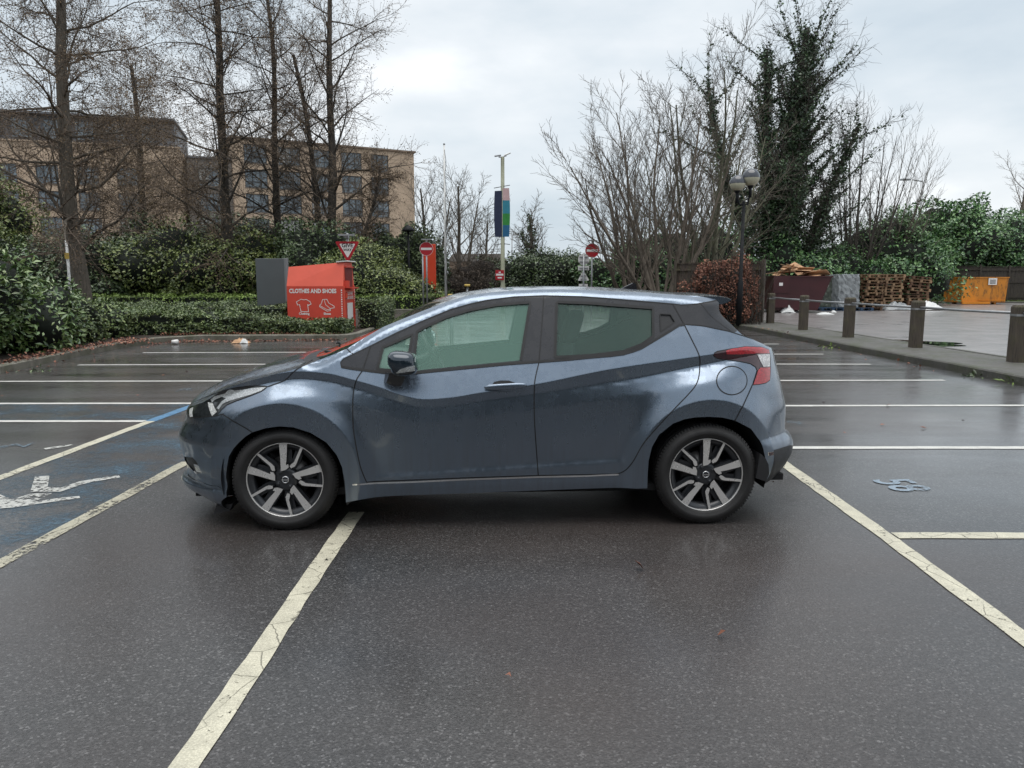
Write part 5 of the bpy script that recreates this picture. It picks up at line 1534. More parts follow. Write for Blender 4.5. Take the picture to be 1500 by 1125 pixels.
# unseen trees added behind and left of the camera for dark reflections
g_ = np.random.default_rng(9); Ps = []; Ns = []; mbk = MB()
for i in range(15):
    x = -62 + i * 9 + g_.uniform(-2, 2); y = -24 - g_.uniform(0, 5) - abs(x) * -0.10; h = g_.uniform(4.2, 6.0)
    P, Nn = blob(900 + i, 2600, (x, y, h * 0.8), (5.6, 3.0, h), 0.2); Ps.append(P); Ns.append(Nn)
    core_blob(mbk, (x, y, h * 0.8), (5.6, 3.0, h), 900 + i, 0.2, 0.9)
for i in range(7):
    x = -25 - g_.uniform(0, 3); y = -16 + i * 6; h = g_.uniform(4.5, 6.0)
    P, Nn = blob(930 + i, 2600, (x, y, h * 0.8), (3.4, 4.4, h), 0.2); Ps.append(P); Ns.append(Nn)
    core_blob(mbk, (x, y, h * 0.8), (3.4, 4.4, h), 930 + i, 0.2, 0.9)
tb = leaves('reflection_trees', np.concatenate(Ps), 0.5, M['rhodo2'], None, 9, 0.6, np.concatenate(Ns)); tag(tb, 'unseen belt of trees added for dark reflections in the car paint', None, None, 'stuff')
tc_ = mbk.build('reflection_trees_core', M['core'], None, fix=False); tag(tc_, 'dark core painted as the shade inside the unseen added trees', None, None, 'stuff')

# ---- things growing and lying at the kerbs
def tuft(loc, n, size, mat, label, seed, r=0.12, name='weed_tuft'):
    g = np.random.default_rng(seed); P = g.normal(size=(n, 3)) * np.array([r, r * 0.7, 0.02]); P[:, 2] = abs(P[:, 2])
    o = empty(name, loc); tag(o, label, 'weed', 'weeds at the right kerb')
    leaves('leaves', P, size, M[mat], o, seed, 0.4, np.tile((0, 0, 1.0), (n, 1)))
tuft((gp(1435, 552)[0], gp(1435, 552)[1], 0.0), 60, 0.08, 'rhodo2', 'larger weed tuft growing from the foot of the right kerb', 1, 0.12)
tuft((gp(1490, 562)[0], gp(1490, 562)[1], 0.0), 30, 0.09, 'lowhedge', 'small pale weed at the right kerb, nearest the right edge', 2, 0.07)
tuft((gp(1219, 510)[0], gp(1219, 510)[1], 0.02), 22, 0.10, 'lowhedge', 'small weed on the right kerb near the third wooden post', 3, 0.08)
tuft((gp(56, 543)[0], gp(56, 543)[1], 0.0), 40, 0.06, 'rhodo2', 'weed growing at the foot of the left kerb', 4, 0.12)
# leaf litter in the gutter
g_ = np.random.default_rng(5)
Lp = []
for (x0, y0), (x1, y1), n, w in (((-8.45, 16.0), (-8.3, 17.7), 200, 0.18), ((-8.3, 17.8), (-4.2, 18.25), 600, 0.12), ((-8.8, 18.55), (-4.4, 18.6), 700, 0.08), ((-8.35, 11.6), (-8.7, 17.0), 700, 0.16), ((7.0, 12.0), (7.0, 21.0), 60, 0.1)):
    f = g_.random(n)[:, None]; q = np.array([[x0, y0]]) * (1 - f) + np.array([[x1, y1]]) * f + g_.normal(size=(n, 2)) * w
    for a, b in q:
        Lp.append((a, b, 0.145 if (b > 18.4 or (a < -8.2 - 0.0 and b < 17)) else 0.008))
for k in range(70): Lp.append((g_.uniform(-7, 7), g_.uniform(2.2, 16), 0.006))
lf = leaves('leaf_litter', np.array(Lp), 0.055, M['beech'], None, 5, 0.7, np.tile((0, 0, 3.0), (len(Lp), 1))); tag(lf, 'fallen brown leaves along the kerbs', None, None, 'stuff')
# ================================================================ BUILDINGS
def brick_material(name, a, b, scale=1.0):
    m, t, p, o = nt(name)
    v = coords(t)
    # bricks are laid in the plane of the wall: use length along the wall (x) and height (z)
    sx = t.nodes.new('ShaderNodeSeparateXYZ'); cx = t.nodes.new('ShaderNodeCombineXYZ')
    t.links.new(v, sx.inputs[0]); t.links.new(mth(t, 'ADD', sx.outputs[0], sx.outputs[1]), cx.inputs[0]); t.links.new(sx.outputs[2], cx.inputs[1])
    br = t.nodes.new('ShaderNodeTexBrick'); br.inputs['Scale'].default_value = 1.0
    br.inputs['Brick Width'].default_value = 0.22; br.inputs['Row Height'].default_value = 0.075; br.inputs['Mortar Size'].default_value = 0.008
    br.inputs['Color1'].default_value = (*a, 1); br.inputs['Color2'].default_value = (*b, 1); br.inputs['Mortar'].default_value = (0.30, 0.27, 0.22, 1)
    t.links.new(cx.outputs[0], br.inputs['Vector'])
    c = mixc(t, 1.0, br.outputs['Color'], ramp(t, noise(t, v, 0.5, 4, 0.6), [(0.3, 0.82), (0.7, 1.15)]), 'MULTIPLY')
    t.links.new(c, p.inputs['Base Color']); p.inputs['Roughness'].default_value = 0.85
    return m
M['buff'] = brick_material('buff_brick', (0.66, 0.49, 0.35), (0.54, 0.39, 0.27))
M['brown_brick'] = brick_material('brown_brick', (0.24, 0.155, 0.105), (0.17, 0.115, 0.08))
M['grey_brick'] = brick_material('grey_brick', (0.19, 0.17, 0.16), (0.14, 0.125, 0.12))
M['zinc'] = plain('grey_cladding', (0.15, 0.155, 0.17), 0.5, var=0.15, vs=0.6)
M['flat_glass'] = plain('flats_window_glass', (0.17, 0.21, 0.24), 0.12, var=0.6, vs=0.45)  # pale blue-grey base has the sky's reflection painted in
M['blind'] = plain('window_blind', (0.42, 0.42, 0.40), 0.8)
M['flat_frame'] = plain('dark_window_frame', (0.05, 0.055, 0.062), 0.5)
def building(name, label, A, B, H, depth, floors, cols, wallmat, topmat=None, top_h=0.0, winw=2.3, winh=2.0, base=1.0, fh=3.05, roofmat='zinc', french=True):
    """facade from A to B (ground points), windows = real openings with frames"""
    A = Vector((*A, 0)); B = Vector((*B, 0)); L = (B - A).length; rz = math.atan2(B.y - A.y, B.x - A.x)
    o = empty(name, A, rz); tag(o, label, 'building', 'blocks of flats')
    # wall as a frame of piers and bands around the openings
    mb = MB(); xs = cols
    top = H - top_h
    rows = [base + i * fh for i in range(floors)]
    edges = [0.0]
    for c, w in xs: edges += [c - w / 2, c + w / 2]
    edges.append(L)
    for i in range(0, len(edges), 2):
        mb.box(((edges[i] + edges[i + 1]) / 2, 0.2, top / 2), (edges[i + 1] - edges[i], 0.4, top))
    for c, w in xs:
        z = 0
        for r in rows:
            if r + winh > top: break
            mb.box((c, 0.2, (z + r) / 2), (w, 0.4, r - z)); z = r + winh
        mb.box((c, 0.2, (z + top) / 2), (w, 0.4, top - z))
    mb.box((L / 2, depth / 2 + 0.2, top / 2), (L - 0.01, depth - 0.4, top - 0.02))
    w_ = mb.build('wall', M[wallmat], o)
    if topmat:
        MB().box((L / 2, depth / 2 + 1.0, H - top_h / 2), (L - 1.2, depth - 1.0, top_h)).build('top_storey', M[topmat], o)
        mb = MB(); x = 1.5
        while x < L - 3: mb.box((x + 1, 0.98, H - top_h * 0.5), (2.0, 0.06, top_h * 0.62)); x += 3.4
        mb.build('top_storey_glazing', M['flat_glass'], o)
    MB().box((L / 2, depth / 2, H + 0.12), (L + 0.5 - (1.2 if topmat else 0), depth + 0.5 - (1 if topmat else 0), 0.24)).build('roof', M[roofmat], o)
    if topmat: MB().box((L / 2, 0.15, top + 0.1), (L + 0.3, 0.6, 0.2)).build('parapet', M['buff'] if wallmat == 'buff' else M[wallmat], o)
    for c, w in xs:
        for r in rows:
            if r + winh > top: break
            f = MB()
            for dx in (-w / 2 + 0.04, w / 2 - 0.04, -w / 6, w / 6): f.box((c + dx, 0.13, r + winh / 2), (0.08, 0.10, winh))
            for dz in (0.04, winh - 0.04, winh * 0.32): f.box((c, 0.131, r + dz), (w, 0.09, 0.07))
            wf = f.build('window', M['flat_frame'], o)
            MB().box((c, 0.19, r + winh / 2), (w - 0.02, 0.02, winh - 0.02)).build('pane', M['flat_glass'], wf)
            MB().box((c, -0.03, r - 0.05), (w + 0.16, 0.10, 0.08)).build('sill', M['grey_brick'], wf)
            if rnd.random() < 0.35:
                hb = winh * rnd.choice((0.3, 0.5, 0.85)); wb = w * rnd.choice((0.33, 0.5, 0.96)); MB().box((c - w / 2 + 0.02 + wb / 2, 0.172, r + winh - hb / 2 - 0.02), (wb, 0.012, hb)).build('blind', M['blind'], wf)
    return o
building('apartment_building', 'buff brick block of flats with rows of dark windows, behind the forked tree', (-36.6, 100), (-14.4, 112), 19.9, 14, 6,
         [(2.9, 2.9), (7.3, 2.9), (11.6, 2.9), (15.9, 2.9), (20.0, 2.6)], 'buff', winh=2.35, base=0.9, fh=3.2, roofmat='brown_brick')
building('apartment_building', 'long block of flats with grey top storey at the left edge behind trees', (-84, 84), (-42.0, 96.5), 21.3, 14, 6,
         [(2.5 + i * 4.4, 2.4) for i in range(9)], 'buff', 'zinc', 3.4, winh=2.2, base=0.7, fh=3.1)
building('apartment_building', 'dark grey brick link block between the two blocks of flats', (-42.2, 99), (-36.8, 101), 17.2, 12, 5,
         [(2.6, 2.6)], 'grey_brick', winh=2.3, base=0.9, fh=3.2)
# low roofs far off in the middle
for x, y, w, h, lb in ((X_(700, 120), 120, 9, 5.6, 'brown roofed house far off, left of the banner lamp post'), (X_(830, 135), 135, 12, 5.0, 'distant low building behind the evergreen screen')):
    o = empty('distant_house', (x, y, 0)); tag(o, lb, 'building')
    MB().box((0, 2, h / 2 - 0.6), (w, 6, h - 1.2)).build('wall', M['brown_brick'], o)
    mb = MB(); mb.prism([(-w / 2 - 0.3, h - 1.2), (w / 2 + 0.3, h - 1.2), (w / 2 - 0.6, h), (-w / 2 + 0.6, h)], -1.2, 5.2, lambda a, b, c: (a, c, b)); mb.build('roof', M['grey_brick'], o)

# ================================================================ CLOTHES BANK, CABINET
M['bank_red'] = plain('clothes_bank_red', (0.66, 0.075, 0.048), 0.42, var=0.08, vs=2.5, bmp=0.03, bs=20)
M['bank_red2'] = plain('clothes_bank_lighter_red', (0.80, 0.125, 0.075), 0.45, var=0.06, vs=2.5)  # lighter red puts the sky's light on the tilted top into the colour
M['white'] = plain('white_vinyl', (0.80, 0.78, 0.76), 0.5, var=0.04)
M['white_metal'] = plain('white_painted_metal', (0.72, 0.72, 0.70), 0.4, var=0.06)
M['galv'] = plain('galvanised_steel', (0.34, 0.35, 0.36), 0.45, metal=0.6, var=0.2, vs=12)
M['sign_red'] = plain('sign_red', (0.42, 0.012, 0.022), 0.35, var=0.05)
M['sign_black'] = plain('sign_black', (0.01, 0.01, 0.01), 0.4)
M['dark_in'] = plain('dark_red_inside', (0.16, 0.012, 0.010), 0.6)
bank = empty('clothes_bank', (-4.576, 20.2, 0.0), -0.06)
tag(bank, 'red clothes and shoes donation bank with white lettering, standing behind the kerb hedge', 'clothes bank')
LB, DB, HL_, HR_, HM = 1.56, 1.10, 1.83, 1.955, 1.31
mb = MB()
mb.box((-LB / 2, DB / 2, 0.06), (LB - 0.12, DB - 0.12, 0.12))
mb.add([(-LB, 0, 0.10), (0, 0, 0.10), (0, DB, 0.10), (-LB, DB, 0.10), (-LB, 0, HM), (0, 0, HM), (0, DB, HM), (-LB, DB, HM)], [(0, 1, 5, 4), (1, 2, 6, 5), (2, 3, 7, 6), (3, 0, 4, 7), (0, 3, 2, 1)])
mb.build('body', M['bank_red'], bank)
mb = MB()
mb.add([(-LB, 0.0, HM), (0, 0.0, HM), (0, DB, HM), (-LB, DB, HM), (-LB + 0.02, 0.16, HL_), (0, 0.16, HR_), (0, DB - 0.16, HR_), (-LB + 0.02, DB - 0.16, HL_)],
       [(0, 1, 5, 4), (1, 2, 6, 5), (2, 3, 7, 6), (3, 0, 4, 7), (4, 5, 6, 7)])
mb.build('sloping_top', M['bank_red2'], bank)
MB().box((-0.05, DB / 2, HR_ + 0.022), (0.30, DB - 0.22, 0.03), rot=Matrix.Rotation(-0.08, 3, 'Y')).build('lid_flap', M['white_metal'], bank)
ch = MB()
ch.box((0.006, DB / 2, 1.55), (0.02, 0.70, 0.52)); cho = ch.build('chute_opening', M['dark_in'], bank)
mb = MB(); mb.box((0.06, 0.14, 1.36), (0.16, 0.05, 0.20)); mb.box((0.08, DB / 2, 1.26), (0.20, 0.74, 0.03)); mb.box((0.03, DB / 2, 1.83), (0.06, 0.74, 0.03)); mb.build('chute_tray', M['bank_red'], cho)
mb = MB()
for y in (0.04, DB - 0.04): mb.box((0.014, y, 0.72), (0.02, 0.05, 1.2))
for z in (0.16, 1.18): mb.box((0.014, DB / 2, z), (0.018, DB - 0.1, 0.05))
mb.build('door_frame', M['bank_red2'], bank)
MB().box((0.018, DB * 0.52, 0.60), (0.01, 0.52, 0.50)).build('notice', M['white'], bank)
MB().box((0.018, 0.24, 1.06), (0.05, 0.10, 0.14)).build('lock_box', M['bank_red2'], bank)
text_obj('lettering', 'CLOTHES AND SHOES', 0.155, M['white'], (-0.84, -0.004, 1.175), (PI / 2, 0, 0), bank, bold=0.006, sx=0.84)
text_obj('lettering', 'Clothing', 0.085, M['white'], (-1.10, -0.004, 0.565), (PI / 2, 0, 0), bank, bold=0.003)
text_obj('lettering', 'Shoes', 0.085, M['white'], (-0.46, -0.004, 0.565), (PI / 2, 0, 0), bank, bold=0.003)
text_obj('lettering', 'CLOTHES\nAND SHOES', 0.12, M['white'], (0.022, 0.60, 1.05), (PI / 2, 0, PI / 2), bank, bold=0.004)
def outline_strip(name, pts, w, closed, parent, y=-0.004):
    mb = MB(); P = [Vector((a, b)) for a, b in pts]
    n = len(P); rng = range(n if closed else n - 1)
    for i in rng:
        a, b = P[i], P[(i + 1) % n]; d = (b - a).normalized() * (w / 2); nn = Vector((-d.y, d.x))
        q = [a - d + nn, a - d - nn, b + d - nn, b + d + nn]
        mb.add([(p.x, y - 0.0002 * (i % 5), p.y) for p in q], [(0, 1, 2, 3)])
    return mb.build(name, M['white'], parent, fix=False)
tsx = lambda x, y: (-1.10 + (x - 275) / 145 * 0.42, 0.80 - (y - 775) / 115 * 0.32)
shirt = [tsx(*p) for p in ((250, 718), (275, 724), (300, 720), (335, 740), (345, 765), (318, 778), (312, 770), (318, 840), (245, 838), (235, 772), (215, 775), (205, 745))]
outline_strip('shirt_outline', shirt, 0.016, True, bank)
shx = lambda x, y: (-0.46 + (x - 478) / 140 * 0.42, 0.80 - (y - 780) / 115 * 0.33)
shoe = [shx(*p) for p in ((440, 728), (480, 725), (495, 760), (520, 775), (545, 790), (545, 805), (505, 812), (510, 830), (480, 838), (440, 815), (410, 795), (412, 780), (425, 770))]
outline_strip('shoe_outline', shoe, 0.015, True, bank)
outline_strip('shoe_outline', [shx(*p) for p in ((455, 730), (465, 775), (500, 805), (505, 812))], 0.013, False, bank)
outline_strip('shoe_outline', [shx(*p) for p in ((415, 785), (450, 808), (480, 822), (508, 822))], 0.013, False, bank)
mb = MB()
for k in range(14): mb.box((-0.045, -0.004, 1.20 - k * 0.062), (0.030, 0.004, 0.030 if k % 4 else 0.045))
mb.build('web_address', M['white'], bank)
mb = MB()
for k in range(9): mb.box((0.027, DB - 0.07, 1.20 - k * 0.062), (0.004, 0.04, 0.032))
mb.build('web_address', M['white'], bank)

M['cab_grey'] = plain('cabinet_grey', (0.105, 0.118, 0.125), 0.45, var=0.06, vs=2)
M['cab_grey2'] = plain('cabinet_light_grey', (0.20, 0.215, 0.225), 0.4, var=0.05)
cb = empty('totem_sign', (-6.60, 21.9, 0.1), -0.06); tag(cb, 'blank grey metal panel standing in the hedge left of the red clothes bank', 'panel')
MB().box((-0.50, 0.09, 1.0), (0.86, 0.16, 2.0), bev=0.012).build('panel', M['cab_grey'], cb)
MB().box((-0.035, 0.09, 1.0), (0.075, 0.18, 2.01), bev=0.01).build('edge_trim', M['cab_grey2'], cb)
MB().box((-0.5, 0.09, 0.02), (0.7, 0.12, 0.06)).build('plinth', M['gap'], cb)

# ================================================================ SIGNS
def disc(mb, r, y0, y1, c=(0, 0, 0), n=40): return mb.lathe([(0, y0), (r, y0), (r, y1), (0, y1)], n, c, 'Y', smooth=False)
def round_tri(R_, rad, up=-1, n=6):
    """equilateral triangle (circumradius R_) with rounded corners; up=-1: point down"""
    pts = []
    for k in range(3):
        a = up * PI / 2 + 2 * PI * k / 3; c = Vector((math.cos(a), math.sin(a))) * (R_ - 2 * rad)
        for j in range(n + 1):
            b = a - PI / 3 + (2 * PI / 3) * j / n; pts.append((c.x + rad * math.cos(b), c.y + rad * math.sin(b)))
    return pts
xz = lambda a, b, c: (a, c, b)
# give way
p = at(509, 366, 24.0)
gw = empty('give_way_sign', (p[0], p[1], 0)); tag(gw, 'triangular red and white GIVE WAY sign on a post behind the clothes bank', 'road sign')
z0 = p[2] + 0.10
MB().tube([(0, 0.06, 0), (0, 0.06, z0 + 0.42)], 0.038, 12).build('post', M['galv'], gw)
tri = round_tri(0.455, 0.035)
mb = MB().prism([(x, y + z0 - 0.06) for x, y in tri], -0.004, 0.004, xz); pl = mb.build('plate', M['sign_red'], gw)
MB().prism([(x * 0.66, y * 0.66 + z0 - 0.055) for x, y in tri], -0.0065, -0.0045, xz).build('white_field', M['white'], pl)
text_obj('lettering', 'GIVE', 0.175, M['sign_black'], (0, -0.0075, z0 + 0.035), (PI / 2, 0, 0), pl, bold=0.005)
text_obj('lettering', 'WAY', 0.115, M['sign_black'], (0.0, -0.0075, z0 - 0.105), (PI / 2, 0, 0), pl, bold=0.004)
mb = MB(); mb.box((0.0, -0.12, z0 + 0.36), (0.5, 0.12, 0.05)); mb.box((0.0, 0.0, z0 + 0.31), (0.10, 0.22, 0.07)); mb.build('sign_light', M['galv'], gw)
# no entry signs
def no_entry(px, py, Y, label, R_=0.30):
    p = at(px, py, Y); s = empty('no_entry_sign', (p[0], p[1], 0)); tag(s, label, 'road sign', 'no entry signs')
    MB().tube([(0.0, 0.05, 0), (0.0, 0.05, p[2] + 0.42)], 0.038, 10).build('post', M['galv'], s)
    pl = disc(MB(), R_ + 0.012, -0.004, 0.004, (0, 0, p[2])).build('plate', M['white'], s)
    disc(MB(), R_, -0.0065, -0.0045, (0, 0, p[2])).build('red_disc', M['sign_red'], pl)
    MB().box((0, -0.0085, p[2]), (R_ * 1.66, 0.003, R_ * 0.34)).build('white_bar', M['white'], pl)
    mb = MB(); mb.box((0.0, -0.10, p[2] + R_ + 0.12), (0.42, 0.12, 0.05)); mb.box((0, 0, p[2] + R_ + 0.09), (0.06, 0.2, 0.05)); mb.build('sign_light', M['galv'], s)
    return p
pn = no_entry(624.5, 364.5, 34.5, 'round red no entry sign at the left, in front of the tall orange red panel')
MB_ = MB()
s2 = empty('sign_post', (pn[0] - 0.19, pn[1] + 0.15, 0)); tag(s2, 'plain grey post beside the left no entry sign', 'post'); MB().tube([(0, 0, 0), (0, 0, 2.9)], 0.04, 10).build('post', M['galv'], s2)
no_entry(867.5, 367, 33.0, 'round red no entry sign at the right, beside the white backed signs')
M['orange_red'] = plain('orange_red_panel', (0.62, 0.055, 0.015), 0.4, var=0.05)
p = at(628.5, 380, 36.5); tt = empty('totem_sign', (p[0] + 0.02, p[1], 0)); tag(tt, 'tall narrow orange red totem partly behind the left no entry sign', 'sign')
MB().box((0, 0, 1.75), (0.62, 0.14, 2.9), bev=0.02).build('panel', M['orange_red'], tt)
MB().box((0, 0, 0.15), (0.5, 0.1, 0.3)).build('plinth', M['gap'], tt)
# white backed sign cluster
p = at(855, 380, 31.5); bs = empty('road_sign', (p[0], p[1], 0)); tag(bs, 'post carrying the plain white backs of a round, two oblong and a triangular sign', 'road sign')
MB().tube([(0, -0.05, 0), (0, -0.05, p[2] + 0.26)], 0.036, 10).build('post', M['galv'], bs)
disc(MB(), 0.235, -0.004, 0.004, (0, 0, p[2])).build('round_plate', M['white'], bs)
MB().box((0, 0, p[2] - 0.36), (0.46, 0.008, 0.18)).build('oblong_plate', M['white'], bs)
MB().prism([(x, y + p[2] - 0.74) for x, y in round_tri(0.29, 0.03, 1)], -0.004, 0.004, xz).build('triangle_plate', M['white'], bs)
MB().box((0, 0, p[2] - 1.12), (0.38, 0.008, 0.20)).build('oblong_plate', M['white'], bs)
mb = MB()
for dz in (0.10, -0.10, -0.36, -0.68, -0.82, -1.12): mb.box((0, -0.028, p[2] + dz), (0.36 if dz > -0.5 else 0.24, 0.04, 0.03))
mb.build('fixing_rails', M['galv'], bs)

# ================================================================ POLES AND LAMPS
M['white_pole'] = plain('white_pole', (0.70, 0.70, 0.68), 0.4, var=0.1, vs=8)
p = at(653, 411, 31.0); q = at(651, 212, 31.0)
fp = empty('flagpole', (p[0], 31.0, 0)); tag(fp, 'tall thin white flagpole with a slack rope, beside the shrub mound', 'flagpole')
MB().tube([(0, 0, 0), (0, 0, q[2])], [0.055, 0.032], 12).build('pole', M['white_pole'], fp)
mb = MB(); pts = [(0.045 + 0.03 * math.sin(k * 0.9), -0.05, 0.8 + k * (q[2] - 1.0) / 40) for k in range(41)]; mb.tube(pts, 0.009, 4); mb.build('rope', M['plastic'], fp)
mb = MB(); mb.lathe([(0, 0.05), (0.03, 0.04), (0.05, 0.0), (0.03, -0.03), (0, -0.03)], 12, (0, 0, q[2] + 0.02)); mb.build('finial', M['galv'], fp)

M['lamp_green'] = plain('weathered_lamp_post', (0.30, 0.31, 0.22), 0.55, var=0.15, vs=3)
M['navy'] = plain('banner_navy', (0.018, 0.028, 0.070), 0.6)
M['teal'] = plain('banner_teal', (0.03, 0.24, 0.33), 0.6); M['green'] = plain('banner_green', (0.03, 0.25, 0.045), 0.6)
M['b_blue'] = plain('banner_blue', (0.015, 0.13, 0.27), 0.6); M['pink'] = plain('banner_pink', (0.62, 0.42, 0.42), 0.6)
Yl = 35.0
k_ = Yl / FPX
p = at(736.5, 410, Yl); ztop = at(737, 230, Yl)[2]
lp = empty('banner_lamp_post', (p[0], Yl, 0)); tag(lp, 'olive grey lamp post with two small floodlights and two long vertical banners', 'lamp post')
MB().tube([(0, 0, 0), (0, 0, 1.2), (0, 0, 1.25), (0, 0, ztop)], [0.12, 0.12, 0.10, 0.085], 14).build('post', M['lamp_green'], lp)
for sx_, an in ((-1, -0.05), (1, 0.30)):
    mb = MB(); mb.tube([(0, 0, ztop), (sx_ * 0.18, -0.03, ztop + 0.06 * an * 3)], 0.025, 6)
    mb.box((sx_ * 0.22, -0.12, ztop + 0.05 + an * 0.2), (0.30, 0.30, 0.05), rot=Matrix.Rotation(-sx_ * an - 0.1, 3, 'Y') @ Matrix.Rotation(0.25, 3, 'X')); mb.build('floodlight', M['galv'] if sx_ < 0 else M['white_metal'], lp)
zb1, zb0 = at(737, 276, Yl)[2], at(737, 347, Yl)[2]
def banner(x0, x1, cols, yaw, label_parts):
    bn = None
    for i, (f0, f1, mt) in enumerate(cols):
        za = zb1 + (zb0 - zb1) * f0; zb_ = zb1 + (zb0 - zb1) * f1; n = 10; vs = []
        for j in range(n + 1):
            z = za + (zb_ - za) * j / n; bow = -0.07 * math.sin(PI * (zb1 - z) / (zb1 - zb0)) * (1 if x0 < 0 else -1)
            for (x, yy) in ((x0, -0.02), (x1, -0.02)): vs.append((x + (bow if abs(x) > 0.2 else 0) * 0.6, -0.10 + (0.14 if abs(x) > 0.2 else 0) * yaw, z)); 
        w = MB(); w.add(vs + [(a, b + 0.006, c) for a, b, c in vs], [(2 * j, 2 * j + 1, 2 * j + 3, 2 * j + 2) for j in range(n)] + [(2 * n + 2 + 2 * j, 2 * n + 4 + 2 * j, 2 * n + 5 + 2 * j, 2 * n + 3 + 2 * j) for j in range(n)])
        o = w.build('banner' if bn is None else 'banner_panel', M[mt], bn or lp, fix=False)
        if bn is None: bn = o
    return bn
b1 = banner(-0.36, -0.03, [(0.05, 1.0, 'navy')], 1.0, None)
b2 = banner(0.0, 0.30, [(0.0, 0.25, 'pink'), (0.25, 0.52, 'teal'), (0.52, 0.76, 'green'), (0.76, 1.0, 'b_blue')], -0.2, None)
mb = MB(); _r = random.Random(2); z = zb1 - 0.25
while z > zb0 + 0.12:
    h = _r.uniform(0.05, 0.10); mb.box((-0.235 + _r.uniform(-.01, .01), 0.012, z), (_r.uniform(0.07, 0.12), 0.004, h)); z -= h + (0.028 if _r.random() < 0.8 else 0.10)
mb.build('white_print', M['white'], b1)
mb = MB()
for z in (zb1 + 0.06, zb0 - 0.33): mb.tube([(-0.40, -0.03, z - 0.05), (0, -0.06, z + 0.02), (0.34, -0.06, z + 0.08 if z > zb0 else z - 0.02)], 0.016, 6)
mb.build('banner_arms', M['plastic'], lp)
zs = at(733, 403, Yl)[2]
rs = MB().box((-0.14, -0.14, zs), (0.40, 0.012, 0.46), bev=0.004).build('parking_sign', M['sign_red'], lp)
mb = MB(); mb.box((-0.14, -0.149, zs + 0.02), (0.34, 0.004, 0.09)); mb.build('white_band', M['white'], rs)
mb = MB(); mb.box((-0.14, -0.149, zs + 0.13), (0.10, 0.004, 0.06)); mb.build('white_print', M['white'], rs)
mb = MB(); mb.box((-0.14, -0.149, zs - 0.12), (0.20, 0.004, 0.06)); mb.build('white_print', M['white'], rs)

# globe lamp by the fence
M['lamp_black'] = plain('black_lamp_paint', (0.008, 0.009, 0.011), 0.6, spec=0.25)
M['globe_dark'] = plain('smoked_globe', (0.045, 0.05, 0.062), 0.18, coat=0.6)
M['globe_cream'] = plain('cream_globe', (0.50, 0.48, 0.36), 0.35)
Yg = 22.6
p = at(1088, 300, Yg)
gl = empty('globe_lamp_post', (p[0] + 0.03, Yg, 0.1)); tag(gl, 'black lamp post with two globe lanterns, half smoked and half cream', 'lamp post')
zt_ = p[2] - 0.1
MB().tube([(0, 0, 0), (0, 0, 1.3), (0, 0, 1.35), (0, 0, zt_ + 0.10)], [0.085, 0.085, 0.055, 0.045], 14).build('post', M['lamp_black'], gl)
for sx_, gx_, gy_ in ((-1, 1080.5, 268.5), (1, 1100, 260)):
    c = at(gx_, gy_, Yg); cx_, cz_ = c[0] - gl.location.x, c[2] - 0.1
    mb = MB(); mb.tube([(0, 0, zt_ + 0.02), (cx_ * 0.6, 0, zt_ + 0.0), (cx_, 0, cz_ - 0.42), (cx_, 0, cz_ - 0.24)], 0.03, 8); mb.tube([(cx_, 0, cz_ - 0.58), (cx_, 0, cz_ - 0.24)], 0.045, 10)
    arm = mb.build('arm', M['lamp_black'], gl)
    R0 = 0.255 if sx_ > 0 else 0.235
    mb = MB(); mb.lathe([(max(R0 * math.cos(a), 0), R0 * math.sin(a)) for a in np.linspace(-1.25, 0.0, 12)], 28, (cx_, 0, cz_)); lo = mb.build('globe', M['globe_cream'], arm)
    mb = MB(); mb.lathe([(max((R0 + .004) * math.cos(a), 0), (R0 + .004) * math.sin(a)) for a in np.linspace(-0.06, PI / 2, 14)], 28, (cx_, 0, cz_)); mb.build('smoked_cover', M['globe_dark'], arm)
    mb = MB(); mb.lathe([(0.05, -0.05), (0.10, 0.02), (0.10, 0.05)], 16, (cx_, 0, cz_ - R0)); mb.build('lamp_collar', M['lamp_black'], arm)
# old street lamp behind the mound
p = at(598, 340, 40.0); ol = empty('street_lamp', (p[0], 40.0, 0)); tag(ol, 'black lamp post rising behind the shrub mound, left of the no entry sign', 'lamp post')
MB().tube([(0, 0, 0), (0, 0, p[2])], [0.07, 0.05], 10).build('post', M['lamp_black'], ol)
mb = MB(); mb.lathe([(0.05, 0), (0.32, 0.05), (0.34, 0.12), (0.18, 0.26), (0.04, 0.36)], 16, (0, 0, p[2])); mb.build('lantern', M['lamp_black'], ol)
# pole with yellow plate at the left
p = at(97, 352, 27.5); up_ = empty('service_pole', (p[0], 27.5, 0.1)); tag(up_, 'thin white pole with a small yellow plate left of the thick trunk', 'pole')
MB().tube([(0, 0, 0), (0, 0, p[2] - 0.1)], 0.05, 8).build('pole', M['white_pole'], up_)
M['yellow'] = plain('faded_yellow', (0.60, 0.42, 0.10), 0.5)
MB().box((0.02, -0.07, 2.25), (0.16, 0.02, 0.22)).build('plate', M['yellow'], up_)
# yellow capped posts
for px_, py_, Y, r, lb in ((661, 434, 16.5, 0.075, 'post with a yellow cap showing just above the windscreen'), (684.5, 418, 31.0, 0.12, 'thin marker post with a yellow cap left of the banner lamp post')):
    p = at(px_, py_, Y); s = empty('marker_post', (p[0], Y, 0)); tag(s, lb, 'marker post')
    MB().tube([(0, 0, 0), (0, 0, p[2])], 0.04, 8).build('post', M['galv'], s)
    MB().lathe([(0, 0.05), (r, 0.045), (r, -0.05), (0.03, -0.055)], 16, (0, 0, p[2])).build('cap', M['yellow'], s)
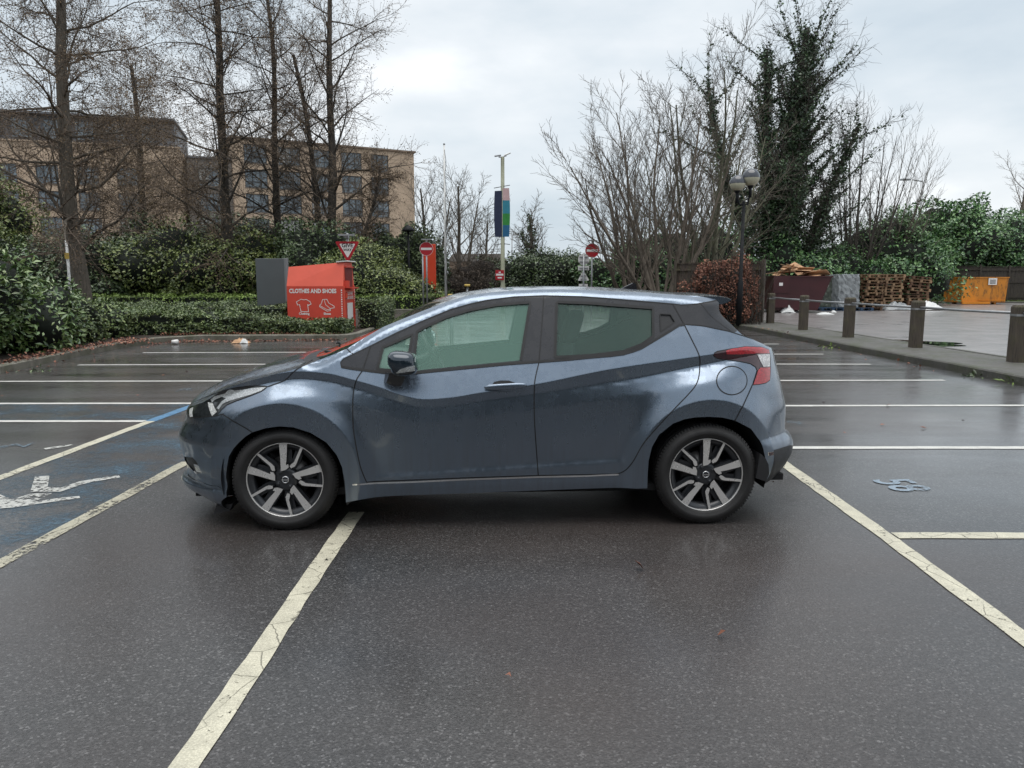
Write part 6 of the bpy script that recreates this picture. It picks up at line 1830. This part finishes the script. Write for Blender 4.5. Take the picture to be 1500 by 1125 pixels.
# distant street lights
for px_, py_, Y, dx, lb in ((700, 345, 95, 0, 'thin distant pole left of the banner lamp post'), (750, 345, 100, 1.4, 'distant street light just right of the banner lamp post'), (1352, 266, 62, -1.5, 'distant street light above the evergreens on the right')):
    p = at(px_, py_, Y); s = empty('street_light', (p[0], Y, 0)); tag(s, lb, 'street light')
    MB().tube([(0, 0, 0), (0, 0, p[2])], [0.12, 0.08], 8).build('post', M['galv'], s)
    mb = MB(); mb.tube([(0, 0, p[2]), (dx * 0.6 + 0.05, 0, p[2] + 0.15)], 0.05, 6); mb.box((dx + 0.05, 0, p[2] + 0.16), (0.8, 0.3, 0.14), bev=0.03); mb.build('lamp_head', M['galv'], s)

# ================================================================ POSTS AND RAIL
def wood_material(name, col, moss):
    m, t, p, o = nt(name)
    v = coords(t, (1, 1, 0.12))
    c = ramp(t, noise(t, v, 22, 6, 0.7), [(0.3, tuple(x * 0.5 for x in col)), (0.7, tuple(x * 1.3 for x in col))])
    v2 = coords(t)
    ms = ramp(t, noise(t, v2, 5, 4, 0.6), [(0.47, 0.0), (0.63, moss)])
    c = mixc(t, ms, c, (0.11, 0.12, 0.035))
    ck = ramp(t, noise(t, coords(t, (1, 1, 0.05)), 45, 3, 0.6), [(0.33, 0.3), (0.42, 1.0)])
    c = mixc(t, 1.0, c, ck, 'MULTIPLY')
    t.links.new(c, p.inputs['Base Color']); p.inputs['Roughness'].default_value = 0.75
    bump(t, p, noise(t, v, 30, 6, 0.7), 0.8, 0.02)
    return m
M['oak'] = wood_material('wet_oak_post', (0.088, 0.070, 0.054), 0.22)
M['oak2'] = wood_material('fence_board', (0.088, 0.062, 0.048), 0.25)
M['oak3'] = wood_material('dark_fence_board', (0.050, 0.040, 0.034), 0.1)
pp = [(8.22, 23.6, 'farthest, beside the end of the board fence'), (8.02, 20.4, 'second farthest, in front of the dark red skip'), (8.05, 17.7, 'middle one, in front of the pallets'), (8.20, 15.0, 'second nearest, left of the orange skip'), (8.42, 12.3, 'nearest, at the right edge'), (8.70, 9.3, '')]
for i, (x, y, lb) in enumerate(pp):
    if not lb: continue
    s = empty('bollard', (x, y, 0.1), rnd.uniform(-0.08, 0.08)); tag(s, 'square wooden post at the footway edge, ' + lb, 'bollard', 'wooden posts along the footway')
    mb = MB(); w = 0.098
    vs = [(sx * w, sy * w, z) for z in (-0.1, 0.93) for sx, sy in ((-1, -1), (1, -1), (1, 1), (-1, 1))] + [(sx * w * 0.80, sy * w * 0.80, 0.965) for sx, sy in ((-1, -1), (1, -1), (1, 1), (-1, 1))]
    mb.add(vs, [(0, 1, 5, 4), (1, 2, 6, 5), (2, 3, 7, 6), (3, 0, 4, 7), (4, 5, 9, 8), (5, 6, 10, 9), (6, 7, 11, 10), (7, 4, 8, 11), (8, 9, 10, 11)])
    mb.build('post', M['oak'], s)
    mb = MB(); mb.box((0, 0, 0.80), (0.204, 0.204, 0.035)); mb.build('rail_collar', M['galv'], s)
for i, (a, b) in enumerate(zip(pp, pp[1:])):
    s = MB().tube([(a[0], a[1] - 0.10, 0.93), ((a[0] + b[0]) / 2, (a[1] + b[1]) / 2, 0.922), (b[0], b[1] + 0.10, 0.93)], 0.024, 8).build('rail', M['galv'], None)
    tag(s, 'grey pipe rail of the wooden posts, ' + ['farthest length, in front of the skip end', 'length crossing in front of the dark red skip', 'length in front of the pallets', 'length between the two nearest posts', 'length leaving at the right edge'][i], 'rail', 'pipe rails between the wooden posts')

# ================================================================ FENCES
def board_fence(name, A, B, H, label, mat='oak2', pw=1.83, z=0.1, cap=True):
    A = Vector((*A, z)); B = Vector((*B, z)); L = (B - A).length; rz = math.atan2(B.y - A.y, B.x - A.x)
    o = empty(name, A, rz); tag(o, label, 'fence')
    n = max(1, round(L / pw)); w = L / n
    for i in range(n):
        mb = MB(); k = int(w / 0.105)
        for j in range(k):
            h = H - 0.06 + rnd.uniform(-0.012, 0.012)
            mb.box((i * w + (j + 0.5) * w / k, 0.02 + 0.006 * (j % 2), h / 2 + 0.03), (w / k + 0.012, 0.014, h))
        p_ = mb.build('panel', M[mat], o)
        mb = MB()
        for zz in (0.25, H * 0.55, H - 0.22): mb.box((i * w + w / 2, -0.02, zz), (w - 0.1, 0.05, 0.075))
        if cap: mb.box((i * w + w / 2, 0.01, H), (w - 0.1, 0.07, 0.03))
        mb.build('rail', M[mat], p_)
    for i in range(n + 1):
        MB().box((i * w, 0.0, H / 2 + 0.03), (0.11, 0.11, H + 0.10)).build('post', M['oak'] if mat == 'oak2' else M[mat], o)
    return o
board_fence('board_fence', (5.7, 26.0), (8.05, 23.95), 1.95, 'weathered board fence behind the reddish beech hedge, ending at the first wooden post')
board_fence('board_fence', (25.8, 52.0), (31.0, 49.5), 2.3, 'dark board fence left of and behind the orange skip', 'oak3')
board_fence('board_fence', (31.0, 49.5), (44.0, 49.0), 2.25, 'dark board fence right of the orange skip, at the right edge', 'oak3')
M['grass'] = leaf_material('grass_blades', [(0.07, 0.11, 0.02), (0.11, 0.17, 0.03), (0.17, 0.22, 0.06)], 0.6)
M['lawn'] = plain('lawn', (0.085, 0.125, 0.025), 0.9, var=0.3, vs=4, bmp=0.5, bs=40)
sheet('grass_verge', [(9.0, 39.5), (20.5, 43.0), (25, 48.2), (44, 47.4), (60, 47), (60, 60), (9, 60)], 0.09, M['lawn'])
ribbon3('kerb', [(9.0, 39.5), (20.5, 43.0), (25, 48.2), (44, 47.4), (60, 47)], 0.0, 0.14, -0.05, 0.11, M['kerb2'])
_g = np.random.default_rng(8); Pg = np.stack([_g.uniform(12, 44, 9000), np.zeros(9000), np.full(9000, 0.09)], 1); Pg[:, 1] = np.interp(Pg[:, 0], [12, 20.5, 25, 44], [41, 43.2, 48.4, 47.7]) + _g.random(9000) ** 1.5 * 4
gr_ = leaves('grass', Pg, 0.14, M['grass'], None, 8, 0.2, np.tile((0, 0, 0.2), (9000, 1))); tag(gr_, 'short grass verge by the yard', None, None, 'stuff')
p = at(1362, 440, 47.5); s = empty('bollard', (p[0], 47.5, 0.1)); tag(s, 'short pale post on the grass left of the orange skip', 'bollard')
MB().tube([(0, 0, 0), (0, 0, 0.75), (0, 0, 0.85)], [0.10, 0.085, 0.03], 10).build('post', M['galv'], s)

# ================================================================ SKIPS
M['maroon'] = plain('maroon_skip_paint', (0.050, 0.010, 0.013), 0.45, var=0.25, vs=1.5)
M['maroon_in'] = plain('skip_inside', (0.10, 0.028, 0.028), 0.7, var=0.4, vs=3)
def rust_paint(name, col):
    m, t, p, o = nt(name)
    v = coords(t, (1, 1, 0.35))
    c = ramp(t, noise(t, v, 1.8, 5, 0.6), [(0.3, tuple(x * 0.7 for x in col)), (0.7, tuple(x * 1.1 for x in col))])
    c = mixc(t, ramp(t, noise(t, v, 4.5, 6, 0.7), [(0.50, 0.0), (0.64, 0.8)]), c, (0.075, 0.045, 0.022))
    t.links.new(c, p.inputs['Base Color']); p.inputs['Roughness'].default_value = 0.55
    return m
M['orange'] = rust_paint('orange_skip_paint', (0.62, 0.23, 0.02))
M['orange2'] = plain('clean_orange_paint', (0.72, 0.25, 0.015), 0.5, var=0.1)
M['card'] = plain('torn_cardboard', (0.50, 0.30, 0.17), 0.8, var=0.3, vs=3)
M['pallet'] = plain('pallet_wood', (0.26, 0.165, 0.095), 0.8, var=0.45, vs=2.5)
M['pallet_dk'] = plain('wet_pallet_wood', (0.115, 0.062, 0.035), 0.8, var=0.4, vs=2.5)
M['pallet_blue'] = plain('blue_pallet_wood', (0.02, 0.05, 0.10), 0.7, var=0.3, vs=3)
M['wrap'] = plain('plastic_wrap', (0.27, 0.29, 0.30), 0.22, var=0.35, vs=5, bmp=0.6, bs=14)
M['wrap_gn'] = plain('greenish_wrap', (0.15, 0.17, 0.14), 0.35, var=0.4, vs=4, bmp=0.6, bs=14)
def skip(loc, rz, top, bot, D, H, mat, inner, label, slope_l=0.0, slope_r=0.4, lip=0.06):
    o = empty('skip', loc, rz); tag(o, label, 'skip', 'skips in the yard')
    mb = MB(); t0, t1 = top; b0, b1 = bot; th = 0.05
    F = [(b0, 0, 0.12), (b1, 0, 0.12), (t1, 0, H), (t0, 0, H)]; B = [(x, D, z) for x, y, z in F]
    mb.add(F + B, [(0, 1, 2, 3), (7, 6, 5, 4), (0, 3, 7, 4), (1, 5, 6, 2), (0, 4, 5, 1)])
    mb.build('body', M[mat], o)
    mb = MB(); Fi = [(b0 + th, th, 0.2), (b1 - th, th, 0.2), (t1 - th, th, H), (t0 + th, th, H)]; Bi = [(x, D - th, z) for x, y, z in Fi]
    mb.add(Fi + Bi, [(3, 2, 1, 0), (4, 5, 6, 7), (4, 7, 3, 0), (2, 6, 5, 1), (1, 5, 4, 0)]); mb.build('inside', M[inner], o, fix=False)
    mb = MB(); mb.box(((t0 + t1) / 2, 0, H), (t1 - t0 + 0.06, 0.08, lip)); mb.box(((t0 + t1) / 2, D, H), (t1 - t0 + 0.06, 0.08, lip))
    mb.box((t0, D / 2, H), (0.08, D, lip)); mb.box((t1, D / 2, H), (0.08, D, lip)); mb.build('rim', M[mat], o)
    mb = MB()
    for f in (0.2, 0.5, 0.8): mb.box((b0 + (b1 - b0) * f, 0.25, 0.06), (0.12, 0.3, 0.12)); mb.box((b0 + (b1 - b0) * f, D - 0.25, 0.06), (0.12, 0.3, 0.12))
    mb.build('feet', M[mat], o)
    return o
# dark red skip
sk = skip((11.75, 33.6, 0.01), -0.03, (0.0, 2.62), (0.0, 2.05), 1.9, 1.62, 'maroon', 'maroon_in', 'dark red skip heaped with torn cardboard and timber, in the yard behind the posts')
mb = MB(); mb.box((0.32, -0.10, 0.95), (0.70, 0.16, 1.42)); mb.box((0.32, -0.20, 0.92), (0.72, 0.05, 0.05)); mb.build('end_box', M['maroon'], sk)
mb = MB(); mb.box((0.30, -0.185, 1.28), (0.16, 0.01, 0.14)); mb.build('label_plate', M['white'], sk)
rr = random.Random(4)
for k in range(40):
    mb = MB(); x = rr.uniform(0.4, 2.3); y = rr.uniform(0.2, 1.5)
    hz = 1.52 + 0.50 * math.exp(-((x - 1.3) / 0.8) ** 2) + rr.uniform(-0.1, 0.12)
    R3 = Matrix.Rotation(rr.uniform(-0.6, 0.6), 3, 'X') @ Matrix.Rotation(rr.uniform(-0.5, 0.5), 3, 'Y') @ Matrix.Rotation(rr.uniform(0, 3), 3, 'Z')
    wood = k % 4 == 0
    dims = (rr.uniform(0.9, 1.5), 0.09, 0.03) if wood else (rr.uniform(0.35, 0.9), rr.uniform(0.25, 0.6), 0.015)
    o = mb.box((0, 0, 0), dims, rot=R3).build('plank' if wood else 'cardboard', M['pallet'] if wood else M['card'], None)
    o.location = (11.75 + x, 33.6 + y, hz); tag(o, None, 'timber' if wood else 'cardboard', 'waste heaped in the dark red skip')
    o['label'] = 'loose length of timber heaped in the dark red skip' if wood else 'torn piece of brown cardboard heaped in the dark red skip'
# orange skip
so2 = skip((27.25, 45.2, 0.01), 0.02, (0.0, 2.85), (0.05, 2.75), 1.8, 1.62, 'orange', 'maroon_in', 'stained orange skip with a white label on the far side of the yard')
mb = MB(); mb.add([(0.02, -0.07, 0.15), (0.95, -0.07, 0.15), (0.80, -0.07, 0.40), (0.0, -0.07, 1.45), (0.02, 0.02, 0.15), (0.95, 0.02, 0.15), (0.80, 0.02, 0.40), (0.0, 0.02, 1.45)], [(0, 1, 2, 3), (7, 6, 5, 4), (0, 3, 7, 4), (1, 5, 6, 2), (2, 6, 7, 3), (0, 4, 5, 1)])
mb.build('end_gusset', M['orange2'], so2)
MB().box((1.85, -0.045, 1.38), (0.52, 0.012, 0.40)).build('label_plate', M['white'], so2)
mb = MB()
for z in (1.46, 1.36, 1.28): mb.box((1.85, -0.054, z), (0.36, 0.004, 0.045))
mb.build('label_print', M['sign_black'], so2)
mb = MB(); mb.box((1.9, -0.06, 0.26), (1.6, 0.05, 0.05)); mb.box((0.9, -0.08, 0.1), (1.7, 0.1, 0.14)); mb.build('base_rail', M['orange2'], so2)
for dx in (1.0,):
    pass
# ================================================================ PALLETS
def pallet_mesh(mat):
    mb = MB()
    for y in (-0.45, 0, 0.45): mb.box((0, y, 0.011), (1.2, 0.10, 0.022))
    for y in (-0.45, 0, 0.45):
        for x in (-0.53, 0, 0.53): mb.box((x, y, 0.061), (0.14, 0.10, 0.078))
    for x in (-0.53, 0, 0.53): mb.box((x, 0, 0.111), (0.14, 1.0, 0.022))
    for j in range(7): mb.box((0, -0.45 + j * 0.15, 0.133), (1.2, 0.10, 0.022))
    return mb.build('pallet', mat, None)
protos = {k: pallet_mesh(M[k]) for k in ('pallet', 'pallet_dk', 'pallet_blue')}
used_p = {}
def pallet(kind, loc, rz, tilt, label, group):
    if kind not in used_p: o = protos[kind]; used_p[kind] = True
    else: o = protos[kind].copy(); COL.objects.link(o)
    o.location = loc; o.rotation_euler = (tilt[0], tilt[1], rz); tag(o, label, 'pallet', group); return o
Yp = 36.5
rr = random.Random(8)
lv = {0: 'lowest', 1: 'second', 2: 'third', 3: 'fourth', 4: 'fifth', 5: 'sixth', 6: 'seventh', 7: 'eighth', 8: 'ninth', 9: 'tenth', 10: 'eleventh', 11: 'twelfth', 12: 'thirteenth'}
stacks = [(17.50, Yp, 12, 0.05, 'leftmost pallet stack, next to the grey wrapped load'), (18.75, Yp + 0.9, 12, 0.3, 'middle pallet stack'), (20.15, Yp + 1.2, 11, 0.25, 'rightmost pallet stack, which leans')]
for si, (x, y, n, rz, lb) in enumerate(stacks):
    z = 0.02
    for k in range(n):
        kind = 'pallet' if (si * 3 + k * 5) % 4 else 'pallet_dk'
        if si == 2: kind = 'pallet_dk' if k % 3 else 'pallet'
        tl = (rr.uniform(-.01, .01), rr.uniform(-.01, .01)) if si < 2 else (0.02, 0.07 if k > 4 else 0.0)
        xx = x + rr.uniform(-.09, .09) + (0.02 * k if si == 2 else 0)
        z_extra = 0.045 if si == 2 and k == 5 else 0
        z += z_extra
        pallet(kind, (xx, y + rr.uniform(-.05, .05), z), rz + rr.uniform(-.13, .13) + (PI / 2 if si == 0 else 0), tl, lv[k] + ' pallet from the ground in the ' + lb, 'pallets stacked in the yard')
        z += 0.1445
# wrapped loads
def wrapped(loc, dims, mat, label, seed):
    o = empty('wrapped_load', loc, 0.06); tag(o, label, 'wrapped load')
    bm = bmesh.new(); bmesh.ops.create_cube(bm, size=1, matrix=Matrix.Translation((0, 0, dims[2] / 2 + 0.16)) @ Matrix.Diagonal((*dims, 1)))
    bmesh.ops.subdivide_edges(bm, edges=bm.edges, cuts=9, use_grid_fill=True)
    R_ = random.Random(seed)
    for v in bm.verts: v.co += Vector((R_.gauss(0, 1), R_.gauss(0, 1), R_.gauss(0, 0.5))) * 0.022
    me = bpy.data.meshes.new('wrapping'); bm.to_mesh(me); bm.free(); link('wrapping', me, M[mat], o)
wrapped((15.25, Yp + 0.6, 0.02), (0.85, 1.0, 1.50), 'wrap_gn', 'greenish wrapped load, left end of the pallet row', 1)
wrapped((16.25, Yp, 0.02), (1.05, 1.0, 1.56), 'wrap', 'silver grey plastic wrapped load left of the pallet stacks', 2)
pallet('pallet_blue', (15.4, Yp - 0.35, 0.01), 0.06, (0, 0), 'blue pallet under the left end of the wrapped loads', 'blue pallets'); pallet('pallet_blue', (16.75, Yp - 0.35, 0.012), 0.1, (0, 0), 'blue pallet under the silver wrapped load', 'blue pallets')
def rag(loc, dims, seed, label, mat='wrap', name='plastic_sheet', cat='plastic sheet', group=None):
    R_ = random.Random(seed); n = 14; vs = []; fs = []
    for j in range(n + 1):
        for i in range(n + 1):
            u = i / n * 2 - 1; v = j / n * 2 - 1; r = max(0, 1 - u * u * 0.9) * max(0, 1 - v * v * 0.9)
            vs.append((u * dims[0] / 2 * (1 + R_.uniform(-.1, .1)), v * dims[1] / 2 * (1 + R_.uniform(-.1, .1)), dims[2] * r * R_.uniform(0.55, 1.1)))
    for j in range(n):
        for i in range(n): fs.append((j * (n + 1) + i, j * (n + 1) + i + 1, (j + 1) * (n + 1) + i + 1, (j + 1) * (n + 1) + i))
    o = MB().add(vs, fs, True).build(name, M[mat], None, fix=False); o.location = loc; tag(o, label, cat, group)
M['white_rag'] = plain('white_polythene', (0.70, 0.71, 0.70), 0.35, var=0.1)
rag((20.3, Yp - 0.1, 0.01), (1.7, 0.8, 0.45), 3, 'crumpled white polythene heaped at the foot of the rightmost pallet stack', 'white_rag')
rag((18.9, Yp - 0.0, 0.01), (1.4, 0.6, 0.42), 4, 'grey wrapped bundle at the foot of the middle pallet stack', 'wrap')
for i, (px_, py_, s_, lb) in enumerate(((1129, 456, 0.55, 'white litter beside the farthest wooden post'), (1153, 458.5, 0.6, 'white litter at the foot of the dark red skip'), (1164, 458, 0.35, 'small white scrap below the right part of the dark red skip'), (1208, 461, 0.7, 'flat white litter between the dark red skip and the pallets'), (1221, 458, 0.25, 'small white scrap just left of the pallets'))):
    x, y = gp(px_, py_); rag((x, y, 0.012), (s_, s_ * 0.7, 0.10 + 0.25 * (i < 2)), 20 + i, lb, 'white_rag', 'litter', 'litter', 'litter in the yard')
x, y = gp(251, 505); mb = MB(); mb.lathe([(0.0, 0), (0.045, 0), (0.06, 0.13), (0.0, 0.13)], 16, axis='X'); o = mb.build('paper_cup', M['white'], None); o.location = (x, y + 0.05, 0.06); tag(o, 'white paper cup lying by the left kerb', 'cup')
x, y = gp(351, 503.5); rag((x, y + 0.1, 0.008), (0.42, 0.22, 0.12), 41, 'crumpled tan paper bag lying at the far kerb', 'card', 'litter', 'litter'); rag((x + 0.1, y + 0.02, 0.008), (0.18, 0.10, 0.12), 42, 'scrap of white paper beside the tan paper bag at the far kerb', 'white_rag', 'litter', 'litter')
# ---------------------------------------------------------------- sky and light
W = bpy.data.worlds.new('World'); S.world = W; W.use_nodes = True
t = W.node_tree; t.nodes.clear()
out = t.nodes.new('ShaderNodeOutputWorld'); bg = t.nodes.new('ShaderNodeBackground')
sky = t.nodes.new('ShaderNodeTexSky'); sky.sky_type = 'NISHITA'; sky.sun_disc = False
SUN_EL, SUN_RZ = math.radians(82), math.radians(170)
sky.sun_elevation = SUN_EL; sky.sun_rotation = SUN_RZ
sky.air_density = 1.0; sky.dust_density = 3.0
tc = t.nodes.new('ShaderNodeTexCoord'); mp = t.nodes.new('ShaderNodeMapping'); mp.inputs['Scale'].default_value = (1, 1, 2.6)
t.links.new(tc.outputs['Generated'], mp.inputs['Vector'])
n1 = noise(t, mp.outputs['Vector'], 2.1, 6, 0.52)
cl = ramp(t, n1, [(0.30, (4.4, 4.85, 5.35)), (0.48, (5.6, 5.95, 6.3)), (0.60, (6.6, 6.75, 6.9)), (0.72, (7.6, 7.6, 7.6))])
# ramp colours are clamped to 1, so scale them afterwards
cl = ramp(t, n1, [(0.30, (0.43, 0.50, 0.555)), (0.46, (0.56, 0.61, 0.645)), (0.56, (0.66, 0.69, 0.71)), (0.68, (0.84, 0.85, 0.855))])
cs = mixc(t, 1.0, cl, (8.9, 8.95, 9.0), 'MULTIPLY')
mx_ = mixc(t, 0.90, sky.outputs['Color'], cs)
t.links.new(mx_, bg.inputs['Color']); bg.inputs['Strength'].default_value = 0.095
t.links.new(bg.outputs[0], out.inputs['Surface'])
sd_ = bpy.data.lights.new('sun', 'SUN'); sd_.energy = 1.3; sd_.angle = math.radians(58); sd_.color = (1.0, 0.97, 0.93)
so = bpy.data.objects.new('sun', sd_); COL.objects.link(so)
so.rotation_euler = (math.radians(90) - SUN_EL, 0, math.radians(180) - SUN_RZ + math.radians(0))
S.view_settings.view_transform = 'Standard'; S.view_settings.look = 'None'
S.view_settings.exposure = 0.74; S.view_settings.gamma = 1.0
S.cycles.max_bounces = 8; S.cycles.transparent_max_bounces = 16; S.cycles.caustics_reflective = False; S.cycles.caustics_refractive = False
S.cycles.use_denoising = True
